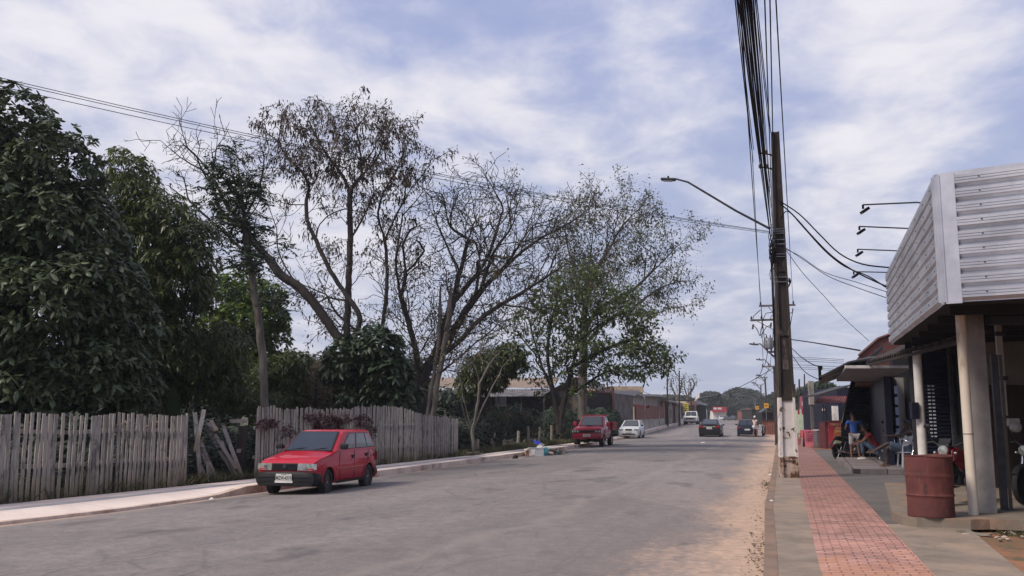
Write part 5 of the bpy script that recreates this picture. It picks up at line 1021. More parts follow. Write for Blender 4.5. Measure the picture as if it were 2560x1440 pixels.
for A,B,za,zb,nr in ((C0,E0,zn1,zf1,n1),(C0,R0,zn1,zn1+.06,n2)): mb.loft([[p+nr*.05+Vector((0,0,z-.03)),p+nr*.05+Vector((0,0,z+.03)),p-nr*.06+Vector((0,0,z+.03)),p-nr*.06+Vector((0,0,z-.03))] for p,z in ((A,za),(B,zb))])
mb.build('cap_flashing',TRIM,t)
SCREW=mat('screw',S(110,108,108),.4,.8)
mb=MB(base)
for i in range(9):
    for (A,B,za0,za1,zb0,zb1,nr) in ((C0,E0,zn0,zn1,zf0,zf1,n1),(C0,R0,zn0,zn1,zn0+.02,zn1+.06,n2)):
        for u in ((.06,.16,.28,.42,.56,.7,.84) if nr is n1 else (.10,.27,.5,.75)):
            p=A.lerp(B,u); z=za0+(zb0-za0)*u+((za1-za0)*(1-u)+(zb1-zb0)*u)*((i+.62)/9); mb.ball(p+nr*.057+Vector((0,0,z)),.013,6,4)
sc_=mb.build('screws',SCREW,t); sc_['kind']='stuff'
mb=MB(base); mb.loft([[E0+Vector((0,0,z)),E0+SN*6+Vector((0,0,z)),E0+SN*6+SD*.05+Vector((0,0,z)),E0+SD*.05+Vector((0,0,z))] for z in (zf0,zf1)]); mb.build('end_fascia',TRIM,t)
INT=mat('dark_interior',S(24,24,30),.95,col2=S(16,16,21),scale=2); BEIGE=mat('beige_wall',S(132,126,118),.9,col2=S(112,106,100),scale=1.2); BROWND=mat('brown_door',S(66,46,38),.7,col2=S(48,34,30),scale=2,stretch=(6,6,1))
# ceiling, beams
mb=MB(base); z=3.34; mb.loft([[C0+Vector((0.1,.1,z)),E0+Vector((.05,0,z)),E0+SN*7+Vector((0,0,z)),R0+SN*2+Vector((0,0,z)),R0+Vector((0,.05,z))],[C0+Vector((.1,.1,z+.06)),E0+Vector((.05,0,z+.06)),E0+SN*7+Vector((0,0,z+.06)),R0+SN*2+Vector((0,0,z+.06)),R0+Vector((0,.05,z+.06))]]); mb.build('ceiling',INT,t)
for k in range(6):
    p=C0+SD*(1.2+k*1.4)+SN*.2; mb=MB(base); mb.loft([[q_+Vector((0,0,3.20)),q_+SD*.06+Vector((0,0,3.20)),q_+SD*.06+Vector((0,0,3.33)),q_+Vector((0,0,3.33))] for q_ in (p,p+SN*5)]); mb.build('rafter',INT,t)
# column, downpipe, posts
COL=mat('cast_concrete',S(142,139,138),.95,col2=S(110,107,105),scale=1.6,dirt=S(96,88,82),dscale=1.1,dlo=.52,dhi=.66,bump=.3,bscale=12)
PVC=mat('cream_pipe',S(206,196,182),.5,col2=S(188,174,156),scale=1.5,stretch=(1,1,.3),dirt=S(140,122,102),dscale=3,dlo=.58,dhi=.7)
cx=XY(2468,14.5,.2); mb=MB(base); mb.box((cx.x,14.62,1.70),(.335,.34,3.20),R=-.25,bev=.012); mb.build('column',COL,t)
cx=XY(2439,14.15,.2); mb=MB(base); mb.tube([(cx.x,14.2,.2),(cx.x,14.2,1.45),(cx.x,14.2,3.3)],.073,18); mb.build('downpipe',PVC,t,smooth=60)
mb=MB(base); mb.tube([(cx.x,14.2,1.44),(cx.x,14.2,1.455)],.0755,18); mb.build('pipe_joint',mat('joint',S(120,112,102),.7),t)
mb=MB(base); x=XY(2503,14.9,1).x; mb.box((x,14.9,1.45),(.10,.09,2.5),R=-.2); mb.build('door_jamb',DSTEEL,t); mb=MB(base); mb.box((x+.13,14.95,1.45),(.04,.05,2.5),R=-.2); mb.build('jamb_edge',PLG,t)
mb=MB(base); a=XY(2470,14.3,3); mb.box2((a.x+.02,14.2,3.13),(a.x+3,14.4,3.26)); mb.build('lintel',DSTEEL,t)
x=XY(2508,15.6,2).x
mb=MB(base); mb.box((x,15.6,2.5),(.10,.05,1.55)); mb.build('cable_duct',mat('grey_duct',S(160,158,156),.6,col2=S(138,136,134)),t)
for z in (3.1,2.35): mb=MB(base); mb.box((x,15.56,z),(.16,.04,.07)); mb.build('duct_clip',DSTEEL,t)
mt=XY(2535,15.3,1.6); mb=MB(base); mb.box((mt.x,15.35,1.62),(.20,.13,.13),bev=.02); m_=mb.build('gas_meter',mat('meter_grey',S(158,156,154),.5,.3,col2=S(130,128,128)),t); mb=MB(base); mb.lathe([(.075,0),(.085,.02),(.085,.10),(.05,.12)],16,(mt.x,15.32,1.54),Matrix.Rotation(math.pi/2,4,'X')); mb.build('meter_dial',MATS['meter_grey'],m_,smooth=40); mb=MB(base); mb.tube([(mt.x-.14,15.35,1.75),(mt.x-.12,15.35,1.66),(mt.x,15.35,1.66)],.025,6); mb.build('meter_pipe',MATS['meter_grey'],m_)
# back walls at the end of the porch: louvred shutters, beige wall and brown door
NAVY=mat('navy_shutter',S(30,33,56),.5,.2,col2=S(20,22,40),scale=2); 
def shutter(name,x0,x1,D,z0,z1,pitch=.085,parent=t,base_=base,m=NAVY):
    mb=MB(base_); n=int((z1-z0)/pitch); prof=[]
    for i in range(n): prof+=[(0,z0+i*pitch),(.028,z0+(i+.25)*pitch),(.028,z0+(i+.6)*pitch),(0,z0+(i+.85)*pitch)]
    vs=[];fs=[]
    for x in (x0,x1):
        for d,z in prof: vs.append((x,D-d,z))
    m_=len(prof)
    for i in range(m_-1): fs.append((i,m_+i,m_+i+1,i+1))
    mb.add(vs,fs); return mb.build(name,m,parent)
DW=21.0; xa=px2x(2308,DW); xb=px2x(2376,DW); xc=px2x(2384,DW); xd=px2x(2450,DW)
shutter('shutter',xa,xb-.02,DW,.15,3.3); shutter('shutter',xc+.02,xd,DW+.06,.15,3.3,.11)
mb=MB(base); mb.box(((xb+xc)/2,DW-.06,1.75),(.07,.06,3.1)); mb.build('guide_rail',STEEL,t); mb=MB(base); mb.box((px2x(2392,DW-.3),DW-.3,2.2),(.05,.04,1.8)); mb.build('guide_rail',DSTEEL,t)
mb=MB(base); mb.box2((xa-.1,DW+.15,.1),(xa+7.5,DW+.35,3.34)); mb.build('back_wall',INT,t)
sl_=mat('painted_slot_light',S(196,202,214),.5)  # pale colour for small boxes painted as light showing through the shutter gaps
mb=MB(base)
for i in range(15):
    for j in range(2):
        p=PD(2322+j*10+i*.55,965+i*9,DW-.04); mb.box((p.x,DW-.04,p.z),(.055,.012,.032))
o=mb.build('painted_light_slots',sl_,t); o['kind']='stuff'
DWB=19.5; x1=px2x(2478,DWB); mb=MB(base); mb.box2((x1,DWB,PD(0,962,DWB).z),(x1+4,DWB+.15,3.34)); mb.build('wall',BEIGE,t); mb=MB(base); mb.box2((x1,DWB-.02,.12),(x1+4,DWB+.1,PD(0,962,DWB).z-.01)); mb.build('door',BROWND,t)
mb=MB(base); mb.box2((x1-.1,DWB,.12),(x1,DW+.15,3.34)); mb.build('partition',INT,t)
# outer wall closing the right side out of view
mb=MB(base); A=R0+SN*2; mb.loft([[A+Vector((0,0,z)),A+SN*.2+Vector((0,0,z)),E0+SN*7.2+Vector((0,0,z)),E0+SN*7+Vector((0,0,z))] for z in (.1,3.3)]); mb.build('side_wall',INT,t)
# spotlights on arms
for i,(tx,ty,ax,ay,lb) in enumerate([(2157,519,2293,506,'topmost spotlight on a rod above the metal fascia'),(2148,573,2268,571,'second spotlight from the top on a rod above the fascia'),(2144,630,2243,627,'third spotlight from the top on a rod above the fascia'),(2134,686,2222,681,'lowest spotlight on a rod above the fascia')]):
    f_=(ax-2340)/(2218-2340); D=1/((1-f_)/12.5+f_/21.0); a=PD(ax,ay,D+.15); b=PD(tx,ty-7,D+.55); o0=a; s_=thing('spotlight',lb,'spotlight',o0,0,'spotlights along the fascia')
    mb=MB(o0); mb.tube([b,a,a+(a-b).normalized()*.5-Vector((0,0,.1))],.014,6); mb.build('rod',DSTEEL,s_)
    mb=MB(o0); mb.tube([b,b-Vector((0,0,.07))],.02,5); mb.box(b+Vector((.03,0,-.10)),(.15,.12,.05),R=Matrix.Rotation(-.6,3,'Y'),bev=.01); mb.build('lamp_head',BLK,s_); mb=MB(o0); mb.box(b+Vector((.018,0,-.122)),(.12,.10,.008),R=Matrix.Rotation(-.6,3,'Y')); mb.build('lens',mat('lamp_lens',S(180,182,186),.2),s_)
# slab with a broken edge
sx=XY(2262,13.9,.2).x
def slabz(): 
    e=[(sx+2.55,21),(sx+.10,14.6),(sx-.0,14.0),(sx+.12,13.78),(sx+.45,13.72),(sx+.8,13.55),(sx+1.1,13.60),(sx+1.5,13.42),(sx+1.9,13.46),(sx+2.3,13.36),(sx+2.8,13.40),(sx+6,13.3),(sx+6,21)]
    return e
BRS=mat('broken_slab',S(128,116,104),.95,col2=S(92,84,76),scale=1.5,bump=.5,bscale=10,dirt=S(150,120,98),dscale=1.5)
mb=MB(Vector((sx,13.6,.1))); P=slabz(); mb.prism(P,Matrix.Translation((0,0,.10)),.145); o=mb.build('porch_slab',BRS,None); o.location=(sx,13.6,.1); tag(o,kind='structure')
for i in range(46):
    a=random.uniform(0,1); x=sx+.3+a*2.6+random.gauss(0,.1); y=13.3-random.random()**1.5*1.1*(1-.3*a)-.15*a; r=random.uniform(.015,.055); mb=MB(); mb.cr=random.random()
    bm=bmesh.new(); bmesh.ops.create_icosphere(bm,subdivisions=1,radius=1)
    for v_ in bm.verts: v_.co=Vector((v_.co.x*r*random.uniform(.7,1.4),v_.co.y*r*random.uniform(.6,1.2),v_.co.z*r*.6))
    bm.verts.index_update(); mb.add([v_.co.copy() for v_ in bm.verts],[[v_.index for v_ in f.verts] for f in bm.faces]); bm.free()
    o=mb.build('stone',mat('rubble',S(176,160,146),.9,col2=S(120,104,92),scale=8,rnd=.3),None); o.location=(x,y,.08+r*.3); tag(o,'small broken stone among the rubble below the porch slab','stone','rubble stones below the slab')
def wd(): return sx+.9+random.random()*2.6,13.2-abs(random.gauss(0,.16))
P_=np.array([(wd()+(.07,)) for _ in range(90)]); o=leaves('slab_weeds',P_,np.tile([0,0,1.],(90,1)),.13,LM_GRASS,None,per=5,spread=.7,droop=.4,wid=.12); tag(o,'small green weeds under the broken slab edge','weeds',None,'stuff')
board('broken lump of timber lying against the slab corner',(sx+.45,13.25,.13),(sx+.75,12.9,.10),.09,nm='timber_scrap',cat='timber',m=WOOD2)
# tiled awning
base=Vector((8.6,20,3.1)); t=thing('tiled_awning','dark clay-tile awning on a timber frame below the metal fascia','awning',base); TILE=mat('dark_clay_tile',S(66,54,50),.85,col2=S(42,35,34),scale=4,rnd=.35)
A=PD(2170,908,24.2); B=PD(2412,846,16.3); up=Vector((.42,-.20,.20)); n=34
for cnum in range(3):
    mb=MB(base)
    for i in range(n):
        p=A.lerp(B,(i+.5)/n)+up*(cnum*.92); q_=p+up*1.04+Vector((0,0,.03)); w=(B-A).normalized()*((B-A).length/n*.46); mb.cr=random.random(); rg=[]
        for pt,s in ((p,1.0),(q_,.82)):
            ring=[]
            for k in range(6): a=math.pi*k/5; ring.append(pt+w*math.cos(a)*s+Vector((0,0,.085*math.sin(a)*s)))
            for k in range(6): a=math.pi*(5-k)/5; ring.append(pt+w*math.cos(a)*s*.86+Vector((0,0,.068*math.sin(a)*s)))
            rg.append(ring)
        mb.loft(rg)
    mb.build('tile_course',TILE,t,smooth=50)
for cnum in range(4):
    o_=up*(cnum*.85)-Vector((0,0,.05)); mb=MB(base); a,b=A+o_,B+o_; mb.loft([[p+Vector((-.03,0,-.03)),p+Vector((.03,0,-.03)),p+Vector((.03,0,.03)),p+Vector((-.03,0,.03))] for p in (a,b)]); mb.build('batten',BARKD,t)
mb=MB(base); mb.loft([[p+Vector((-.03,0,-.07)),p+Vector((.03,0,-.07)),p+Vector((.03,0,.06)),p+Vector((-.03,0,.06))] for p in (A-(B-A).normalized()*.05,A+up*2.6-(B-A).normalized()*.05)]); mb.build('barge_board',DSTEEL,t)
mb=MB(base); a,b=A+up*2.8+Vector((0,0,.02)),B+up*2.8+Vector((0,0,.02)); mb.loft([[p+Vector((-.1,0,-.02)),p+Vector((.15,.05,.0)),p+Vector((.15,.05,.05)),p+Vector((-.1,0,.03))] for p in (a,b)]); mb.build('ridge_flashing',DSTEEL,t)
base=XY(2313,20.2,.12); t=thing('round_column','white round column below the tiled awning','column',base); mb=MB(); mb.lathe([(.11,0),(.105,.05),(.10,.1),(.092,2.9),(.092,3.12)],18); mb.build('shaft',WHITE,t,smooth=50); mb=MB(); mb.box((-.16,-.08,1.72),(.16,.12,.36),bev=.01); mb.build('meter_box',NAVY,t)

# second building: canopy, pillar, dark shop front
base=Vector((10.3,25,.1)); t=thing('canopy_shop','shop with a sloping metal canopy and flat white-edged soffit, beyond the tiled awning','building',base)
z=PD(0,917,24).z; a=XY(2114,24,2.9); b=XY(2278,24,2.9)
mb=MB(base); mb.loft([[Vector((a.x,24,z0)),Vector((b.x,24,z0)),Vector((b.x,24,z0))+SD*9,Vector((a.x,24,z0))+SD*9] for z0 in (z-.05,z+.02)]); mb.build('soffit',mat('soffit_grey',S(112,110,112),.8,col2=S(92,90,94)),t)
mb=MB(base); mb.box2((a.x-.02,23.95,z-.04),(b.x,24.0,z+.035)); mb.build('soffit_edge',WHITE,t)
p0=PD(2050,942,31); p1=PD(2176,893,24.6); p2=p1+SD*12+Vector((0,0,.1)); p3=p0+SD*9; up_=PD(2205,868,24.8)
mb=MB(base); corr(mb,p1,p0,p3,p2,1,0); mb.build('canopy_sheet',DARKR,t)
mb=MB(base); mb.quad(p1,up_,up_+SD*12,p2,.05); mb.build('canopy_sheet',DARKR,t)
mb=MB(base); mb.quad(p0+Vector((0,0,-.02)),p1+Vector((0,0,-.02)),Vector((b.x,24.1,z+.35)),Vector((a.x+.2,24.3,z+.12)),.04); mb.build('gable_infill',DARKR,t)
mb=MB(base); mb.tube([p0,p1,up_],.035,5); mb.tube([p0+SD*3,p1+SD*3],.03,5); mb.build('canopy_frame',DSTEEL,t)
mb=MB(base); mb.tube([p0+Vector((0,0,-.1)),p0+Vector((0,0,.25))],.05,6); mb.box(p0+Vector((.02,0,.3)),(.12,.1,.12)); mb.build('wire_bracket',BLK,t)
x=px2x(2247,29.4); mb=MB(base); mb.box2((x,29.4,.1),(x+.28,29.8,z-.05)); mb.build('pillar',BEIGE,t); x2=px2x(2272,29.2); mb=MB(base); mb.box2((x2,29.2,.1),(x2+.5,29.5,z-.05)); mb.build('pillar',INT,t)
mb=MB(base); mb.box2((x+.1,29.85,.1),(x+7,30.1,3.6)); mb.build('wall',INT,t)
mb=MB(base); A=Vector((px2x(2215,28.5),28.5,.1)); mb.loft([[A+Vector((0,0,z0)),A+SD*9+Vector((0,0,z0)),A+SD*9+SN*.2+Vector((0,0,z0)),A+SN*.2+Vector((0,0,z0))] for z0 in (0,3)]); mb.build('shop_front',NAVY,t)
mb=MB(base); 
for i in range(6):
    zz_=.9+i*.33; mb.box((x-.05,29.36,zz_),(.11,.02,.24))
mb.build('price_list',mat('faded_poster',S(120,132,160),.7,col2=S(150,156,170),scale=8),t)

# navy corrugated screen (trapezoid) behind the standing man
base=XY(2165,36,.1); t=thing('corrugated_screen','dark navy corrugated metal screen, narrow at the top, behind the standing man','screen',base)
T=[(2131,940),(2180,940),(2192,970),(2218,1028),(2220,1060),(2222,1112),(2104,1112),(2103,1060),(2113,1010)]
pts=[PD(x,y,36) for x,y in T]; mb=MB(base); zt=pts[0].z; zb=.12; n=44; vs=[];fs=[]
def xr(z,side):
    py=None; L_=[(p.z,p.x) for p in ([pts[0],pts[8],pts[7],pts[6]] if side<0 else [pts[1],pts[2],pts[3],pts[4],pts[5]])]; L_.sort()
    for i in range(len(L_)-1):
        if z<=L_[i+1][0] or i==len(L_)-2:
            f=(z-L_[i][0])/max(L_[i+1][0]-L_[i][0],1e-4); return L_[i][1]+(L_[i+1][1]-L_[i][1])*max(-.2,min(1,f))
for i in range(n*2+1):
    z=zb+(zt-zb)*i/(n*2); d=.03*(i%2); vs+= [(xr(z,-1),36-d,z),(xr(z,1),36-d,z)]
for i in range(n*2): fs.append((2*i,2*i+1,2*i+3,2*i+2))
k=len(vs); vs+=[(x,y+.05,z) for x,y,z in vs]; fs+=[(k+a,k+d_,k+c_,k+b_) for a,b_,c_,d_ in fs]
mb.add(vs,fs); mb.build('sheet',NAVY,t); mb=MB(base); mb.tube([(xr(z_,-1),35.95,z_) for z_ in (zt,zt*.7,zt*.45)],.03,5); mb.build('edge_strip',PLG,t)
mb=MB(base); mb.tube([pts[0]+Vector((-.2,0,.05)),pts[1]+Vector((1.2,0,.05))],.04,5); mb.build('top_rail',DSTEEL,t)
# white cloth hanging
t=thing('hanging_cloth','white cloth hanging on the navy screen','cloth',PD(2227,1045,30.2)); mb=MB(t.location); a=PD(2221,1030,30.2); b=PD(2231,1060,30.2); rr=[]
for i in range(6):
    z=b.z+(a.z-b.z)*i/5; rr.append([Vector((a.x+(b.x-a.x)*k/5+.01*math.sin(i*2),30.2+.02*math.sin(k*2.4),z)) for k in range(6)])
mb.loft(rr,close=False,caps=False); mb.build('cloth',WHITE,t)
# brick gable
base=Vector((12.6,33,.1)); t=thing('brick_gable','bare brick gable wall rising behind the metal fascia','building',base); pol=[PD(x,y,33) for x,y in ((2146,892),(2170,871),(2194,850),(2232,836),(2300,836),(2300,960),(2146,960))]
mb=MB(base); mb.loft([pol,[p+SD*6 for p in pol]]); mb.build('wall',brickmat('gable_brick',S(112,60,56),S(88,48,46),S(90,72,68),ax=0),t); mb=MB(base); e=[p+Vector((0,-.03,.04)) for p in pol[:5]]; [mb.tube([e[i_],e[i_+1]],.05,4) for i_ in range(4)]; mb.build('coping',REDST,t)
# raised tiled platform in front of the canopy shop
PLATM=mat('grey_tiles',S(132,124,120),.8,col2=S(104,98,96),scale=1.2); q=NB('platform_tiles',.75); v=q.map('Object',rot=(0,0,.31)); bt=q.N.new('ShaderNodeTexBrick'); bt.offset=0; q.L.new(v,bt.inputs['Vector']); bt.inputs['Color1'].default_value=S(132,122,120); bt.inputs['Color2'].default_value=S(108,100,100); bt.inputs['Mortar'].default_value=S(52,48,48); bt.inputs['Scale'].default_value=1; bt.inputs['Brick Width'].default_value=.9; bt.inputs['Row Height'].default_value=.9; bt.inputs['Mortar Size'].default_value=.02
PT=q.done(q.mix(q.mr(q.noise(q.map('Object'),2,6),.4,.7,0,.5),bt.outputs['Color'],S(84,78,78)))
f0=G(2134,1184,.12); a=Vector((f0.x,f0.y,.12)); b=Vector((XY(2300,f0.y,.1).x,f0.y-.4,.12)); mb=MB(a); mb.loft([[a+Vector((0,0,z)),b+Vector((0,0,z)),b+SD*9+Vector((0,0,z)),a+SD*8.5+Vector((-.3,0,z))] for z in (0,.13)]); o=mb.build('platform',PT,None); o.location=a; tag(o,kind='structure')
# canopies, red shop and signs further on
base=Vector((15,44,.1)); t=thing('red_awning_shop','low shop with rusty red awning under a dark sheet canopy, beyond the navy screen','building',base)
mb=MB(base); A_,B_=PD(2046,986,43),PD(2128,961,41); mb.quad(A_,B_,B_+Vector((.6,4,0)),A_+Vector((.6,4,0)),.06); mb.build('canopy',DARKR,t)
mb=MB(base); corr(mb,PD(2032,1007,45),PD(2128,1007,45),PD(2128,990,46.5),PD(2052,991,46.5),14,.03); mb.build('awning',mat('rusty_red_sheet',S(136,66,60),.8,col2=S(100,52,50),scale=2),t)
mb=MB(base); mb.box2((px2x(2096,50),50,.1),(px2x(2150,50),56,3.3)); mb.build('wall',NAVY,t); mb=MB(base); mb.box2((px2x(2085,49.8),49.8,.1),(px2x(2097,49.8),50.1,2.3)); mb.build('column',WHITE,t)
mb=MB(base); A_=PD(2042,1019,54); mb.box2((A_.x,53.9,A_.z),(px2x(2122,54),54.1,PD(0,1004,54).z)); mb.build('fascia_board',RED,t)
wordmesh('DO PA',.86,.30,WHITE,t,Matrix.Translation(Vector((px2x(2096,53.9),53.88,PD(0,1006.5,54).z))-base)@Matrix.Rotation(math.pi/2,4,'X'))
mb=MB(base); mb.box2((px2x(2058,52),52,PD(0,1027,52).z),(px2x(2120,52),52.1,PD(0,1021,52).z)); mb.build('valance',mat('valance',S(160,90,92),.8,col2=S(214,206,206),scale=3,stretch=(4,1,1),lo=.45,hi=.55),t)
for i in range(8): mb=MB(base); xx=px2x(2060+i*5.2,51.9); mb.box((xx,51.9,1.25),(.05,.05,2.3)); mb.build('window_bar',DSTEEL,t)
base=Vector((19.5,60,.1)); t=thing('red_sign_shop','shop with a large red sign reading DO above striped bunting','shop',base)
mb=MB(base); mb.box2((px2x(2015,60),60,PD(0,1022,60).z),(px2x(2062,60),60.3,PD(0,986,60).z)); mb.build('sign_board',RED,t)
mb=MB(base); a,b=PD(2015,1022,60.01),PD(1999,1023,66); mb.add([a,b,PD(1999,992,66),PD(2015,987,60.01)],[(0,1,2,3)]); mb.build('side_board',mat('faded_red',S(176,70,84),.6,col2=S(160,60,74)),t)
mb=MB(base); a,b=PD(2013,1014,60.4),PD(2004,1014,63.5); mb.add([a,b,PD(2004,1003,63.5),PD(2013,1002,60.4)],[(0,1,2,3)]); mb.build('poster',WHITE,t).location=(0,-.06,0)
wordmesh('DO',.26,.16,WHITE,t,Matrix.Translation(Vector((px2x(2026,59.9),59.98,PD(0,1006.5,60).z))-base)@Matrix.Rotation(math.pi/2,4,'X'))
for i in range(12):
    xx=px2x(2001+i*5,59.6); mb=MB(base); mb.box((xx,59.6+(.3 if i<3 else 0),PD(0,1030,60).z+.05*(i%2)),(.11,.02,.30)); mb.build('bunting',WHITE if i%2 else RED,t)
mb=MB(base); mb.box2((px2x(2010,66),66,.1),(px2x(2075,66),70,2.2)); mb.build('wall',mat('pale_green_wall',S(196,204,176),.8,col2=S(170,180,150)),t)
for px in (2018,2062): mb=MB(base); mb.box((px2x(px,60),60,1.2),(.10,.10,2.4)); mb.build('post',REDST if px>2030 else PLG,t)
base=Vector((px2x(2006,74),74,.2)); t=thing('green_wall','turquoise painted wall with dark graffiti beyond the red sign','wall',base); mb=MB(base); mb.box2((px2x(1992,74),74,.1),(px2x(2022,74),76,PD(0,1034,74).z)); mb.build('wall',mat('turquoise_paint',S(104,158,136),.8,col2=S(84,134,116),scale=2,dirt=S(50,80,70),dscale=3,dlo=.58,dhi=.62),t)
mb=MB(base); mb.box2((px2x(1990,80),80,.1),(px2x(1999,80),81,PD(0,1028,80).z)); mb.build('pillar',PLL,t)
t=thing('shop_pillar','tall pale plaster slab standing before the red signs','pillar',XY(2035,52,.1)); mb=MB(); mb.box2((-.13,0,PD(0,1007,52).z-.2),(.13,.2,PD(0,957,52).z)); mb.build('slab',PLL,t); mb=MB(); mb.box2((-.08,.05,0),(.08,.15,PD(0,1007,52).z)); mb.build('post',PLG,t)
# brown low wall and shelter at the right of the road
base=Vector((px2x(1925,82),82,.1)); t=thing('brown_wall','low rusty brown sheet wall by the right kerb beyond the nearest pole','wall',base); mb=MB(base); corr(mb,(px2x(1905,82),82,.05+gz(82)),(px2x(1950,82),82,.05+gz(82)),(px2x(1950,82),82,PD(0,1052,82).z),(px2x(1905,82),82,PD(0,1052,82).z),8,.02); mb.build('sheet',mat('rust_wall',S(132,84,70),.9,col2=S(104,66,58),scale=1.5),t); mb=MB(base); mb.box2((px2x(1904,82),81.95,PD(0,1053,82).z),(px2x(1951,82),82.05,PD(0,1050,82).z)); mb.build('cap',REDST,t)
base=Vector((px2x(1920,130),130,.6)); t=thing('market_stall','dark open stall with a pitched roof right of the road','stall',base)
ap=PD(1921,1018,130); l=PD(1903,1031,130); r=PD(1944,1034,130); dp=Vector((1,6,0)); mb=MB(base); mb.quad(l,ap,ap+dp,l+dp,.08); mb.build('roof',DARKR,t); mb=MB(base); mb.quad(ap+Vector((.01,0,0)),r,r+dp,ap+dp+Vector((.01,0,0)),.08); mb.build('roof',DARKR,t)
for p in (l,r,l+dp,r+dp): mb=MB(base); mb.tube([p,Vector((p.x,p.y,.5))],.08,5); mb.build('post',DSTEEL,t)
mb=MB(base); mb.box2((l.x+.4,131,.5),(r.x-.4,135,2.4)); mb.build('wall',INT,t)
base=Vector((px2x(1875,215),215,.7)); t=thing('brick_hut','small reddish brick hut with a sign at the junction','building',base); mb=MB(base); mb.box2((px2x(1862,215),215,.6),(px2x(1884,215),222,PD(0,1027,215).z)); mb.build('wall',BRK,t); mb=MB(base); mb.box2((px2x(1864,214),214,PD(0,1026,214).z),(px2x(1872,214),214.2,PD(0,1020,214).z)); mb.build('sign_board',RED,t); mb=MB(base); mb.box2((px2x(1861,215),214.6,PD(0,1027,215).z),(px2x(1885,215),222.3,PD(0,1025.5,215).z)); mb.build('roof',DARKR,t)
base=Vector((px2x(1895,180),180,.7)); t=thing('dark_shed','dark roadside shed between the signs','building',base); mb=MB(base); mb.box2((px2x(1880,180),180,.6),(px2x(1903,180),188,PD(0,1024,180).z)); mb.build('wall',DARKW,t); mb=MB(base); mb.box2((px2x(1878,180),179.5,PD(0,1024,180).z),(px2x(1905,180),188.3,PD(0,1021,180).z)); mb.build('roof',PLG,t)
mb=MB(base); mb.box2((px2x(1885,179.8),179.8,1),(px2x(1892,179.8),180,2.8)); mb.build('door',GLASSD,t)
# hoarding, freezer, signs on the pavement
base=XY(2100,47,.11); t=thing('food_banner','red and gold food banner on a frame reading TEMOS FRANGO','banner',base)
a=px2x(2071,47); b=px2x(2131,47); h=PD(0,1053,47).z; mb=MB(base); mb.box2((a,47,.12),(b,47.08,h)); mb.build('panel',RED,t)
mb=MB(base); mb.box2((a-.16,47.1,.12),(a-.02,48,h-.05)); mb.build('side_panel',mat('maroon_panel',S(92,34,40),.7),t)
q=NB('roast_picture',.6); v=q.map('Object'); c=q.mix(q.mr(q.noise(v,3,5),.4,.6),S(196,128,60),S(160,84,48)); FOOD=q.done(c)
mb=MB(base); mb.prism([(a-base.x+.25,.35),(b-base.x,.30),(b-base.x,1.02),(a-base.x+.3,1.02),(a-base.x+.22,.7)],Matrix.Translation(base+Vector((0,-.005,0)))@Matrix.Rotation(math.pi/2,4,'X'),.012); mb.build('picture',FOOD,t)
mb=MB(base); mb.prism([(a-base.x+.15+.5*math.cos(k*.5)*1+.45,.34+.14*math.sin(k*.5)) for k in range(13)],Matrix.Translation(base+Vector((0,-.02,0)))@Matrix.Rotation(math.pi/2,4,'X'),.006); mb.build('plate_picture',mat('plate_white',S(190,180,160),.6,col2=S(110,120,70),scale=9),t)
GOLD=mat('gold_letters',S(226,190,130),.6)
for k,(tx,w,dx) in enumerate((('TEMOS FRANGO',1.10,.0),('ASSADO OU',.80,.12),('MARMITEX',.78,.14))):
    wordmesh(tx,w,.105,GOLD,t,Matrix.Translation(Vector(((a+b)/2+dx,46.985,h-.16-k*.17))-base)@Matrix.Rotation(math.pi/2,4,'X'),name='lettering')
mb=MB(base); mb.box2((a-.05,46.95,h),(b+.05,47.12,h+.04)); mb.build('frame',PLG,t)
base=XY(2058,49,.11); t=thing('grey_cabinet','waist-high grey metal cabinet beside the food banner','cabinet',base); mb=MB(); mb.box((0,.3,.46),(.62,.6,.86),bev=.02); mb.build('body',mat('cabinet_grey',S(104,96,100),.6,.1,col2=S(86,80,84),scale=2),t); mb=MB(); mb.box((.03,.28,.915),(.68,.66,.04),R=.05); mb.build('top',WHITE,t)
mb=MB(); mb.prism([(-.12,.25),(-.05,.35),(-.14,.48),(-.02,.62),(-.1,.75),(.04,.72),(.02,.55),(.09,.42),(0,.28)],Matrix.Translation((0,-.006,.02))@Matrix.Rotation(math.pi/2,4,'X'),.004); mb.build('painted_mark',mat('dark_mark',S(62,56,62),.8),t)
base=XY(2028,50,.11); t=thing('sandwich_board','pink handwritten board reading COMPRAMOS on the brick pavement','sign',base); mb=MB(); h=.90; mb.box((0,0,h/2+.02),(.66,.03,h),R=Matrix.Rotation(-.1,3,'X')); mb.build('panel',mat('pink_board',S(206,110,124),.7,col2=S(190,96,112),scale=3),t)
mb=MB(); mb.box((0,.28,h/2),(.64,.03,h),R=Matrix.Rotation(.28,3,'X')); mb.build('back_panel',DARKW,t)
wordmesh('COMPRAMOS',.60,.12,mat('purple_ink',S(84,40,70),.7),t,Matrix.Translation((0,-.066,.80))@Matrix.Rotation(math.pi/2,4,'X'),name='lettering')
rr=random.Random(3)
for k in range(6):
    mb=MB(); x=-.26
    while x<(.24 if k!=3 else .02): w=rr.uniform(.03,.06); mb.box((x+w/2,-.066+.008*k,.66-k*.095+rr.uniform(-.006,.006)),(w,.004,.042)); x+=w+rr.uniform(.008,.03)
    mb.build('lettering',MATS['purple_ink'],t)
mb=MB(); mb.box((.20,-.05,.45),(.14,.004,.13)); mb.build('white_patch',WHITE,t)
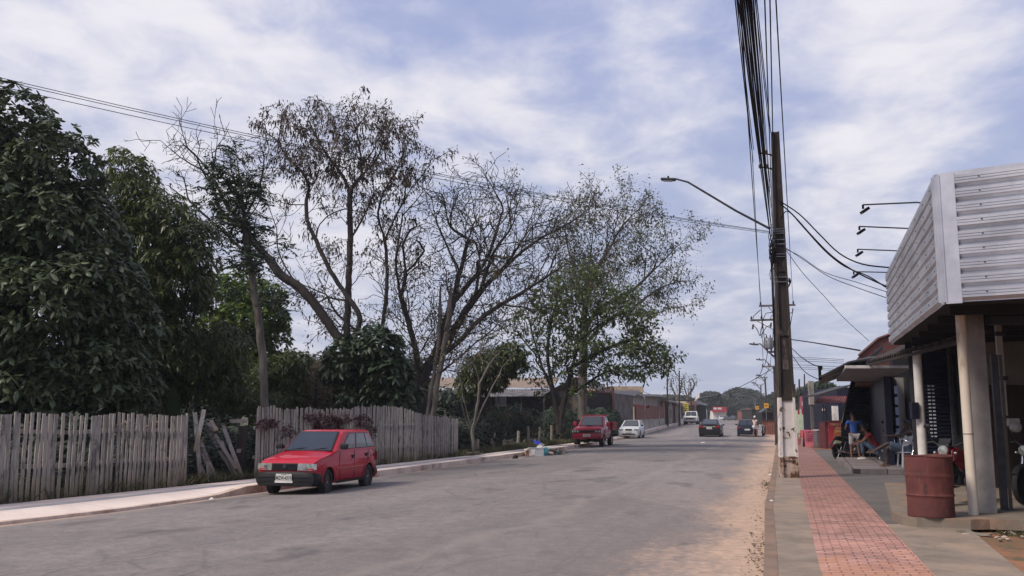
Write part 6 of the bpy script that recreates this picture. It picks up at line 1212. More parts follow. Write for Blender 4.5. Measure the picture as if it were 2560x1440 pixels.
# ---------------- vehicles ----------------
def paint(name,c,c2=None): return mat(name,c,.5,.0,col2=c2 or tuple(x*.85 for x in c[:3])+(1,),scale=1.5,coat=.55,spec=.15)
RUBBER=mat('rubber',(.016,.016,.017,1),.85,scale=8); PLAST=mat('black_plastic',(.010,.010,.013,1),.6,scale=4,spec=.3); GLASS=mat('car_glass',(.010,.013,.018,1),.05,spec=1.0,coat=.4); CHROME=mat('chrome',(.6,.6,.62,1),.18,.95)
LAMPG=mat('headlamp_glass',S(168,172,168),.12,.3,col2=S(120,124,120),scale=12,spec=.8,coat=.6); REDL=mat('red_lamp',(.30,.012,.016,1),.2,coat=.6); ORL=mat('amber_lamp',(.5,.18,.03,1),.25,coat=.5); PLATE=mat('plate_white',S(206,204,200)) if False else mat('number_plate_white',S(206,204,200),.5); RIMD=mat('dark_rim',(.03,.03,.034,1),.45,.4); RIMS=mat('silver_rim',S(176,178,182),.3,.8); WELL=mat('wheel_well',(.010,.010,.010,1),.95)
def boolean_cut(o,cyls):
    mb=MB(); 
    for (x0,x1,y,z,r) in cyls:
        mb.lathe([(r,0),(r,x1-x0)],26,(x0,y,z),Matrix.Rotation(math.pi/2,4,'Y'))
    c=mb.build('cut',WELL,o.parent); m=o.modifiers.new('b','BOOLEAN'); m.object=c; m.operation='DIFFERENCE'; m.solver='EXACT'; m.material_mode='TRANSFER'
    bpy.context.view_layer.update(); dg=bpy.context.evaluated_depsgraph_get(); me=bpy.data.meshes.new_from_object(o.evaluated_get(dg)); o.modifiers.clear(); o.data=me; bpy.data.objects.remove(c)
    for p in me.polygons: p.use_smooth=True
    me.set_sharp_from_angle(angle=math.radians(38))
def wheel(t,x,y,r,w,rimm,spokes=10,nm='wheel',side=1,steer=0):
    rt=Matrix.Rotation(math.pi/2*side,4,'Y'); M=Matrix.Rotation(steer,4,'Z')@rt; mb=MB(); h=w/2
    mb.lathe([(r*.60,-h*.8),(r*.68,-h),(r*.92,-h),(r*.985,-h*.8),(r,-h*.4),(r,h*.4),(r*.985,h*.8),(r*.92,h),(r*.68,h),(r*.60,h*.8),(r*.60,-h*.8)],30,(0,0,0),M)
    o=mb.build(nm,RUBBER,t,smooth=35); o.location=(x,y,r)
    mb=MB(); mb.lathe([(r*.62,h*.75),(r*.58,h*.80),(r*.54,h*.35),(r*.25,h*.30),(r*.18,h*.62),(r*.02,h*.64)],24,(0,0,0),M); ri=mb.build('rim',rimm,o,smooth=35)
    mb=MB()
    for k in range(spokes):
        a=2*math.pi*k/spokes; 
        if rimm is RIMD: mb.lathe([(r*.055,0),(r*.055,h*.03)],8,(0,0,0),M@Matrix.Translation((r*.42*math.cos(a),r*.42*math.sin(a),h*.355)))
        else: mb.box((0,0,0),(.1,.1,.1)) if False else mb.add(*bar(r,h,a,M))
    mb.build('holes' if rimm is RIMD else 'spokes',WELL if rimm is RIMD else rimm,o)
    mb=MB(); mb.lathe([(r*.14,h*.6),(r*.13,h*.72),(r*.05,h*.78)],12,(0,0,0),M); mb.build('hub_cap',CHROME if rimm is RIMD else rimm,o,smooth=40)
    return o
def bar(r,h,a,M):
    T=M@Matrix.Rotation(a,4,'Z'); w=r*.09; v=[T@Vector((x,y,z)) for x,y,z in ((r*.12,-w,h*.5),(r*.58,-w*.7,h*.6),(r*.58,w*.7,h*.6),(r*.12,w,h*.5),(r*.12,-w,h*.68),(r*.58,-w*.7,h*.78),(r*.58,w*.7,h*.78),(r*.12,w,h*.68))]
    return v,[(0,1,2,3),(7,6,5,4),(0,4,5,1),(1,5,6,2),(2,6,7,3),(3,7,4,0)]
def ring(y,w,zb,zt,cr=.02,sh=.93,tuck=.90):
    P=[(0,zb),(w*tuck,zb),(w*.985,zb+.09),(w,zb+(zt-zb)*.45),(w*.985,zt-.10),(w*sh,zt-.02),(w*.6,zt+cr*.7),(0,zt+cr)]
    return [Vector((x,y,z)) for x,z in P]+[Vector((-x,y,z)) for x,z in P[-2:0:-1]]
def build_car(t,st,cab,col,r,wb,W,tw=.19,rimm=RIMD,wins=None,wsh=(.07,.93,.06,.95),rsh=(.08,.92,.10,.9),arch=.055,steer=0,detail=True,glass=GLASS):
    """st: stations (y,half width,z bottom,z top); cab: levels (z, y front, y rear, half width)"""
    mb=MB(); mb.loft([ring(*s) for s in st]); body=mb.build('body',col,t,smooth=38)
    body.data.materials.append(WELL)
    boolean_cut(body,[(W*.45,W*1.3,0,r*.98,r+arch),(-W*1.3,-W*.45,0,r*.98,r+arch),(W*.45,W*1.3,wb,r*.98,r+arch),(-W*1.3,-W*.45,wb,r*.98,r+arch)])
    a_,b_=cab[0],cab[-2]; cab=[tuple([z]+[a_[i]+(b_[i]-a_[i])*(z-a_[0])/(b_[0]-a_[0]) for i in (1,2,3)]) if k<len(cab)-1 else (z,yf,yr,hw) for k,(z,yf,yr,hw) in enumerate(cab)]
    rings=[]
    for (z,yf,yr,hw) in cab:
        c=.06; rings.append([Vector(p) for p in ((-hw+c,yf,z),(0,yf-.04,z),(hw-c,yf,z),(hw,yf+c*1.4,z),(hw,(yf+yr)/2,z),(hw,yr-c,z),(hw-c,yr,z),(0,yr+.03,z),(-hw+c,yr,z),(-hw,yr-c,z),(-hw,(yf+yr)/2,z),(-hw,yf+c*1.4,z))])
    mb=MB(); mb.loft(rings); mb.build('cabin',col,t,smooth=38)
    z0,f0,r0,w0=cab[0]; z1,f1,r1,w1=cab[-2]
    def pane(name,A,B,Cc,Dd,u0,u1,v0,v1,off,m=None,skew=(0,0)):
        """pane on the face A(bottom start) B(bottom end) C(top end) D(top start)"""
        q_=lambda u,v:(A.lerp(B,u)).lerp(Dd.lerp(Cc,u),v); P=[q_(u0+skew[0],v0),q_(u1+skew[1],v0),q_(u1,v1),q_(u0,v1)]; n=(P[1]-P[0]).cross(P[3]-P[0]).normalized()
        c=sum(P,Vector())/4
        if n.dot(Vector((c.x,c.y-(f0+r0)/2,0)))<0: n=-n
        P=[p+n*off for p in P]; mb=MB(); n2=n*.006; k=.0
        mb.add(P+[p-n*.03 for p in P],[(0,1,2,3),(7,6,5,4),(0,4,5,1),(1,5,6,2),(2,6,7,3),(3,7,4,0)]); o=mb.build(name,m or glass,t); 
        mb=MB(); cc=sum(P,Vector())/4; Q=[cc+(p-cc)*1.07-n*.004 for p in P]; mb.add(Q+[p-n*.03 for p in Q],[(0,1,2,3),(7,6,5,4),(0,4,5,1),(1,5,6,2),(2,6,7,3),(3,7,4,0)]); mb.build('seal',PLAST,o)
        return o
    c=.06; A=Vector((-w0+c,f0-.012,z0)); B=Vector((w0-c,f0-.012,z0)); Cc=Vector((w1-c,f1-.012,z1)); Dd=Vector((-w1+c,f1-.012,z1))
    pane('windscreen',A,B,Cc,Dd,wsh[0],wsh[1],wsh[2],wsh[3],.022)
    A=Vector((w0-c,r0,z0)); B=Vector((-w0+c,r0,z0)); Cc=Vector((-w1+c,r1,z1)); Dd=Vector((w1-c,r1,z1)); pane('rear_window',A,B,Cc,Dd,rsh[0],rsh[1],rsh[2],rsh[3],.02)
    for sg in (-1,1):
        A=Vector((sg*w0,f0,z0)); B=Vector((sg*w0,r0,z0)); Cc=Vector((sg*w1,r1,z1)); Dd=Vector((sg*w1,f1,z1))
        for (u0,u1,v0,v1,sk) in (wins or []): pane('side_window',A,B,Cc,Dd,u0,u1,v0,v1,.008,skew=sk)
    for (x,y) in ((1,0),(-1,0),(1,wb),(-1,wb)): wheel(t,x*(W-tw/2-.015),y,r,tw,rimm,side=x,steer=steer if y==0 else 0,spokes=8 if rimm is RIMD else 6)
    mb=MB(); mb.box((0,wb/2,r*.95),(W*1.1,wb+.3,.10)); mb.build('underbody',WELL,t)
    return body
def gap(t,x,pts,m=None):
    mb=MB(); mb.tube([Vector((x,y,z)) for y,z in pts],.006,4); mb.build('door_gap',m or WELL,t)
# ---- red hatchback ----
RP=paint('red_car_paint',(.42,.010,.030,1),(.34,.010,.026,1))
t=thing('parked_car','red five-door hatchback parked at the left kerb with black bumpers and black wheels','car',(-4.73,20.85,.0),math.radians(-15.0)); t.scale=(.90,.92,.97)
st=[(-.70,.64,.30,.62,.0),(-.66,.735,.27,.715,.005),(-.60,.76,.26,.77,.01),(-.42,.775,.25,.825,.015),(-.1,.782,.25,.875,.02),(.25,.785,.25,.93,.02),(.50,.787,.25,.975,.02),(.9,.79,.24,.985,.02),(1.5,.792,.24,.99,.02),(2.2,.79,.24,1.0,.02),(2.7,.775,.25,1.0,.02),(2.88,.74,.27,.98,.02),(2.96,.69,.30,.90,.01),(2.985,.64,.34,.80,.0)]
cab=[(.955,.40,2.93,.745),(1.15,.66,2.90,.715),(1.33,.905,2.80,.665),(1.405,1.02,2.72,.625),(1.445,1.20,2.60,.52),(1.455,1.4,2.45,.3)]
cab=[cab[0],cab[1],cab[2],cab[3],cab[4]]
build_car(t,st,cab,RP,.292,2.36,.80,.185,RIMD,wins=[(.245,.44,.14,.90,(-.10,.0)),(.485,.735,.14,.90,(0,.03)),(.775,.90,.16,.88,(.0,.055))],wsh=(.045,.955,.05,.96),steer=.10)
mb=MB(); mb.loft([ring(-.745,.66,.25,.50,.0),ring(-.72,.77,.235,.545,.0),ring(-.62,.806,.23,.56,.0),ring(-.40,.808,.24,.555,.0)]); mb.build('front_bumper',PLAST,t,smooth=38)
mb=MB(); mb.box((0,-.735,.335),(1.40,.02,.02)); mb.box((0,-.748,.43),(1.36,.015,.016)); mb.build('bumper_ridge',WELL,t)
mb=MB(); mb.loft([ring(2.66,.805,.26,.54,0),ring(2.9,.80,.25,.55,0),ring(3.03,.72,.26,.53,0),ring(3.05,.64,.28,.5,0)]); mb.build('rear_bumper',PLAST,t,smooth=38)
mb=MB(); mb.box((0,-.705,.655),(.66,.05,.165),bev=.02); g_=mb.build('grille',PLAST,t)
for k in range(4): mb=MB(); mb.box((0,-.735,.60+k*.037),(.60,.012,.012)); mb.build('grille_bar',PLAST,g_)
mb=MB(); mb.lathe([(.052,0),(.055,.01),(.045,.014)],18,(0,-.738,.655),Matrix.Rotation(math.pi/2,4,'X')); mb.build('badge',RIMD,g_,smooth=30)
for sg in (-1,1):
    mb=MB(); mb.loft([[Vector((sg*x,y,z)) for x,y,z in q_] for q_ in ([(.345,-.745,.585),(.68,-.735,.585),(.785,-.63,.60),(.785,-.62,.72),(.68,-.72,.735),(.345,-.735,.735)],[(.345,-.66,.585),(.66,-.63,.585),(.70,-.55,.60),(.70,-.55,.72),(.64,-.62,.735),(.345,-.65,.735)])]); h=mb.build('headlight',LAMPG,t,smooth=30)
    mb=MB(); mb.box((sg*.50,-.733,.665),(.10,.01,.075),bev=.004); mb.build('reflector',CHROME,h)
    mb=MB(); mb.box((sg*.81,.62,1.05),(.06,.04,.05)); mb.box((sg*.90,.60,1.07),(.19,.10,.125),bev=.03); mr_=mb.build('mirror',PLAST,t,smooth=40)
    for y,z in ((1.36,.84),(2.20,.86)): mb=MB(); mb.box((sg*.795,y,z),(.03,.15,.04),bev=.01); mb.box((sg*.792,y-.01,z-.035),(.02,.10,.05),bev=.008); mb.build('door_handle',PLAST,t)
    gap(t,sg*.784,[(.62,.96),(.60,.70),(.62,.45),(.66,.33)]); gap(t,sg*.786,[(1.45,.97),(1.47,.6),(1.45,.33)]); gap(t,sg*.786,[(2.02,.34),(2.05,.50),(2.30,.72),(2.34,.97)])
    mb=MB(); mb.tube([Vector((sg*.80,.42,.575)),Vector((sg*.803,1.2,.57)),Vector((sg*.80,1.98,.575))],.012,5); mb.build('side_crease',RP,t)
    mb=MB(); mb.box((sg*.795,1.2,.27),(.02,1.62,.055)); mb.build('sill',WELL,t)
    mb=MB(); mb.tube([Vector((sg*.785,-.50,.80)),Vector((sg*.79,-.15,.86)),Vector((sg*.775,.30,.935)),Vector((sg*.76,.48,.965))],.006,4); mb.build('bonnet_gap',WELL,t)
    mb=MB(); a_=[Vector((sg*(.802 if abs(math.cos(a))<.98 else .80),(.36)*math.cos(a),.286+.36*math.sin(a))) for a in [math.radians(k) for k in range(-5,190,13)]]; mb.tube(a_,.014,5); mb.build('arch_lip',RP,t,smooth=60)
    mb=MB(); a_=[Vector((sg*.80,2.36+.36*math.cos(a),.286+.36*math.sin(a))) for a in [math.radians(k) for k in range(-5,190,13)]]; mb.tube(a_,.014,5); mb.build('arch_lip',RP,t,smooth=60)
mb=MB(); mb.lathe([(.05,0),(.05,.006)],14,(.80,2.62,.82),Matrix.Rotation(math.pi/2,4,'Y')); mb.build('fuel_cap',PLAST,t)
for x0 in (-.45,.15):
    mb=MB(); mb.tube([Vector((x0,.42,1.0)),Vector((x0+.25,.45,1.035)),Vector((x0+.5,.50,1.045))],.010,4); mb.build('wiper',WELL,t)
mb=MB(); mb.loft([[Vector((x,2.72+y,1.40+z)) for x in (-.60,.60) for (y,z) in ((0,0),(.0,.05))][0:2]+[Vector((.60,2.72,1.45)),Vector((.60,2.72,1.40))],[Vector((-.58,2.98,1.36)),Vector((-.58,2.98,1.40)),Vector((.58,2.98,1.40)),Vector((.58,2.98,1.36))]]); mb.build('spoiler',PLAST,t)
for sg in (-1,1): mb=MB(); mb.add([(sg*.60,2.74,1.42),(sg*.58,2.98,1.38),(sg*.62,2.97,1.12),(sg*.63,2.90,1.12),(sg*.57,2.74,1.42),(sg*.55,2.98,1.38),(sg*.59,2.97,1.12),(sg*.60,2.90,1.12)],[(0,1,2,3),(7,6,5,4),(0,4,5,1),(1,5,6,2),(2,6,7,3),(3,7,4,0)]); mb.build('spoiler_side',PLAST,t)
mb=MB(); mb.box((0,-.765,.435),(.42,.012,.145),bev=.004); pl_=mb.build('number_plate',PLATE,t); wordmesh('MZW-4319',.39,.085,INK,pl_,Matrix.Translation((0,-.772,.418))@Matrix.Rotation(math.pi/2,4,'X'),depth=.002); mb=MB(); mb.box((0,-.7725,.492),(.14,.003,.010)); mb.build('plate_header',INK,pl_)
mb=MB(); mb.box((0,-.762,.335),(.47,.012,.05),bev=.004); mb.build('white_strip',WHITE,t)
for sg in (-1,1): mb=MB(); mb.box((sg*.70,2.975,.78),(.12,.03,.22),bev=.01); mb.build('tail_light',REDL,t)
# ---- red pickup ----
RP2=paint('red_pickup_paint',(.30,.016,.040,1),(.24,.014,.034,1))
a=G(1438,1118); b=G(1500,1116); rz=math.radians(-15)
cx=(a.x+b.x)/2
t=thing('pickup_truck','raised red double-cab pickup with a red roof spoiler and drop-side bed, parked on the left','pickup truck',(cx+.05,53.4,0),rz)
st=[(-.78,.66,.52,.98,.0),(-.74,.80,.48,1.05,.01),(-.66,.83,.46,1.10,.015),(-.3,.84,.46,1.14,.02),(.3,.845,.46,1.19,.02),(.62,.845,.46,1.22,.02),(1.2,.845,.45,1.23,.0),(2.3,.84,.45,1.23,.0),(2.42,.83,.47,1.20,.0)]
cab=[(1.20,.52,2.40,.79),(1.42,.78,2.38,.75),(1.66,1.02,2.32,.68),(1.74,1.15,2.26,.64),(1.775,1.35,2.15,.5)]
build_car(t,st,cab,RP2,.37,2.95,.86,.25,RIMS,wins=[(.245,.52,.14,.88,(-.09,0)),(.58,.90,.14,.88,(0,.04))],wsh=(.05,.95,.06,.95),arch=.07)
def slatbed(t,y0,y1,w,z0,z1,m,frame):
    for sg in (-1,1): mb=MB(); mb.box((sg*w,(y0+y1)/2,(z0+z1)/2),(.05,y1-y0,z1-z0)); o=mb.build('bed_side',m,t); 
    for sg in (-1,1):
        for k in range(4): mb=MB(); yy=y0+.15+(y1-y0-.3)*k/3; mb.box((sg*(w+.035),yy,(z0+z1)/2),(.03,.06,z1-z0+.04)); mb.build('bed_stake',m,t)
        for zz_ in (z0+.05,(z0+z1)/2,z1-.04): mb=MB(); mb.box((sg*(w+.028),(y0+y1)/2,zz_),(.014,y1-y0,.035)); mb.build('bed_rail',frame,t)
    for yy in (y0,y1): mb=MB(); mb.box((0,yy,(z0+z1)/2),(2*w,.05,z1-z0)); mb.build('tailgate' if yy==y1 else 'bed_front',m,t)
    mb=MB(); mb.box((0,(y0+y1)/2,z0),(2*w,y1-y0,.06)); mb.build('bed_floor',frame,t)
slatbed(t,2.55,4.15,.93,.98,1.40,RP2,RP2)
mb=MB(); mb.box((0,1.9,.56),(.8,4.3,.14)); mb.build('chassis',WELL,t)
mb=MB(); mb.box((0,4.25,.62),(1.9,.10,.16)); mb.build('rear_bumper',PLAST,t)
mb=MB(); mb.box((0,-.80,.62),(1.68,.20,.26),bev=.05); mb.build('front_bumper',RP2,t,smooth=30); mb=MB(); mb.box((0,-.775,.90),(.82,.05,.15),bev=.02); mb.build('grille',WELL,t)
mb=MB(); mb.box((0,.1,1.22),(.34,.26,.06),bev=.02); mb.build('bonnet_scoop',WELL,t)
for sg in (-1,1):
    mb=MB(); mb.box((sg*.61,-.77,.90),(.36,.06,.17),bev=.03); h=mb.build('headlight',PLAST,t)
    for dx in (-.08,.08): mb=MB(); mb.lathe([(.065,0),(.06,.02),(.02,.03)],14,(sg*.61+dx,-.80,.90),Matrix.Rotation(math.pi/2,4,'X')); mb.build('lamp',LAMPG,h,smooth=40)
    mb=MB(); mb.box((sg*.815,-.72,.90),(.05,.12,.15),bev=.01); mb.build('indicator',WHITE,h)
    mb=MB(); mb.box((sg*.97,.66,1.32),(.20,.10,.22),bev=.03); mb.build('mirror',RP2,t,smooth=30)
    gap(t,sg*.845,[(.62,1.2),(.60,.9),(.66,.5)]); gap(t,sg*.845,[(1.5,1.2),(1.5,.5)]); mb=MB(); mb.box((sg*.852,1.3,.78),(.012,1.4,.03)); mb.build('side_strip',RIMS,t)
mb=MB(); mb.loft([[Vector((x,2.05,1.80)) for x in (-.66,.66)]+[Vector((.66,2.05,1.83)),Vector((-.66,2.05,1.83))],[Vector((-.72,2.50,1.78)),Vector((.72,2.50,1.78)),Vector((.72,2.50,1.84)),Vector((-.72,2.50,1.84))]]); mb.build('roof_spoiler',RP2,t)
mb=MB(); mb.box((0,-.91,.68),(.42,.012,.13)); pl_=mb.build('number_plate',PLATE,t); mb=MB(); 
for i in range(7): mb.box((-.15+i*.05,-.918,.675),(.032,.004,.06))
mb.build('plate_marks',PLG,pl_)
# ---- silver hatchback ----
SP=paint('silver_paint',S(186,188,190),S(170,172,174)); DBP=paint('dark_blue_paint',(.012,.016,.035,1),(.010,.012,.026,1)); BKP=paint('black_paint',(.010,.010,.013,1),(.008,.008,.010,1)); WP=paint('white_car_paint',S(214,214,210),S(196,196,192))
stG=[(-.80,.62,.26,.60,0),(-.76,.74,.22,.70,.01),(-.68,.79,.2,.76,.015),(-.3,.81,.2,.86,.02),(.2,.82,.2,.93,.02),(.5,.82,.2,.96,.02),(1.5,.825,.2,.98,.02),(2.5,.81,.2,.98,.02),(2.95,.79,.22,.96,.02),(3.08,.72,.25,.88,.01),(3.12,.64,.3,.75,0)]
cabG=[(.94,.42,3.02,.765),(1.15,.80,2.92,.70),(1.34,1.10,2.72,.62),(1.405,1.22,2.62,.58),(1.43,1.4,2.45,.45)]
winsG=[(.27,.50,.12,.90,(-.10,0)),(.55,.82,.12,.88,(0,.05))]
def finish(t,front,rear,W,zl,zr,platez,col,bum=None,grille=True,hl=(.30,.14)):
    for sg in (-1,1):
        mb=MB(); mb.box((sg*(W-.24),front+.03,zl),(hl[0],.10,hl[1]),R=-sg*.18,bev=.02); mb.build('headlight',LAMPG,t,smooth=30)
        mb=MB(); mb.box((sg*(W-.16),rear-.03,zr),(.26,.10,.15),R=sg*.25,bev=.02); mb.build('tail_light',REDL,t,smooth=30)
        mb=MB(); mb.box((sg*(W+.07),.62,zl+.32),(.18,.10,.12),bev=.03); mb.build('mirror',bum or PLAST,t,smooth=40)
        gap(t,sg*(W-.005),[(.68,zl+.2),(.68,.3)]); gap(t,sg*(W-.002),[(1.6,zl+.2),(1.6,.3)])
    if grille:
        mb=MB(); mb.box((0,front-.0,zl),(.52,.05,.12),bev=.015); g_=mb.build('grille',PLAST,t)
        for k in range(3): mb=MB(); mb.box((0,front-.028,zl-.04+k*.04),(.50,.01,.012)); mb.build('grille_bar',CHROME,g_)
    mb=MB(); mb.box((0,front-.03,platez),(.42,.012,.13)); mb.build('number_plate',mat('plate_grey',S(170,170,172),.5),t); mb=MB(); mb.box((0,rear+.03,platez+.12),(.42,.012,.13)); mb.build('number_plate',PLATE,t)
    mb=MB(); mb.box((0,front-.01,.36),(1.0,.05,.10),bev=.02); mb.build('air_intake',PLAST,t)
    for x0 in (-.42,.12): mb=MB(); mb.tube([Vector((x0,.44,.985)),Vector((x0+.45,.50,1.03))],.010,4); mb.build('wiper',WELL,t)
def gol(nm,label,loc,rz,col,bum=None,group=None):
    t=thing(nm,label,'car',loc,rz,group); build_car(t,stG,cabG,col,.29,2.47,.82,.18,RIMS,wins=winsG); finish(t,-.79,3.10,.80,.70,.78,.50,col,bum); return t
a=G(1566,1100); gol('parked_car','silver hatchback parked behind the red pickup at the left kerb',(XY(1575,72.5,0).x,72.5,gz(72.5)),math.radians(-15),SP)
# ---- black sedan driving away ----
stS=[(-.85,.62,.26,.58,0),(-.80,.76,.22,.68,.01),(-.6,.84,.2,.78,.02),(0,.87,.2,.90,.02),(.5,.875,.2,.97,.02),(1.6,.88,.2,1.0,.02),(2.6,.88,.2,1.02,.02),(3.2,.86,.2,1.05,.01),(3.5,.84,.22,1.03,.01),(3.62,.78,.25,.92,0),(3.66,.70,.3,.7,0)]
cabS=[(.96,.25,3.25,.80),(1.15,.75,2.95,.72),(1.35,1.2,2.5,.62),(1.42,1.4,2.3,.58),(1.45,1.6,2.1,.45)]
y=78; t=thing('moving_car','black sedan with a rear lip spoiler driving away in the middle of the road','car',(XY(1785,y,0).x-1.0,y-3.3,gz(y)),math.radians(-18)); t.rotation_euler.z=math.radians(-16)+0
build_car(t,stS,cabS,BKP,.31,2.65,.875,.2,RIMS,wins=[(.28,.50,.12,.88,(-.12,0)),(.53,.76,.12,.85,(0,.08))],rsh=(.06,.94,.05,.92)); finish(t,-.84,3.66,.86,.66,.86,.62,BKP)
def flip(t):   # turn a vehicle to drive away: front axle stays ahead
    L_=2.6; a=t.rotation_euler.z; d=Vector((-math.sin(a),math.cos(a),0)); t.location=Vector(t.location)+d*L_; t.rotation_euler.z=a+math.pi
flip(t)
mb=MB(); mb.box((0,3.60,1.08),(1.35,.14,.03)); mb.build('spoiler',BKP,t); mb=MB(); mb.box((0,3.69,.80),(.44,.012,.14)); mb.build('number_plate',PLATE,t)
for sg in (-1,1): mb=MB(); mb.box((sg*.60,3.66,.86),(.30,.06,.14),R=sg*.2,bev=.02); mb.build('tail_light',REDL,t); mb=MB(); mb.box((sg*.36,3.685,.88),(.16,.03,.09)); mb.build('reverse_light',LAMPG,t)
y=76.5; t=gol('parked_car','dark blue hatchback stopped on the right with a person standing behind it',(XY(1884,y,0).x-.55,y-.2,gz(y)),math.radians(-14),DBP)
flip(t); t.location=Vector(t.location)
# ---- white old pickup facing us ----
y=128; t=thing('old_truck','old white pickup truck with square headlights parked facing the camera on the far left','truck',(XY(1727,y,0).x,y,gz(y)),math.radians(-16)); TW=WP
stD=[(-.85,.86,.45,1.05,0),(-.80,.94,.42,1.15,.01),(-.3,.96,.42,1.18,.01),(.7,.97,.42,1.22,.01),(2.0,.97,.42,1.22,0),(2.1,.95,.45,1.2,0)]
build_car(t,stD,[(1.2,.62,2.08,.90),(1.5,.85,2.06,.84),(1.8,1.08,2.0,.76),(1.86,1.2,1.95,.70)],TW,.38,3.1,.97,.24,RIMS,wins=[(.25,.85,.15,.88,(-.1,0))],arch=.08)
mb=MB(); mb.box((0,-.87,.86),(1.62,.05,.30)); g_=mb.build('grille',PLAST,t)
for k in range(4): mb=MB(); mb.box((0,-.90,.76+k*.07),(1.0,.01,.02)); mb.build('grille_bar',CHROME,g_)
for sg in (-1,1): mb=MB(); mb.box((sg*.66,-.90,.86),(.24,.03,.2)); mb.build('headlight',LAMPG,t); mb=MB(); mb.box((sg*1.08,.8,1.45),(.2,.08,.26)); mb.build('mirror',PLAST,t)
mb=MB(); mb.box((0,-.95,.56),(1.9,.16,.16),bev=.03); mb.build('front_bumper',CHROME,t); slatbed(t,2.2,4.3,.98,.9,1.45,BKP,DSTEEL)
# ---- bus ----
y=262; t=thing('bus','white coach with a big dark windscreen coming towards the camera in the distance','bus',(XY(1757,y,0).x,y,gz(y)),math.radians(-12))
R_=lambda y_,w,z0,z1:[Vector(p) for p in ((-w,y_,z0),(w,y_,z0),(w,y_,z0+.6),(w,y_,z1-.35),(w*.86,y_,z1),(-w*.86,y_,z1),(-w,y_,z1-.35),(-w,y_,z0+.6))]
mb=MB(); mb.loft([R_(-.1,1.1,.5,2.8),R_(0,1.22,.4,3.1),R_(.3,1.25,.35,3.3),R_(9,1.25,.35,3.3)]); mb.build('body',WP,t,smooth=30); mb=MB(); mb.box((0,-.12,2.0),(2.1,.1,1.1),bev=.04); mb.build('windscreen',GLASS,t)
for sg in (-1,1):
    mb=MB(); mb.box((sg*.9,-.12,.85),(.34,.08,.22),bev=.03); mb.build('headlight',LAMPG,t); mb=MB(); mb.box((sg*1.255,4.5,2.1),(.02,8,.8)); mb.build('side_window',GLASS,t); mb=MB(); mb.tube([(sg*1.1,-.1,3.0),(sg*1.35,-.35,2.8),(sg*1.35,-.35,2.3)],.05,5); mb.build('mirror',PLAST,t)
    for yy in (2,7): wheel(t,sg*1.1,yy,.5,.28,RIMS,side=sg)
# ---- far traffic ----
base_w=gol('parked_car','white hatchback waiting beside the bus, left of the road',(XY(1756,205,0).x,205,gz(205)),math.radians(-14),WP)
for label,px,y,rz,src in (('pale silver car in the far traffic, left of the centre pair',1804,270,-.2,0),('dark car in the far traffic beside the pale silver one',1816,262,-.2,1),('white car crossing far down the road by the dark trees',1828,330,1.2,0),('second dark car in the far traffic, nearest the motorcyclist',1833,272,-.1,1),('small red car far left of the traffic by the red shop',1788,300,1.3,2),('white far car behind the silver one',1806,310,-.2,0)):
    if src==0: c=copy_tree(base_w,label=label)
    else: c=gol('parked_car',label,(0,0,0),0,(BKP,RP)[src-1])
    c['label']=label; c.location=(XY(px,y,0).x,y,gz(y)); c.rotation_euler=(0,0,rz); c['group']='distant traffic at the junction'; c.name='distant_car'
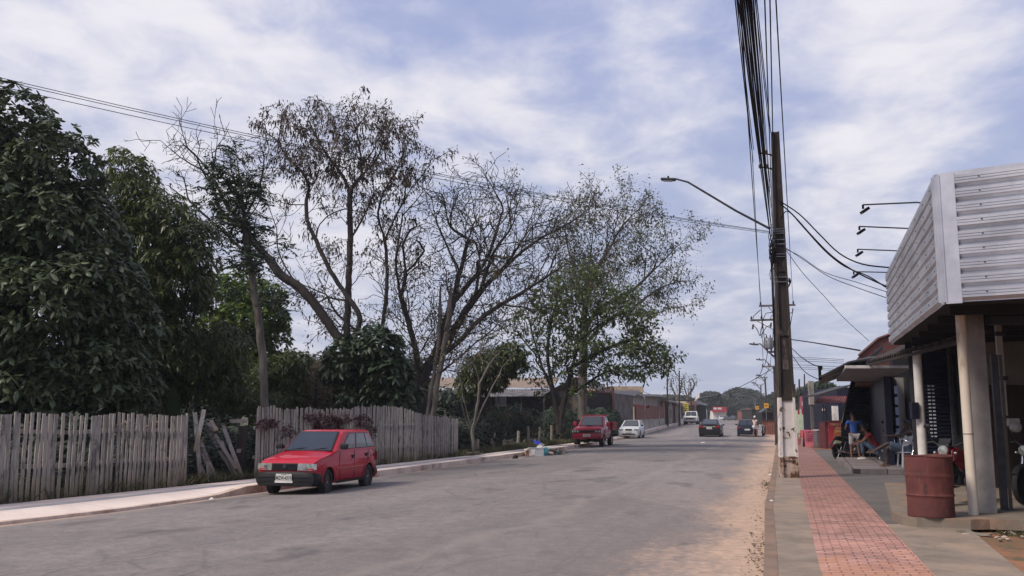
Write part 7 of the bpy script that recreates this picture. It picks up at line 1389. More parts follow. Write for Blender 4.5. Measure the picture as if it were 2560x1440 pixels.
# ---- motorcycles ----
def tubep(name,pts,r,m,t,n=7): mb=MB(); mb.tube(pts,r,n); return mb.build(name,m,t,smooth=60)
def motorcycle(label,loc,rz,col,R=.30,fairing=False,group=None,lean=0):
    """front towards +X locally"""
    t=thing('motorcycle',label,'motorcycle',loc,rz,group); WB=1.28
    for x,nm in ((0,'wheel'),(WB,'wheel')):
        mb=MB(); mb.lathe([(R*.84,-.035),(R*.95,-.045),(R,-.02),(R,.02),(R*.95,.045),(R*.84,.035),(R*.84,-.035)],28,(0,0,0),Matrix.Rotation(math.pi/2,4,'X')); w=mb.build('wheel',RUBBER,t,smooth=40); w.location=(x,0,R)
        mb=MB(); mb.lathe([(R*.85,-.02),(R*.80,-.025),(R*.80,.025),(R*.85,.02),(R*.85,-.02)],24,(0,0,0),Matrix.Rotation(math.pi/2,4,'X')); mb.build('rim',RIMD,w,smooth=40)
        mb=MB(); 
        for k in range(6): a=k*math.pi/3; mb.tube([(R*.1*math.cos(a),0,R*.1*math.sin(a)),(R*.82*math.cos(a+.1),0,R*.82*math.sin(a+.1))],.011,4)
        mb.build('spokes',RIMS,w); mb=MB(); mb.lathe([(.05,-.06),(.055,0),(.05,.06)],12,(0,0,0),Matrix.Rotation(math.pi/2,4,'X')); mb.build('hub',RIMS,w,smooth=40)
        mb=MB(); a0=[(x+(R+.03)*math.cos(a),0,R+(R+.03)*math.sin(a)) for a in [math.radians(k) for k in (range(35,150,15) if x>0 else range(45,170,15))]]
        vs=[];fs=[]
        for i,p in enumerate(a0): vs+=[(p[0],-.055,p[2]-.01),(p[0],0,p[2]+.015),(p[0],.055,p[2]-.01)]
        for i in range(len(a0)-1):
            for j in range(2): fs.append((i*3+j,i*3+j+1,i*3+j+4,i*3+j+3))
        mb.add(vs,fs); mb.build('mudguard',PLAST,t,smooth=40)
    for sg in (-1,1): tubep('fork',[(WB,sg*.075,R),(WB-.12,sg*.08,.62),(WB-.2,sg*.085,.90)],.022,CHROME if sg else CHROME,t); tubep('swingarm',[(0,sg*.07,R),(.45,sg*.08,.36)],.02,RIMD,t); tubep('shock',[(.08,sg*.10,R+.03),(.22,sg*.11,.68)],.028,RIMD,t)
    mb=MB(); mb.tube([(WB-.22,0,.88),(.70,0,.72),(.30,0,.70),(.02,0,.76)],.028,6); mb.tube([(WB-.20,0,.80),(.85,0,.38),(.45,0,.34),(.40,0,.70)],.024,6); mb.build('frame',RIMD,t,smooth=50)
    rr=[]
    for x,w,z0,z1 in ((.52,.06,.72,.78),(.58,.10,.70,.86),(.72,.13,.70,.93),(.88,.14,.72,.96),(1.0,.12,.76,.95),(1.06,.07,.80,.90)): rr.append([Vector((x,w*math.cos(a),(z0+z1)/2+(z1-z0)/2*math.sin(a))) for a in [k*math.pi/5 for k in range(10)]])
    mb=MB(); mb.loft(rr); mb.build('tank',col,t,smooth=60)
    rr=[]
    for x,w,z in ((-.12,.07,.84),(-.02,.11,.85),(.25,.13,.80),(.5,.12,.79),(.62,.08,.82)): rr.append([Vector((x,w*math.cos(a),z+.045*math.sin(a))) for a in [k*math.pi/4 for k in range(8)]])
    mb=MB(); mb.loft(rr); mb.build('seat',PLAST,t,smooth=60)
    mb=MB(); mb.loft([[Vector((x,s*w,z+dz)) for s,dz in ((-1,-.05),(1,-.05),(1,.04),(-1,.04))] for x,w,z in ((.45,.09,.72),(.1,.08,.74),(-.2,.05,.80))]); mb.build('tail_cover',col,t,smooth=30); mb=MB(); mb.box((-.22,0,.80),(.05,.12,.07),bev=.015); mb.build('tail_light',REDL,t)
    mb=MB(); mb.loft([[Vector((x,s*.07,z)) for s in (-1,1)]+[Vector((x+.02,s*.07,z+.015)) for s in (1,-1)] for x,z in ((-.2,.76),(-.32,.58),(-.38,.46))]); mb.build('rear_flap',PLAST,t)
    mb=MB(); mb.box((.68,0,.42),(.30,.20,.22),bev=.03); mb.lathe([(.07,0),(.075,.05),(.065,.2)],12,(.78,0,.5),Matrix.Rotation(.5,4,'Y')); mb.build('engine',DSTEEL,t,smooth=35)
    mb=MB(); mb.lathe([(.09,-.12),(.095,-.1),(.095,.1),(.08,.13)],16,(.62,0,.38),Matrix.Rotation(math.pi/2,4,'X')); mb.build('crankcase',RIMS,t,smooth=40)
    mb=MB(); mb.tube([(.88,-.09,.45),(.80,-.13,.26),(.4,-.15,.26),(.1,-.16,.32),(-.18,-.17,.38)],[.02,.022,.03,.045,.04],8); mb.build('exhaust',CHROME,t,smooth=50)
    mb=MB(); mb.tube([(WB-.32,-.36,1.02),(WB-.28,-.25,1.04),(WB-.22,-.08,.95),(WB-.22,.08,.95),(WB-.28,.25,1.04),(WB-.32,.36,1.02)],.014,6); mb.build('handlebar',RIMD,t,smooth=60)
    for sg in (-1,1):
        mb=MB(); mb.tube([(WB-.28,sg*.24,1.04),(WB-.25,sg*.30,1.18),(WB-.30,sg*.34,1.26)],.007,5); m_=mb.build('mirror',RIMD,t); mb=MB(); mb.ball((WB-.30,sg*.35,1.30),(.02,.065,.045)); mb.build('mirror_glass',PLAST,m_,smooth=60)
        mb=MB(); mb.tube([(WB-.29,sg*.25,1.035),(WB-.33,sg*.37,1.02)],.02,7); mb.build('grip',RUBBER,t); mb=MB(); mb.ball((WB-.14,sg*.17,.86),(.04,.03,.025)); mb.build('indicator',LAMPG,t,smooth=50); tubep('foot_peg',[(.55,sg*.1,.33),(.55,sg*.22,.33)],.015,RUBBER,t)
    mb=MB(); mb.lathe([(.09,0),(.10,.03),(.07,.10),(.04,.12)],16,(WB-.06,0,.90),Matrix.Rotation(-math.pi/2,4,'Y')) ; mb.build('headlamp_shell',col if fairing else PLAST,t,smooth=50)
    mb=MB(); mb.lathe([(.088,0),(.08,.02),(.03,.035)],16,(WB-.055,0,.90),Matrix.Rotation(math.pi/2,4,'Y')); mb.build('headlight',LAMPG,t,smooth=50)
    if fairing:
        mb=MB(); mb.loft([[Vector((WB-.05,s*.09,.97)) for s in (-1,1)]+[Vector((WB-.07,s*.09,1.0)) for s in (1,-1)],[Vector((WB-.18,s*.10,1.10)) for s in (-1,1)]+[Vector((WB-.20,s*.10,1.10)) for s in (1,-1)]]); mb.build('visor',PLAST,t)
        for sg in (-1,1): mb=MB(); mb.add([(WB-.15,sg*.13,.92),(.80,sg*.16,.90),(.70,sg*.16,.66),(.90,sg*.17,.56),(WB-.16,sg*.13,.74),(WB-.15,sg*.11,.92),(.80,sg*.14,.90),(.70,sg*.14,.66),(.90,sg*.15,.56),(WB-.16,sg*.11,.74)],[(0,1,2,3,4),(9,8,7,6,5)]+[(i,(i+1)%5,5+(i+1)%5,5+i) for i in range(5)]); mb.build('side_fairing',col,t,smooth=30)
    tubep('kickstand',[(.5,.10,.30),(.46,.24,.0)],.012,RIMD,t)
    return t
MRED=paint('red_motorcycle_paint',(.28,.010,.018,1)); 
p=XY(2100,34.3,.14); motorcycle('dark motorcycle parked beside the standing man in the blue shirt',(p.x,34.3,.13),math.radians(12),BKP)
a=XY(2440,16.5,.25); b=XY(2350,15.5,.25); motorcycle('red motorcycle with a bright headlight parked behind the rusty drum',(a.x,a.y,.245),math.atan2(b.y-a.y,b.x-a.x),MRED,fairing=True)
a=XY(2578,15.7,.25); motorcycle('dark motorcycle cut off by the right edge of the photo, behind the column',(a.x+1.02,a.y+.72,.245),math.radians(-148),BKP,R=.32)
p=XY(1914,79,.2); motorcycle('far dark motorcycle standing right of the dark blue hatchback',(p.x,79.5,gz(79)),math.radians(-110),BKP)
p=XY(2238,30,.2); motorcycle('dark motorcycle standing behind the seated men under the canopy',(p.x,30.4,.245),math.radians(-100),BKP)
# ---- bicycle ----
def bicycle(label,loc,rz):
    t=thing('bicycle',label,'bicycle',loc,rz); R=.33
    for x in (0,1.05):
        mb=MB(); mb.lathe([(R-.02,-.015),(R,-.02),(R+.012,0),(R,.02),(R-.02,.015),(R-.02,-.015)],30,(0,0,0),Matrix.Rotation(math.pi/2,4,'X')); w=mb.build('wheel',RUBBER,t,smooth=50); w.location=(x,0,R+.01); mb=MB()
        for k in range(16): a=k*math.pi/8; mb.tube([(0,.02*(-1)**k,0),((R-.02)*math.cos(a),0,(R-.02)*math.sin(a))],.002,3)
        mb.build('spokes',RIMS,w)
    mb=MB(); P=lambda x,z:(x,0,z); mb.tube([P(0,.34),P(.42,.30),P(.30,.80)],.015,6); mb.tube([P(0,.34),P(.32,.74)],.012,6); mb.tube([P(.42,.30),P(.86,.72),P(.33,.76)],.017,6); mb.build('frame',mat('white_frame',S(206,206,206),.4),t,smooth=60)
    for sg in (-1,1): tubep('fork',[(1.05,sg*.05,.34),(.92,sg*.04,.66),(.86,0,.78)],.012,CHROME,t)
    tubep('stem',[(.86,0,.72),(.83,0,.98)],.014,CHROME,t); tubep('handlebar',[(.70,-.28,1.03),(.78,-.22,1.06),(.84,-.1,.98),(.84,.1,.98),(.78,.22,1.06),(.70,.28,1.03)],.012,CHROME,t)
    mb=MB(); mb.loft([[Vector((x,w*math.cos(a),.90+.03*math.sin(a))) for a in [k*math.pi/4 for k in range(8)]] for x,w in ((.16,.09),(.28,.08),(.42,.025))]); mb.build('saddle',RUBBER,t,smooth=50); tubep('seat_post',[(.31,0,.78),(.29,0,.88)],.013,CHROME,t)
    mb=MB(); mb.lathe([(.09,-.005),(.09,.005)],16,(.42,.03,.30),Matrix.Rotation(math.pi/2,4,'X')); mb.build('chainring',RIMD,t); tubep('pedal_crank',[(.42,.05,.30),(.50,.06,.16)],.01,RIMD,t); tubep('pedal_crank',[(.42,-.05,.30),(.34,-.06,.44)],.01,RIMD,t)
    return t
p=XY(2291,22.6,.12); bicycle('bicycle with white frame standing in front of the round column, behind the drum',(p.x+.3,23.4,.118),math.radians(-112))
# ---- rusty drum ----
q=NB('rusty_drum',.82); v=q.map('Object'); c=q.mix(q.mr(q.noise(v,3,7,.65),.35,.65),S(100,50,46),S(72,36,36)); c=q.mix(q.mr(q.noise(q.map('Object',(1,1,.35)),9,6,.7),.52,.66,0,.8),c,S(110,64,48)); c=q.mix(q.mr(q.noise(q.map('Object',(1,1,.25),loc=(3,1,2)),4.5,6,.7),.58,.66,0,.85),c,S(44,32,32)); q.bump(q.noise(v,18,6,.7),.4,.01)
z_=q.sep(v)[2]; c=q.mix(q.mr(q.math('ADD',z_,q.math('MULTIPLY',q.noise(v,4,4),.15)),.22,.36,.55,0),c,S(74,38,38)); DRUM=q.done(c)
p=XY(2331,13.95,.25); t=thing('steel_drum','rusty brown-red open steel drum standing at the edge of the porch slab','drum',(p.x,13.98,.245)); mb=MB(); r=.315; pr=[(r*.98,0),(r,.015)]
H_=.88
for i in range(1,40):
    z=.015+(H_-.03)*i/40; b_=0
    for zz_ in (.31,.60): b_=max(b_,.016*math.exp(-((z-zz_)/.012)**2))
    pr.append((r+b_-.004*math.sin(z*7),z))
pr+=[(r,H_-.01),(r+.012,H_),(r+.008,H_+.012),(r-.006,H_+.008),(r-.014,H_-.02),(r-.018,.05),(r*.5,.04)]
vs=[];fs=[];n=48
for j,(rr_,z) in enumerate(pr):
    for k in range(n):
        a=2*math.pi*k/n; dent=.020*math.exp(-((a-4.9)/.5)**2-((z-.50)/.25)**2)+.006*math.sin(a*3+1)*z; fl_=1.07 if True else 1
        vs.append(((rr_-dent)*math.cos(a)*1.06,(rr_-dent)*math.sin(a)*.93,z+(.012*math.sin(a*2+.5)*z)))
for j in range(len(pr)-1):
    for k in range(n): fs.append((j*n+k,j*n+(k+1)%n,(j+1)*n+(k+1)%n,(j+1)*n+k))
fs.append(tuple((len(pr)-1)*n+k for k in range(n))); mb.add(vs,fs); mb.build('barrel',DRUM,t,smooth=45); mb=MB(); mb.lathe([(r-.07,0),(r-.07,.02)],24,(0,0,.62)); mb.build('contents',WELL,t)
# ---------------- people ----------------
def skinned(name,nodes,edges,m,parent,sub=2):
    me=bpy.data.meshes.new(name); me.from_pydata([n[0] for n in nodes],edges,[]); o=bpy.data.objects.new(name,me); C.objects.link(o)
    o.modifiers.new('s','SKIN'); 
    for i,n in enumerate(nodes):
        v=me.skin_vertices[0].data[i]; r=n[1] if isinstance(n[1],tuple) else (n[1],n[1]); v.radius=r; v.use_root=(i==0)
    s=o.modifiers.new('u','SUBSURF'); s.levels=sub; s.render_levels=sub
    bpy.context.view_layer.update(); dg=bpy.context.evaluated_depsgraph_get(); m2=bpy.data.meshes.new_from_object(o.evaluated_get(dg)); bpy.data.objects.remove(o)
    m2.materials.clear(); m2.materials.append(m)
    for p in m2.polygons: p.use_smooth=True
    o=bpy.data.objects.new(name,m2); C.objects.link(o); o.parent=parent; return o
def V3(*a): return Vector(a)
def person(label,loc,rz,J,skin,top,bottom,shoe=None,hair=None,cap=None,sleeve=.5,shorts=1.0,skirt=False,scale=1,group=None,tank=False,femj=False):
    """J: joint positions, facing +Y locally"""
    t=thing('person',label,'person',loc,rz,group); t.scale=(scale,)*3; J={k:Vector(v) for k,v in J.items()}
    nodes=[];edges=[];ix={}
    def nd(k,p,r,par=None):
        nodes.append((tuple(p),r)); ix[k]=len(nodes)-1
        if par is not None: edges.append((ix[par],ix[k]))
    nd('pel',J['pel'],(.13,.10)); nd('waist',J['pel'].lerp(J['chest'],.45),(.125,.09),'pel'); nd('chest',J['chest'],(.15,.10),'waist'); nd('nb',J['neck'],(.065,.06),'chest'); hd=(J['head']-J['neck']).normalized()
    nd('h0',J['head']-hd*.07,(.062,.075),'nb'); nd('h1',J['head'],(.074,.092),'h0'); nd('h2',J['head']+hd*.075,(.055,.07),'h1')
    f=J.get('face',V3(0,1,0)).normalized(); nd('nose',J['head']+f*.105-hd*.005,.012,'h1')
    sd=f.cross(hd).normalized()
    for s_,k in ((1,'er'),(-1,'el')): nd(k,J['head']+sd*s_*.085,.014,'h1')
    for s_ in ('r','l'):
        nd('sh'+s_,J['sh'+s_],.052,'chest'); nd('el'+s_+'b',J['elb'+s_],.038,'sh'+s_); nd('wr'+s_,J['wr'+s_],.026,'el'+s_+'b')
        d=(J['wr'+s_]-J['elb'+s_]).normalized(); pm=J['wr'+s_]+d*.06; nd('pm'+s_,pm,(.036,.018),'wr'+s_); u=d.orthogonal().normalized(); w=d.cross(u)
        for q_,(o_,ln) in enumerate(((-.028,.075),(-.010,.088),(.010,.082),(.027,.065))):
            nd('f%d'%q_+s_,pm+u*o_+d*.035,.009,'pm'+s_); nd('g%d'%q_+s_,pm+u*o_+d*ln*.8+w*.018,.008,'f%d'%q_+s_)
        nd('th'+s_,pm+u*-.04-d*.005+w*.015,.010,'pm'+s_); nd('ti'+s_,pm+u*-.055+d*.03+w*.02,.008,'th'+s_)
        nd('hp'+s_,J['hip'+s_],.085,'pel'); nd('kn'+s_,J['kn'+s_],.056,'hp'+s_); nd('cf'+s_,J['kn'+s_].lerp(J['an'+s_],.35),.052,'kn'+s_); nd('an'+s_,J['an'+s_],.036,'cf'+s_); nd('ft'+s_,J['to'+s_],(.042,.028),'an'+s_)
    skinned('body',nodes,edges,skin,t)
    # shirt
    n2=[(tuple(J['pel']+(J['chest']-J['pel'])*-.05),(.150,.118)),(tuple(J['pel'].lerp(J['chest'],.5)),(.145,.108)),(tuple(J['chest']),(.168,.118)),(tuple(J['neck'].lerp(J['chest'],.45)),(.10,.085))]; e2=[(0,1),(1,2),(2,3)]
    for s_ in ('r','l'):
        n2.append((tuple(J['sh'+s_]),.066)); e2.append((2,len(n2)-1))
        if not tank: n2.append((tuple(J['sh'+s_].lerp(J['elb'+s_],sleeve)),.060)); e2.append((len(n2)-2,len(n2)-1))
    if tank: n2=n2[:4]; e2=e2[:3]
    skinned('shirt',n2,e2,top,t)
    n3=[(tuple(J['pel']),(.150,.118))]; e3=[]
    for s_ in ('r','l'):
        n3.append((tuple(J['hip'+s_]),.108)); e3.append((0,len(n3)-1)); n3.append((tuple(J['hip'+s_].lerp(J['kn'+s_],min(shorts,1))),.088 if shorts<1.5 else .070)); e3.append((len(n3)-2,len(n3)-1))
        if shorts>1.5: n3.append((tuple(J['kn'+s_].lerp(J['an'+s_],.9)),.062)); e3.append((len(n3)-2,len(n3)-1))
    skinned('shorts' if shorts<1.5 else 'trousers',n3,e3,bottom,t)
    hm=hair or mat('black_hair',(.010,.009,.009,1),.7)
    mb=MB(); Mx=Matrix.Translation(J['head']+hd*.025-f*.018); mb.add(*hair_cap(hd,f,.094,.108,.112),Mx); mb.build('hair' if not cap else 'cap',cap or hm,t,smooth=70)
    if shoe:
        for s_ in ('r','l'):
            a=J['an'+s_]; b=J['to'+s_]; mb=MB(); d=(b-a); d.z=0; d=d.normalized() if d.length>.01 else f; sx_=Vector((-d.y,d.x,0)); z0=min(a.z,b.z)-.045; rg=[]
            for k,(q_,w,h) in enumerate(((-.06,.030,.05),(-.03,.042,.075),(.06,.044,.07),(.14,.050,.045),(.19,.035,.028))): c=Vector((a.x,a.y,z0))+d*q_; rg.append([c+sx_*w,c+sx_*w*.9+Vector((0,0,h)),c-sx_*w*.9+Vector((0,0,h)),c-sx_*w])
            mb.loft(rg); mb.build('shoe',shoe,t,smooth=50)
    return t
def hair_cap(up,f,a,b,c):
    s=f.cross(up).normalized(); vs=[];fs=[];n=16;m=7
    for i in range(m+1):
        th=math.pi*.62*i/m
        for k in range(n):
            ph=2*math.pi*k/n; lim=th if math.sin(ph)<.35 else min(th,.95+.3*(1-math.sin(ph))); vs.append(s*a*math.sin(lim)*math.cos(ph)+f*b*math.sin(lim)*math.sin(ph)+up*c*math.cos(lim))
    for i in range(m):
        for k in range(n): fs.append((i*n+k,i*n+(k+1)%n,(i+1)*n+(k+1)%n,(i+1)*n+k))
    return vs,fs
SK1=mat('brown_skin',(.13,.060,.038,1),.55,col2=(.10,.046,.030,1)); SK2=mat('dark_skin',(.060,.030,.022,1),.55,col2=(.045,.022,.017,1))
BLUE=mat('blue_shirt',(.012,.070,.34,1),.8,col2=(.010,.055,.26,1)); GSH=mat('light_grey_shorts',S(164,160,162),.9,col2=S(132,130,134)); REDC=mat('red_shirt',(.26,.012,.022,1),.85,col2=(.20,.010,.018,1)); JEAN=mat('blue_jeans',(.060,.095,.16,1),.9,col2=(.040,.066,.12,1)); WCL=mat('white_cloth',S(204,202,204),.85,col2=S(178,178,182)); BSH=mat('blue_grey_shorts',(.11,.15,.20,1),.9,col2=(.08,.11,.15,1)); DCL=mat('dark_clothes',(.018,.018,.022,1),.9); SHOEW=mat('white_shoe',S(214,212,210),.6); SAND=mat('sandal',(.12,.07,.05,1),.8); PINKC=mat('pale_pink_cloth',S(206,182,178),.85)
stand=dict(pel=(0,0,.93),chest=(0,.02,1.28),neck=(0,.05,1.46),head=(0,.12,1.60),face=(0,.8,-.5),shr=(.185,.02,1.40),shl=(-.185,.02,1.40),elbr=(.34,.0,1.14),elbl=(-.27,.10,1.12),wrr=(.20,.10,.98),wrl=(-.14,.30,1.06),hipr=(.095,0,.88),hipl=(-.095,0,.88),knr=(.13,.02,.47),knl=(-.12,.03,.47),anr=(.15,-.02,.07),anl=(-.13,-.02,.07),tor=(.18,.12,.03),tol=(-.18,.11,.03))
p=XY(2139,34.0,.1); person('man in a blue T-shirt and light grey shorts standing with his back turned',(p.x,34.0,.118),math.radians(-6),stand,SK1,BLUE,GSH,shoe=SAND,shorts=.85,scale=1.03)
sq=dict(pel=(0,0,.30),chest=(0,.26,.70),neck=(0,.36,.86),head=(0,.44,.98),face=(0,.8,-.6),shr=(.17,.28,.80),shl=(-.17,.28,.80),elbr=(.22,.45,.60),elbl=(-.22,.50,.60),wrr=(.10,.68,.56),wrl=(-.10,.70,.52),hipr=(.10,.04,.28),hipl=(-.10,.04,.28),knr=(.16,.50,.58),knl=(-.18,.40,.50),anr=(.14,.46,.10),anl=(-.30,.02,.12),tor=(.14,.60,.06),tol=(-.30,-.12,.08))
p=XY(2196,32.2,.25); person('man in a red shirt, blue jeans and white shoes sitting low and bent forward',(p.x+.05,32.2,.245),math.radians(80),sq,SK1,REDC,JEAN,shoe=SHOEW,shorts=2,sleeve=.6,scale=1.08)
sitc=dict(pel=(0,0,.50),chest=(0,-.10,.86),neck=(0,-.10,1.04),head=(0,-.05,1.18),face=(0,1,0),shr=(.18,-.08,.98),shl=(-.18,-.08,.98),elbr=(.24,.18,.84),elbl=(-.22,.22,.86),wrr=(.18,.42,.84),wrl=(-.14,.46,.86),hipr=(.10,.04,.48),hipl=(-.10,.04,.48),knr=(.12,.46,.54),knl=(-.10,.50,.66),anr=(.13,.50,.10),anl=(.12,.86,.42),tor=(.13,.64,.05),tol=(.14,1.00,.46))
p=XY(2268,27.6,.25); person('man in a white tank top sitting cross-legged on a white plastic chair',(p.x,27.6,.245),math.radians(84),sitc,SK2,WCL,BSH,shoe=SAND,shorts=1.0,tank=True,scale=1.06)
# white plastic chair
t=thing('plastic_chair','white plastic chair under the man in the tank top','chair',(p.x+.02,27.6,.245),math.radians(84)); WPL=mat('white_plastic',S(216,216,216),.45)
mb=MB(); mb.box((0,0,.43),(.46,.44,.03),bev=.01); mb.build('seat',WPL,t); mb=MB(); mb.loft([[Vector((x,-.22-.10*f_,.44+.42*f_)) for x in (-.22,.22)]+[Vector((x,-.245-.10*f_,.44+.42*f_)) for x in (.22,-.22)] for f_ in (0,.5,1)]); mb.build('backrest',WPL,t,smooth=30)
for sx_ in (-1,1):
    for sy_ in (-1,1): mb=MB(); mb.loft([[Vector((sx_*(.20+.04*(1-z/.43))+a*.025,sy_*(.18+.04*(1-z/.43))+b_*.02,z)) for a,b_ in ((-1,-1),(1,-1),(1,1),(-1,1))] for z in (0,.42)]); mb.build('leg',WPL,t)
    mb=MB(); mb.tube([(sx_*.23,-.24,.66),(sx_*.25,.0,.66),(sx_*.24,.18,.62),(sx_*.23,.19,.43)],.02,6); mb.build('armrest',WPL,t,smooth=50)
t0=t; c=copy_tree(t,label='red plastic chair behind the pink sandwich board'); c.location=XY(2008,53,.11); c.rotation_euler=(0,0,2.6)
RPL=mat('red_plastic',(.30,.02,.03,1),.45)
for ch in c.children: ch.data=ch.data.copy(); ch.data.materials.clear(); ch.data.materials.append(RPL)
walk=dict(stand); walk.update(head=(0,.02,1.62),face=(0,1,0),neck=(0,.0,1.47),elbr=(.25,.04,1.14),wrr=(.22,.16,.92),elbl=(-.25,.02,1.14),wrl=(-.22,.12,.90),knr=(.10,.14,.48),anr=(.10,.10,.08),tor=(.10,.24,.03),knl=(-.10,-.02,.47),anl=(-.10,-.22,.10),tol=(-.10,-.10,.03))
p=XY(1888,75.3,.1); person('person in a white cap and pale clothes standing behind the dark blue hatchback',(p.x,75.3,gz(75.3)),math.radians(-60),walk,SK1,PINKC,WCL,cap=WCL,shorts=.55,scale=1.0)
p=XY(2030,57,.1); person('dark-clothed person standing before the pale green wall, left of the pair',(p.x,57,.11),math.radians(-80),walk,SK2,DCL,DCL,shorts=2,scale=1.0)
p=XY(2049,58,.1); person('person in a light cap and dark clothes, right of the pair before the green wall',(p.x,58,.11),math.radians(70),walk,SK2,DCL,DCL,cap=WCL,shorts=2,scale=1.02)
p=XY(1842,262,0); m=motorcycle('tiny motorcycle coming up the road in the distance',(p.x,262,gz(262)),math.radians(-95),BKP)
rid=dict(sitc); rid.update(anr=(.14,.20,.10),anl=(-.14,.20,.10),tor=(.14,.34,.05),tol=(-.14,.34,.05),knr=(.16,.35,.45),knl=(-.16,.35,.45)); person('tiny dark rider on the distant motorcycle',(p.x,262.6,gz(262)+.35),math.radians(175),rid,SK2,DCL,DCL,shorts=2)
# ---------------- rubbish heap at the left kerb ----------------
gr=None
def item(nm,label,cat,loc): return thing(nm,label,cat,loc)
y=41.0
def rp(px,D=41.0,z=.02): q_=XY(px,D,0); return Vector((q_.x,D,z))
b0=rp(1341); t=item('storage_box','open clear plastic storage box standing in the rubbish heap','box',b0); TR=mat('cloudy_plastic',S(186,188,190),.35,col2=S(160,162,166),scale=5)
mb=MB(); w,h,d=.34,.34,.26; th=.012
for q_ in (((0,-d,h/2),(2*w*.92,th,h)),((0,d,h/2),(2*w*.92,th,h)),((-w*.92,0,h/2),(th,2*d,h)),((w*.92,0,h/2),(th,2*d,h)),((0,0,.01),(2*w*.9,2*d,th))): mb.box(q_[0],q_[1])
mb.build('box',TR,t); mb=MB(); mb.box((0,-d-.01,h),(2*w,.03,.03)); mb.box((0,d+.01,h),(2*w,.03,.03)); mb.box((-w,0,h),(.03,2*d,.03)); mb.box((w,0,h),(.03,2*d,.03)); mb.build('rim',TR,t)
mb=MB(); mb.box((-.14,-d-.02,.17),(.17,.004,.24)); mb.build('paper',WHITE,t)
def bag(nm,label,loc,r,m,seed,cat='bag'):
    rd=random.Random(seed); bm=bmesh.new(); bmesh.ops.create_icosphere(bm,subdivisions=3,radius=1); ph=[rd.uniform(0,6) for _ in range(9)]
    for v in bm.verts:
        c=v.co; k=1+.13*math.sin(c.x*4+ph[0])*math.cos(c.y*5+ph[1])+.10*math.sin(c.z*7+ph[2]+c.x*3)+.05*math.sin(c.y*13+ph[3])*math.sin(c.x*11+ph[4]); v.co=Vector((c.x*r[0]*k,c.y*r[1]*k,max(-.85,c.z)*r[2]*k+r[2]*.85))
    mb=MB(); bm.verts.index_update(); mb.add([v.co.copy() for v in bm.verts],[[v.index for v in f.verts] for f in bm.faces]); bm.free(); o=mb.build(nm,m,None,smooth=50); o.location=loc; tag(o,label,cat); return o
TEAL=mat('teal_plastic',(.012,.16,.19,1),.35,col2=(.03,.30,.33,1),scale=6,coat=.3)
bag('plastic_bag','teal plastic bag leaning on the storage box in the rubbish heap',rp(1361,40.9),(.20,.16,.20),TEAL,2); bag('plastic_bag','small pale teal bag at the right end of the rubbish heap',rp(1394,41.6),(.17,.13,.13),mat('pale_teal',S(120,160,160),.4,col2=S(60,96,100),scale=7),5)
bag('rubbish_bag','dark bag slumped between the box and the teal bag',rp(1352,41.4,.05),(.22,.18,.16),DCL,7); bag('cloth_heap','pale crumpled cloth lying between the bags of the rubbish heap',rp(1374,41.2),(.20,.16,.09),mat('dusty_cloth',S(170,150,140),.9),9,'cloth')
def sheet(nm,label,pts,m,cat,seed):
    rd=random.Random(seed); P=[Vector(p) for p in pts]; n=6; mb=MB(P[0]); vs=[]
    for i in range(n+1):
        for j in range(n+1):
            q_=P[0].lerp(P[1],i/n).lerp(P[3].lerp(P[2],i/n),j/n); vs.append(q_+Vector((rd.gauss(0,.012),rd.gauss(0,.03),rd.gauss(0,.012))))
    k=len(vs); fs=[(i*(n+1)+j,(i+1)*(n+1)+j,(i+1)*(n+1)+j+1,i*(n+1)+j+1) for i in range(n) for j in range(n)]; mb.add(vs,fs); o=mb.build(nm,m,None,smooth=25); o.location=P[0]; md=o.modifiers.new('t','SOLIDIFY'); md.thickness=.008; tag(o,label,cat)
def Q(px,py,D): return PD(px,py,D)
BLP=mat('blue_plastic',(.012,.030,.36,1),.35,col2=(.010,.020,.24,1),scale=4,coat=.3)
sheet('plastic_sheet','bright blue plastic sheet sticking up from the rubbish heap',[Q(1333,1098,41.5),Q(1337,1110,41.2),Q(1357,1112,41.2),Q(1352,1104,41.5)],BLP,'sheet',1)
sheet('cardboard','white flattened packaging on top of the rubbish heap',[Q(1340,1120,41),Q(1350,1108,41.3),Q(1362,1112,41.3),Q(1352,1120,41)],WHITE,'packaging',2)
sheet('cardboard','torn pale packaging at the left end of the rubbish heap',[Q(1309,1122,41),Q(1333,1118,41.2),Q(1331,1128,41),Q(1314,1136,40.8)],mat('pale_card',S(200,192,180),.8),'packaging',3)
t=item('carton','low brown cardboard carton left of the clear storage box','box',rp(1324,40.9)); mb=MB(); mb.box((0,0,.10),(.36,.30,.20),bev=.004); mb.build('carton',mat('cardboard',S(150,112,92),.9,col2=S(120,80,66)),t); mb=MB(); mb.box((0,0,.215),(.40,.34,.02),R=.1); mb.build('flap',MATS['cardboard'],t)
base=rp(1380,41.6); t=item('branch_pile','heap of dry brown twigs and leaves at the right of the rubbish','branches',base); mb=MB()
for i in range(46): a=random.uniform(0,6.28); c_=Vector((random.gauss(0,.28),random.gauss(0,.12),random.uniform(.02,.28))); d_=Vector((math.cos(a),math.sin(a)*.5,random.uniform(-.25,.25)))*random.uniform(.12,.34); mb.tube([c_-d_,c_,c_+d_+Vector((0,0,-.03))],.009,4)
tw=mb.build('twigs',BARKG,t); tw['kind']='stuff'
P_=np.array([(random.gauss(0,.26),random.gauss(0,.12),random.uniform(.02,.25)) for _ in range(240)]); leaves('dry_leaves',P_,RNG.normal(0,1,P_.shape),.10,LM_DRY,t,per=2,wid=.5)
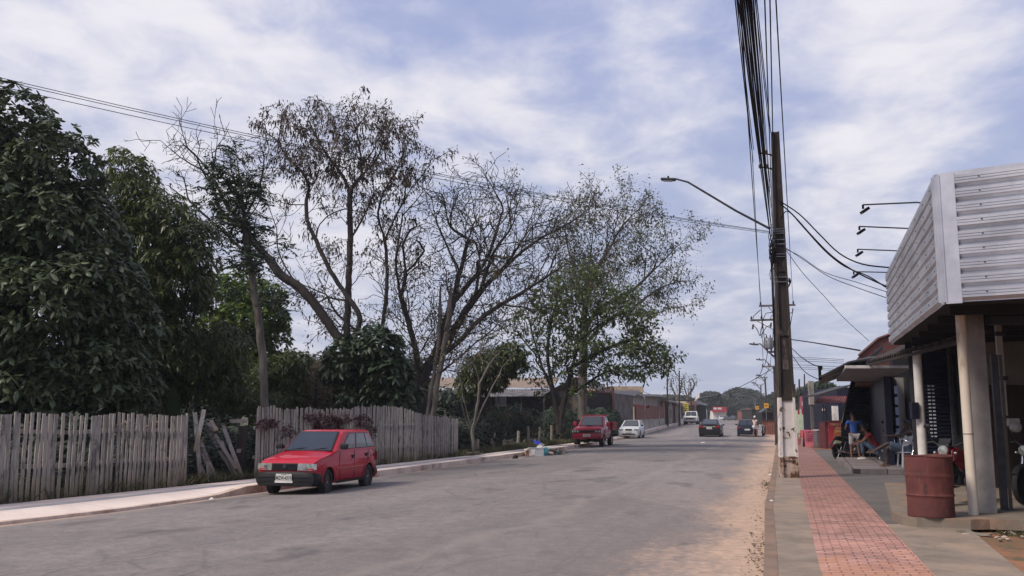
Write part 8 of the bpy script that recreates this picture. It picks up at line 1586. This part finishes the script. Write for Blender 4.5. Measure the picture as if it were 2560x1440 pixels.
t=item('drain_opening','dark arched drain mouth in the left kerb just before the rubbish heap','drain',Vector((XY(1287,38.6,0).x,38.6,.01))); mb=MB(); o_=G(1287,1147); t.location=(o_.x,o_.y,.0); mb.prism([(.24*math.cos(a),.15*math.sin(a)) for a in [math.pi*k/10 for k in range(11)]],Matrix.Rotation(math.radians(73),4,'Z')@Matrix.Rotation(math.pi/2,4,'X')@Matrix.Translation((0,0,-.03)),.10); mb.build('opening',WELL,t)
# litter
for i,(px,py,lb) in enumerate([(1928,1255,'white scrap of litter at the right kerb, nearest'),(1925,1188,'white scrap of litter in the gutter by the pole'),(1757,1107,'white paper scrap lying in the road'),(1614,1086,'white litter by the left kerb beyond the silver car'),(528,1249,'flattened white cup at the left kerb')]):
    g=G(px,py,.10 if px>1900 or 1700<px<1800 else .03); s_=.05 if px>1900 or px<600 else .16; mb=MB(); mb.add([(-s_,-s_*.5,0),(s_,-s_*.7,.01),(s_*.8,s_*.6,.03),(-s_*.7,s_*.8,.01),(0,0,.05)],[(0,1,4),(1,2,4),(2,3,4),(3,0,4)]); o=mb.build('litter',WHITE,None); o.location=g; tag(o,lb,'litter')
P_=[];
for i in range(420):
    y_=random.choice([random.gauss(23.6,.8),random.gauss(12,1.2),random.uniform(9.5,36)]); x_=pl(KR,y_)-abs(random.gauss(0,.12))-.03; P_.append((x_,y_,.03))
P_=np.array(P_); o=leaves('gutter_debris',P_,RNG.normal(0,1,P_.shape)*np.array([1,1,.3])+np.array([0,0,.3]),.032,LM_DRY,None,per=2,wid=.6); tag(o,'dry leaves and grit gathered along the right kerb','debris',None,'stuff')

# ---------------- air ----------------
hm=bpy.data.materials.new('haze'); hm.use_nodes=True; hn=hm.node_tree.nodes; hn.clear(); ho=hn.new('ShaderNodeOutputMaterial'); hv=hn.new('ShaderNodeVolumePrincipled'); hv.inputs['Color'].default_value=(.86,.90,1,1); hv.inputs['Density'].default_value=.00035; hm.node_tree.links.new(hv.outputs[0],ho.inputs['Volume'])
mb=MB(); mb.box2((-940,-70,-2.0),(940,1830,40)); o=mb.build('haze',hm,None); tag(o,'thin pale haze filling the air over the street','haze',None,'stuff')
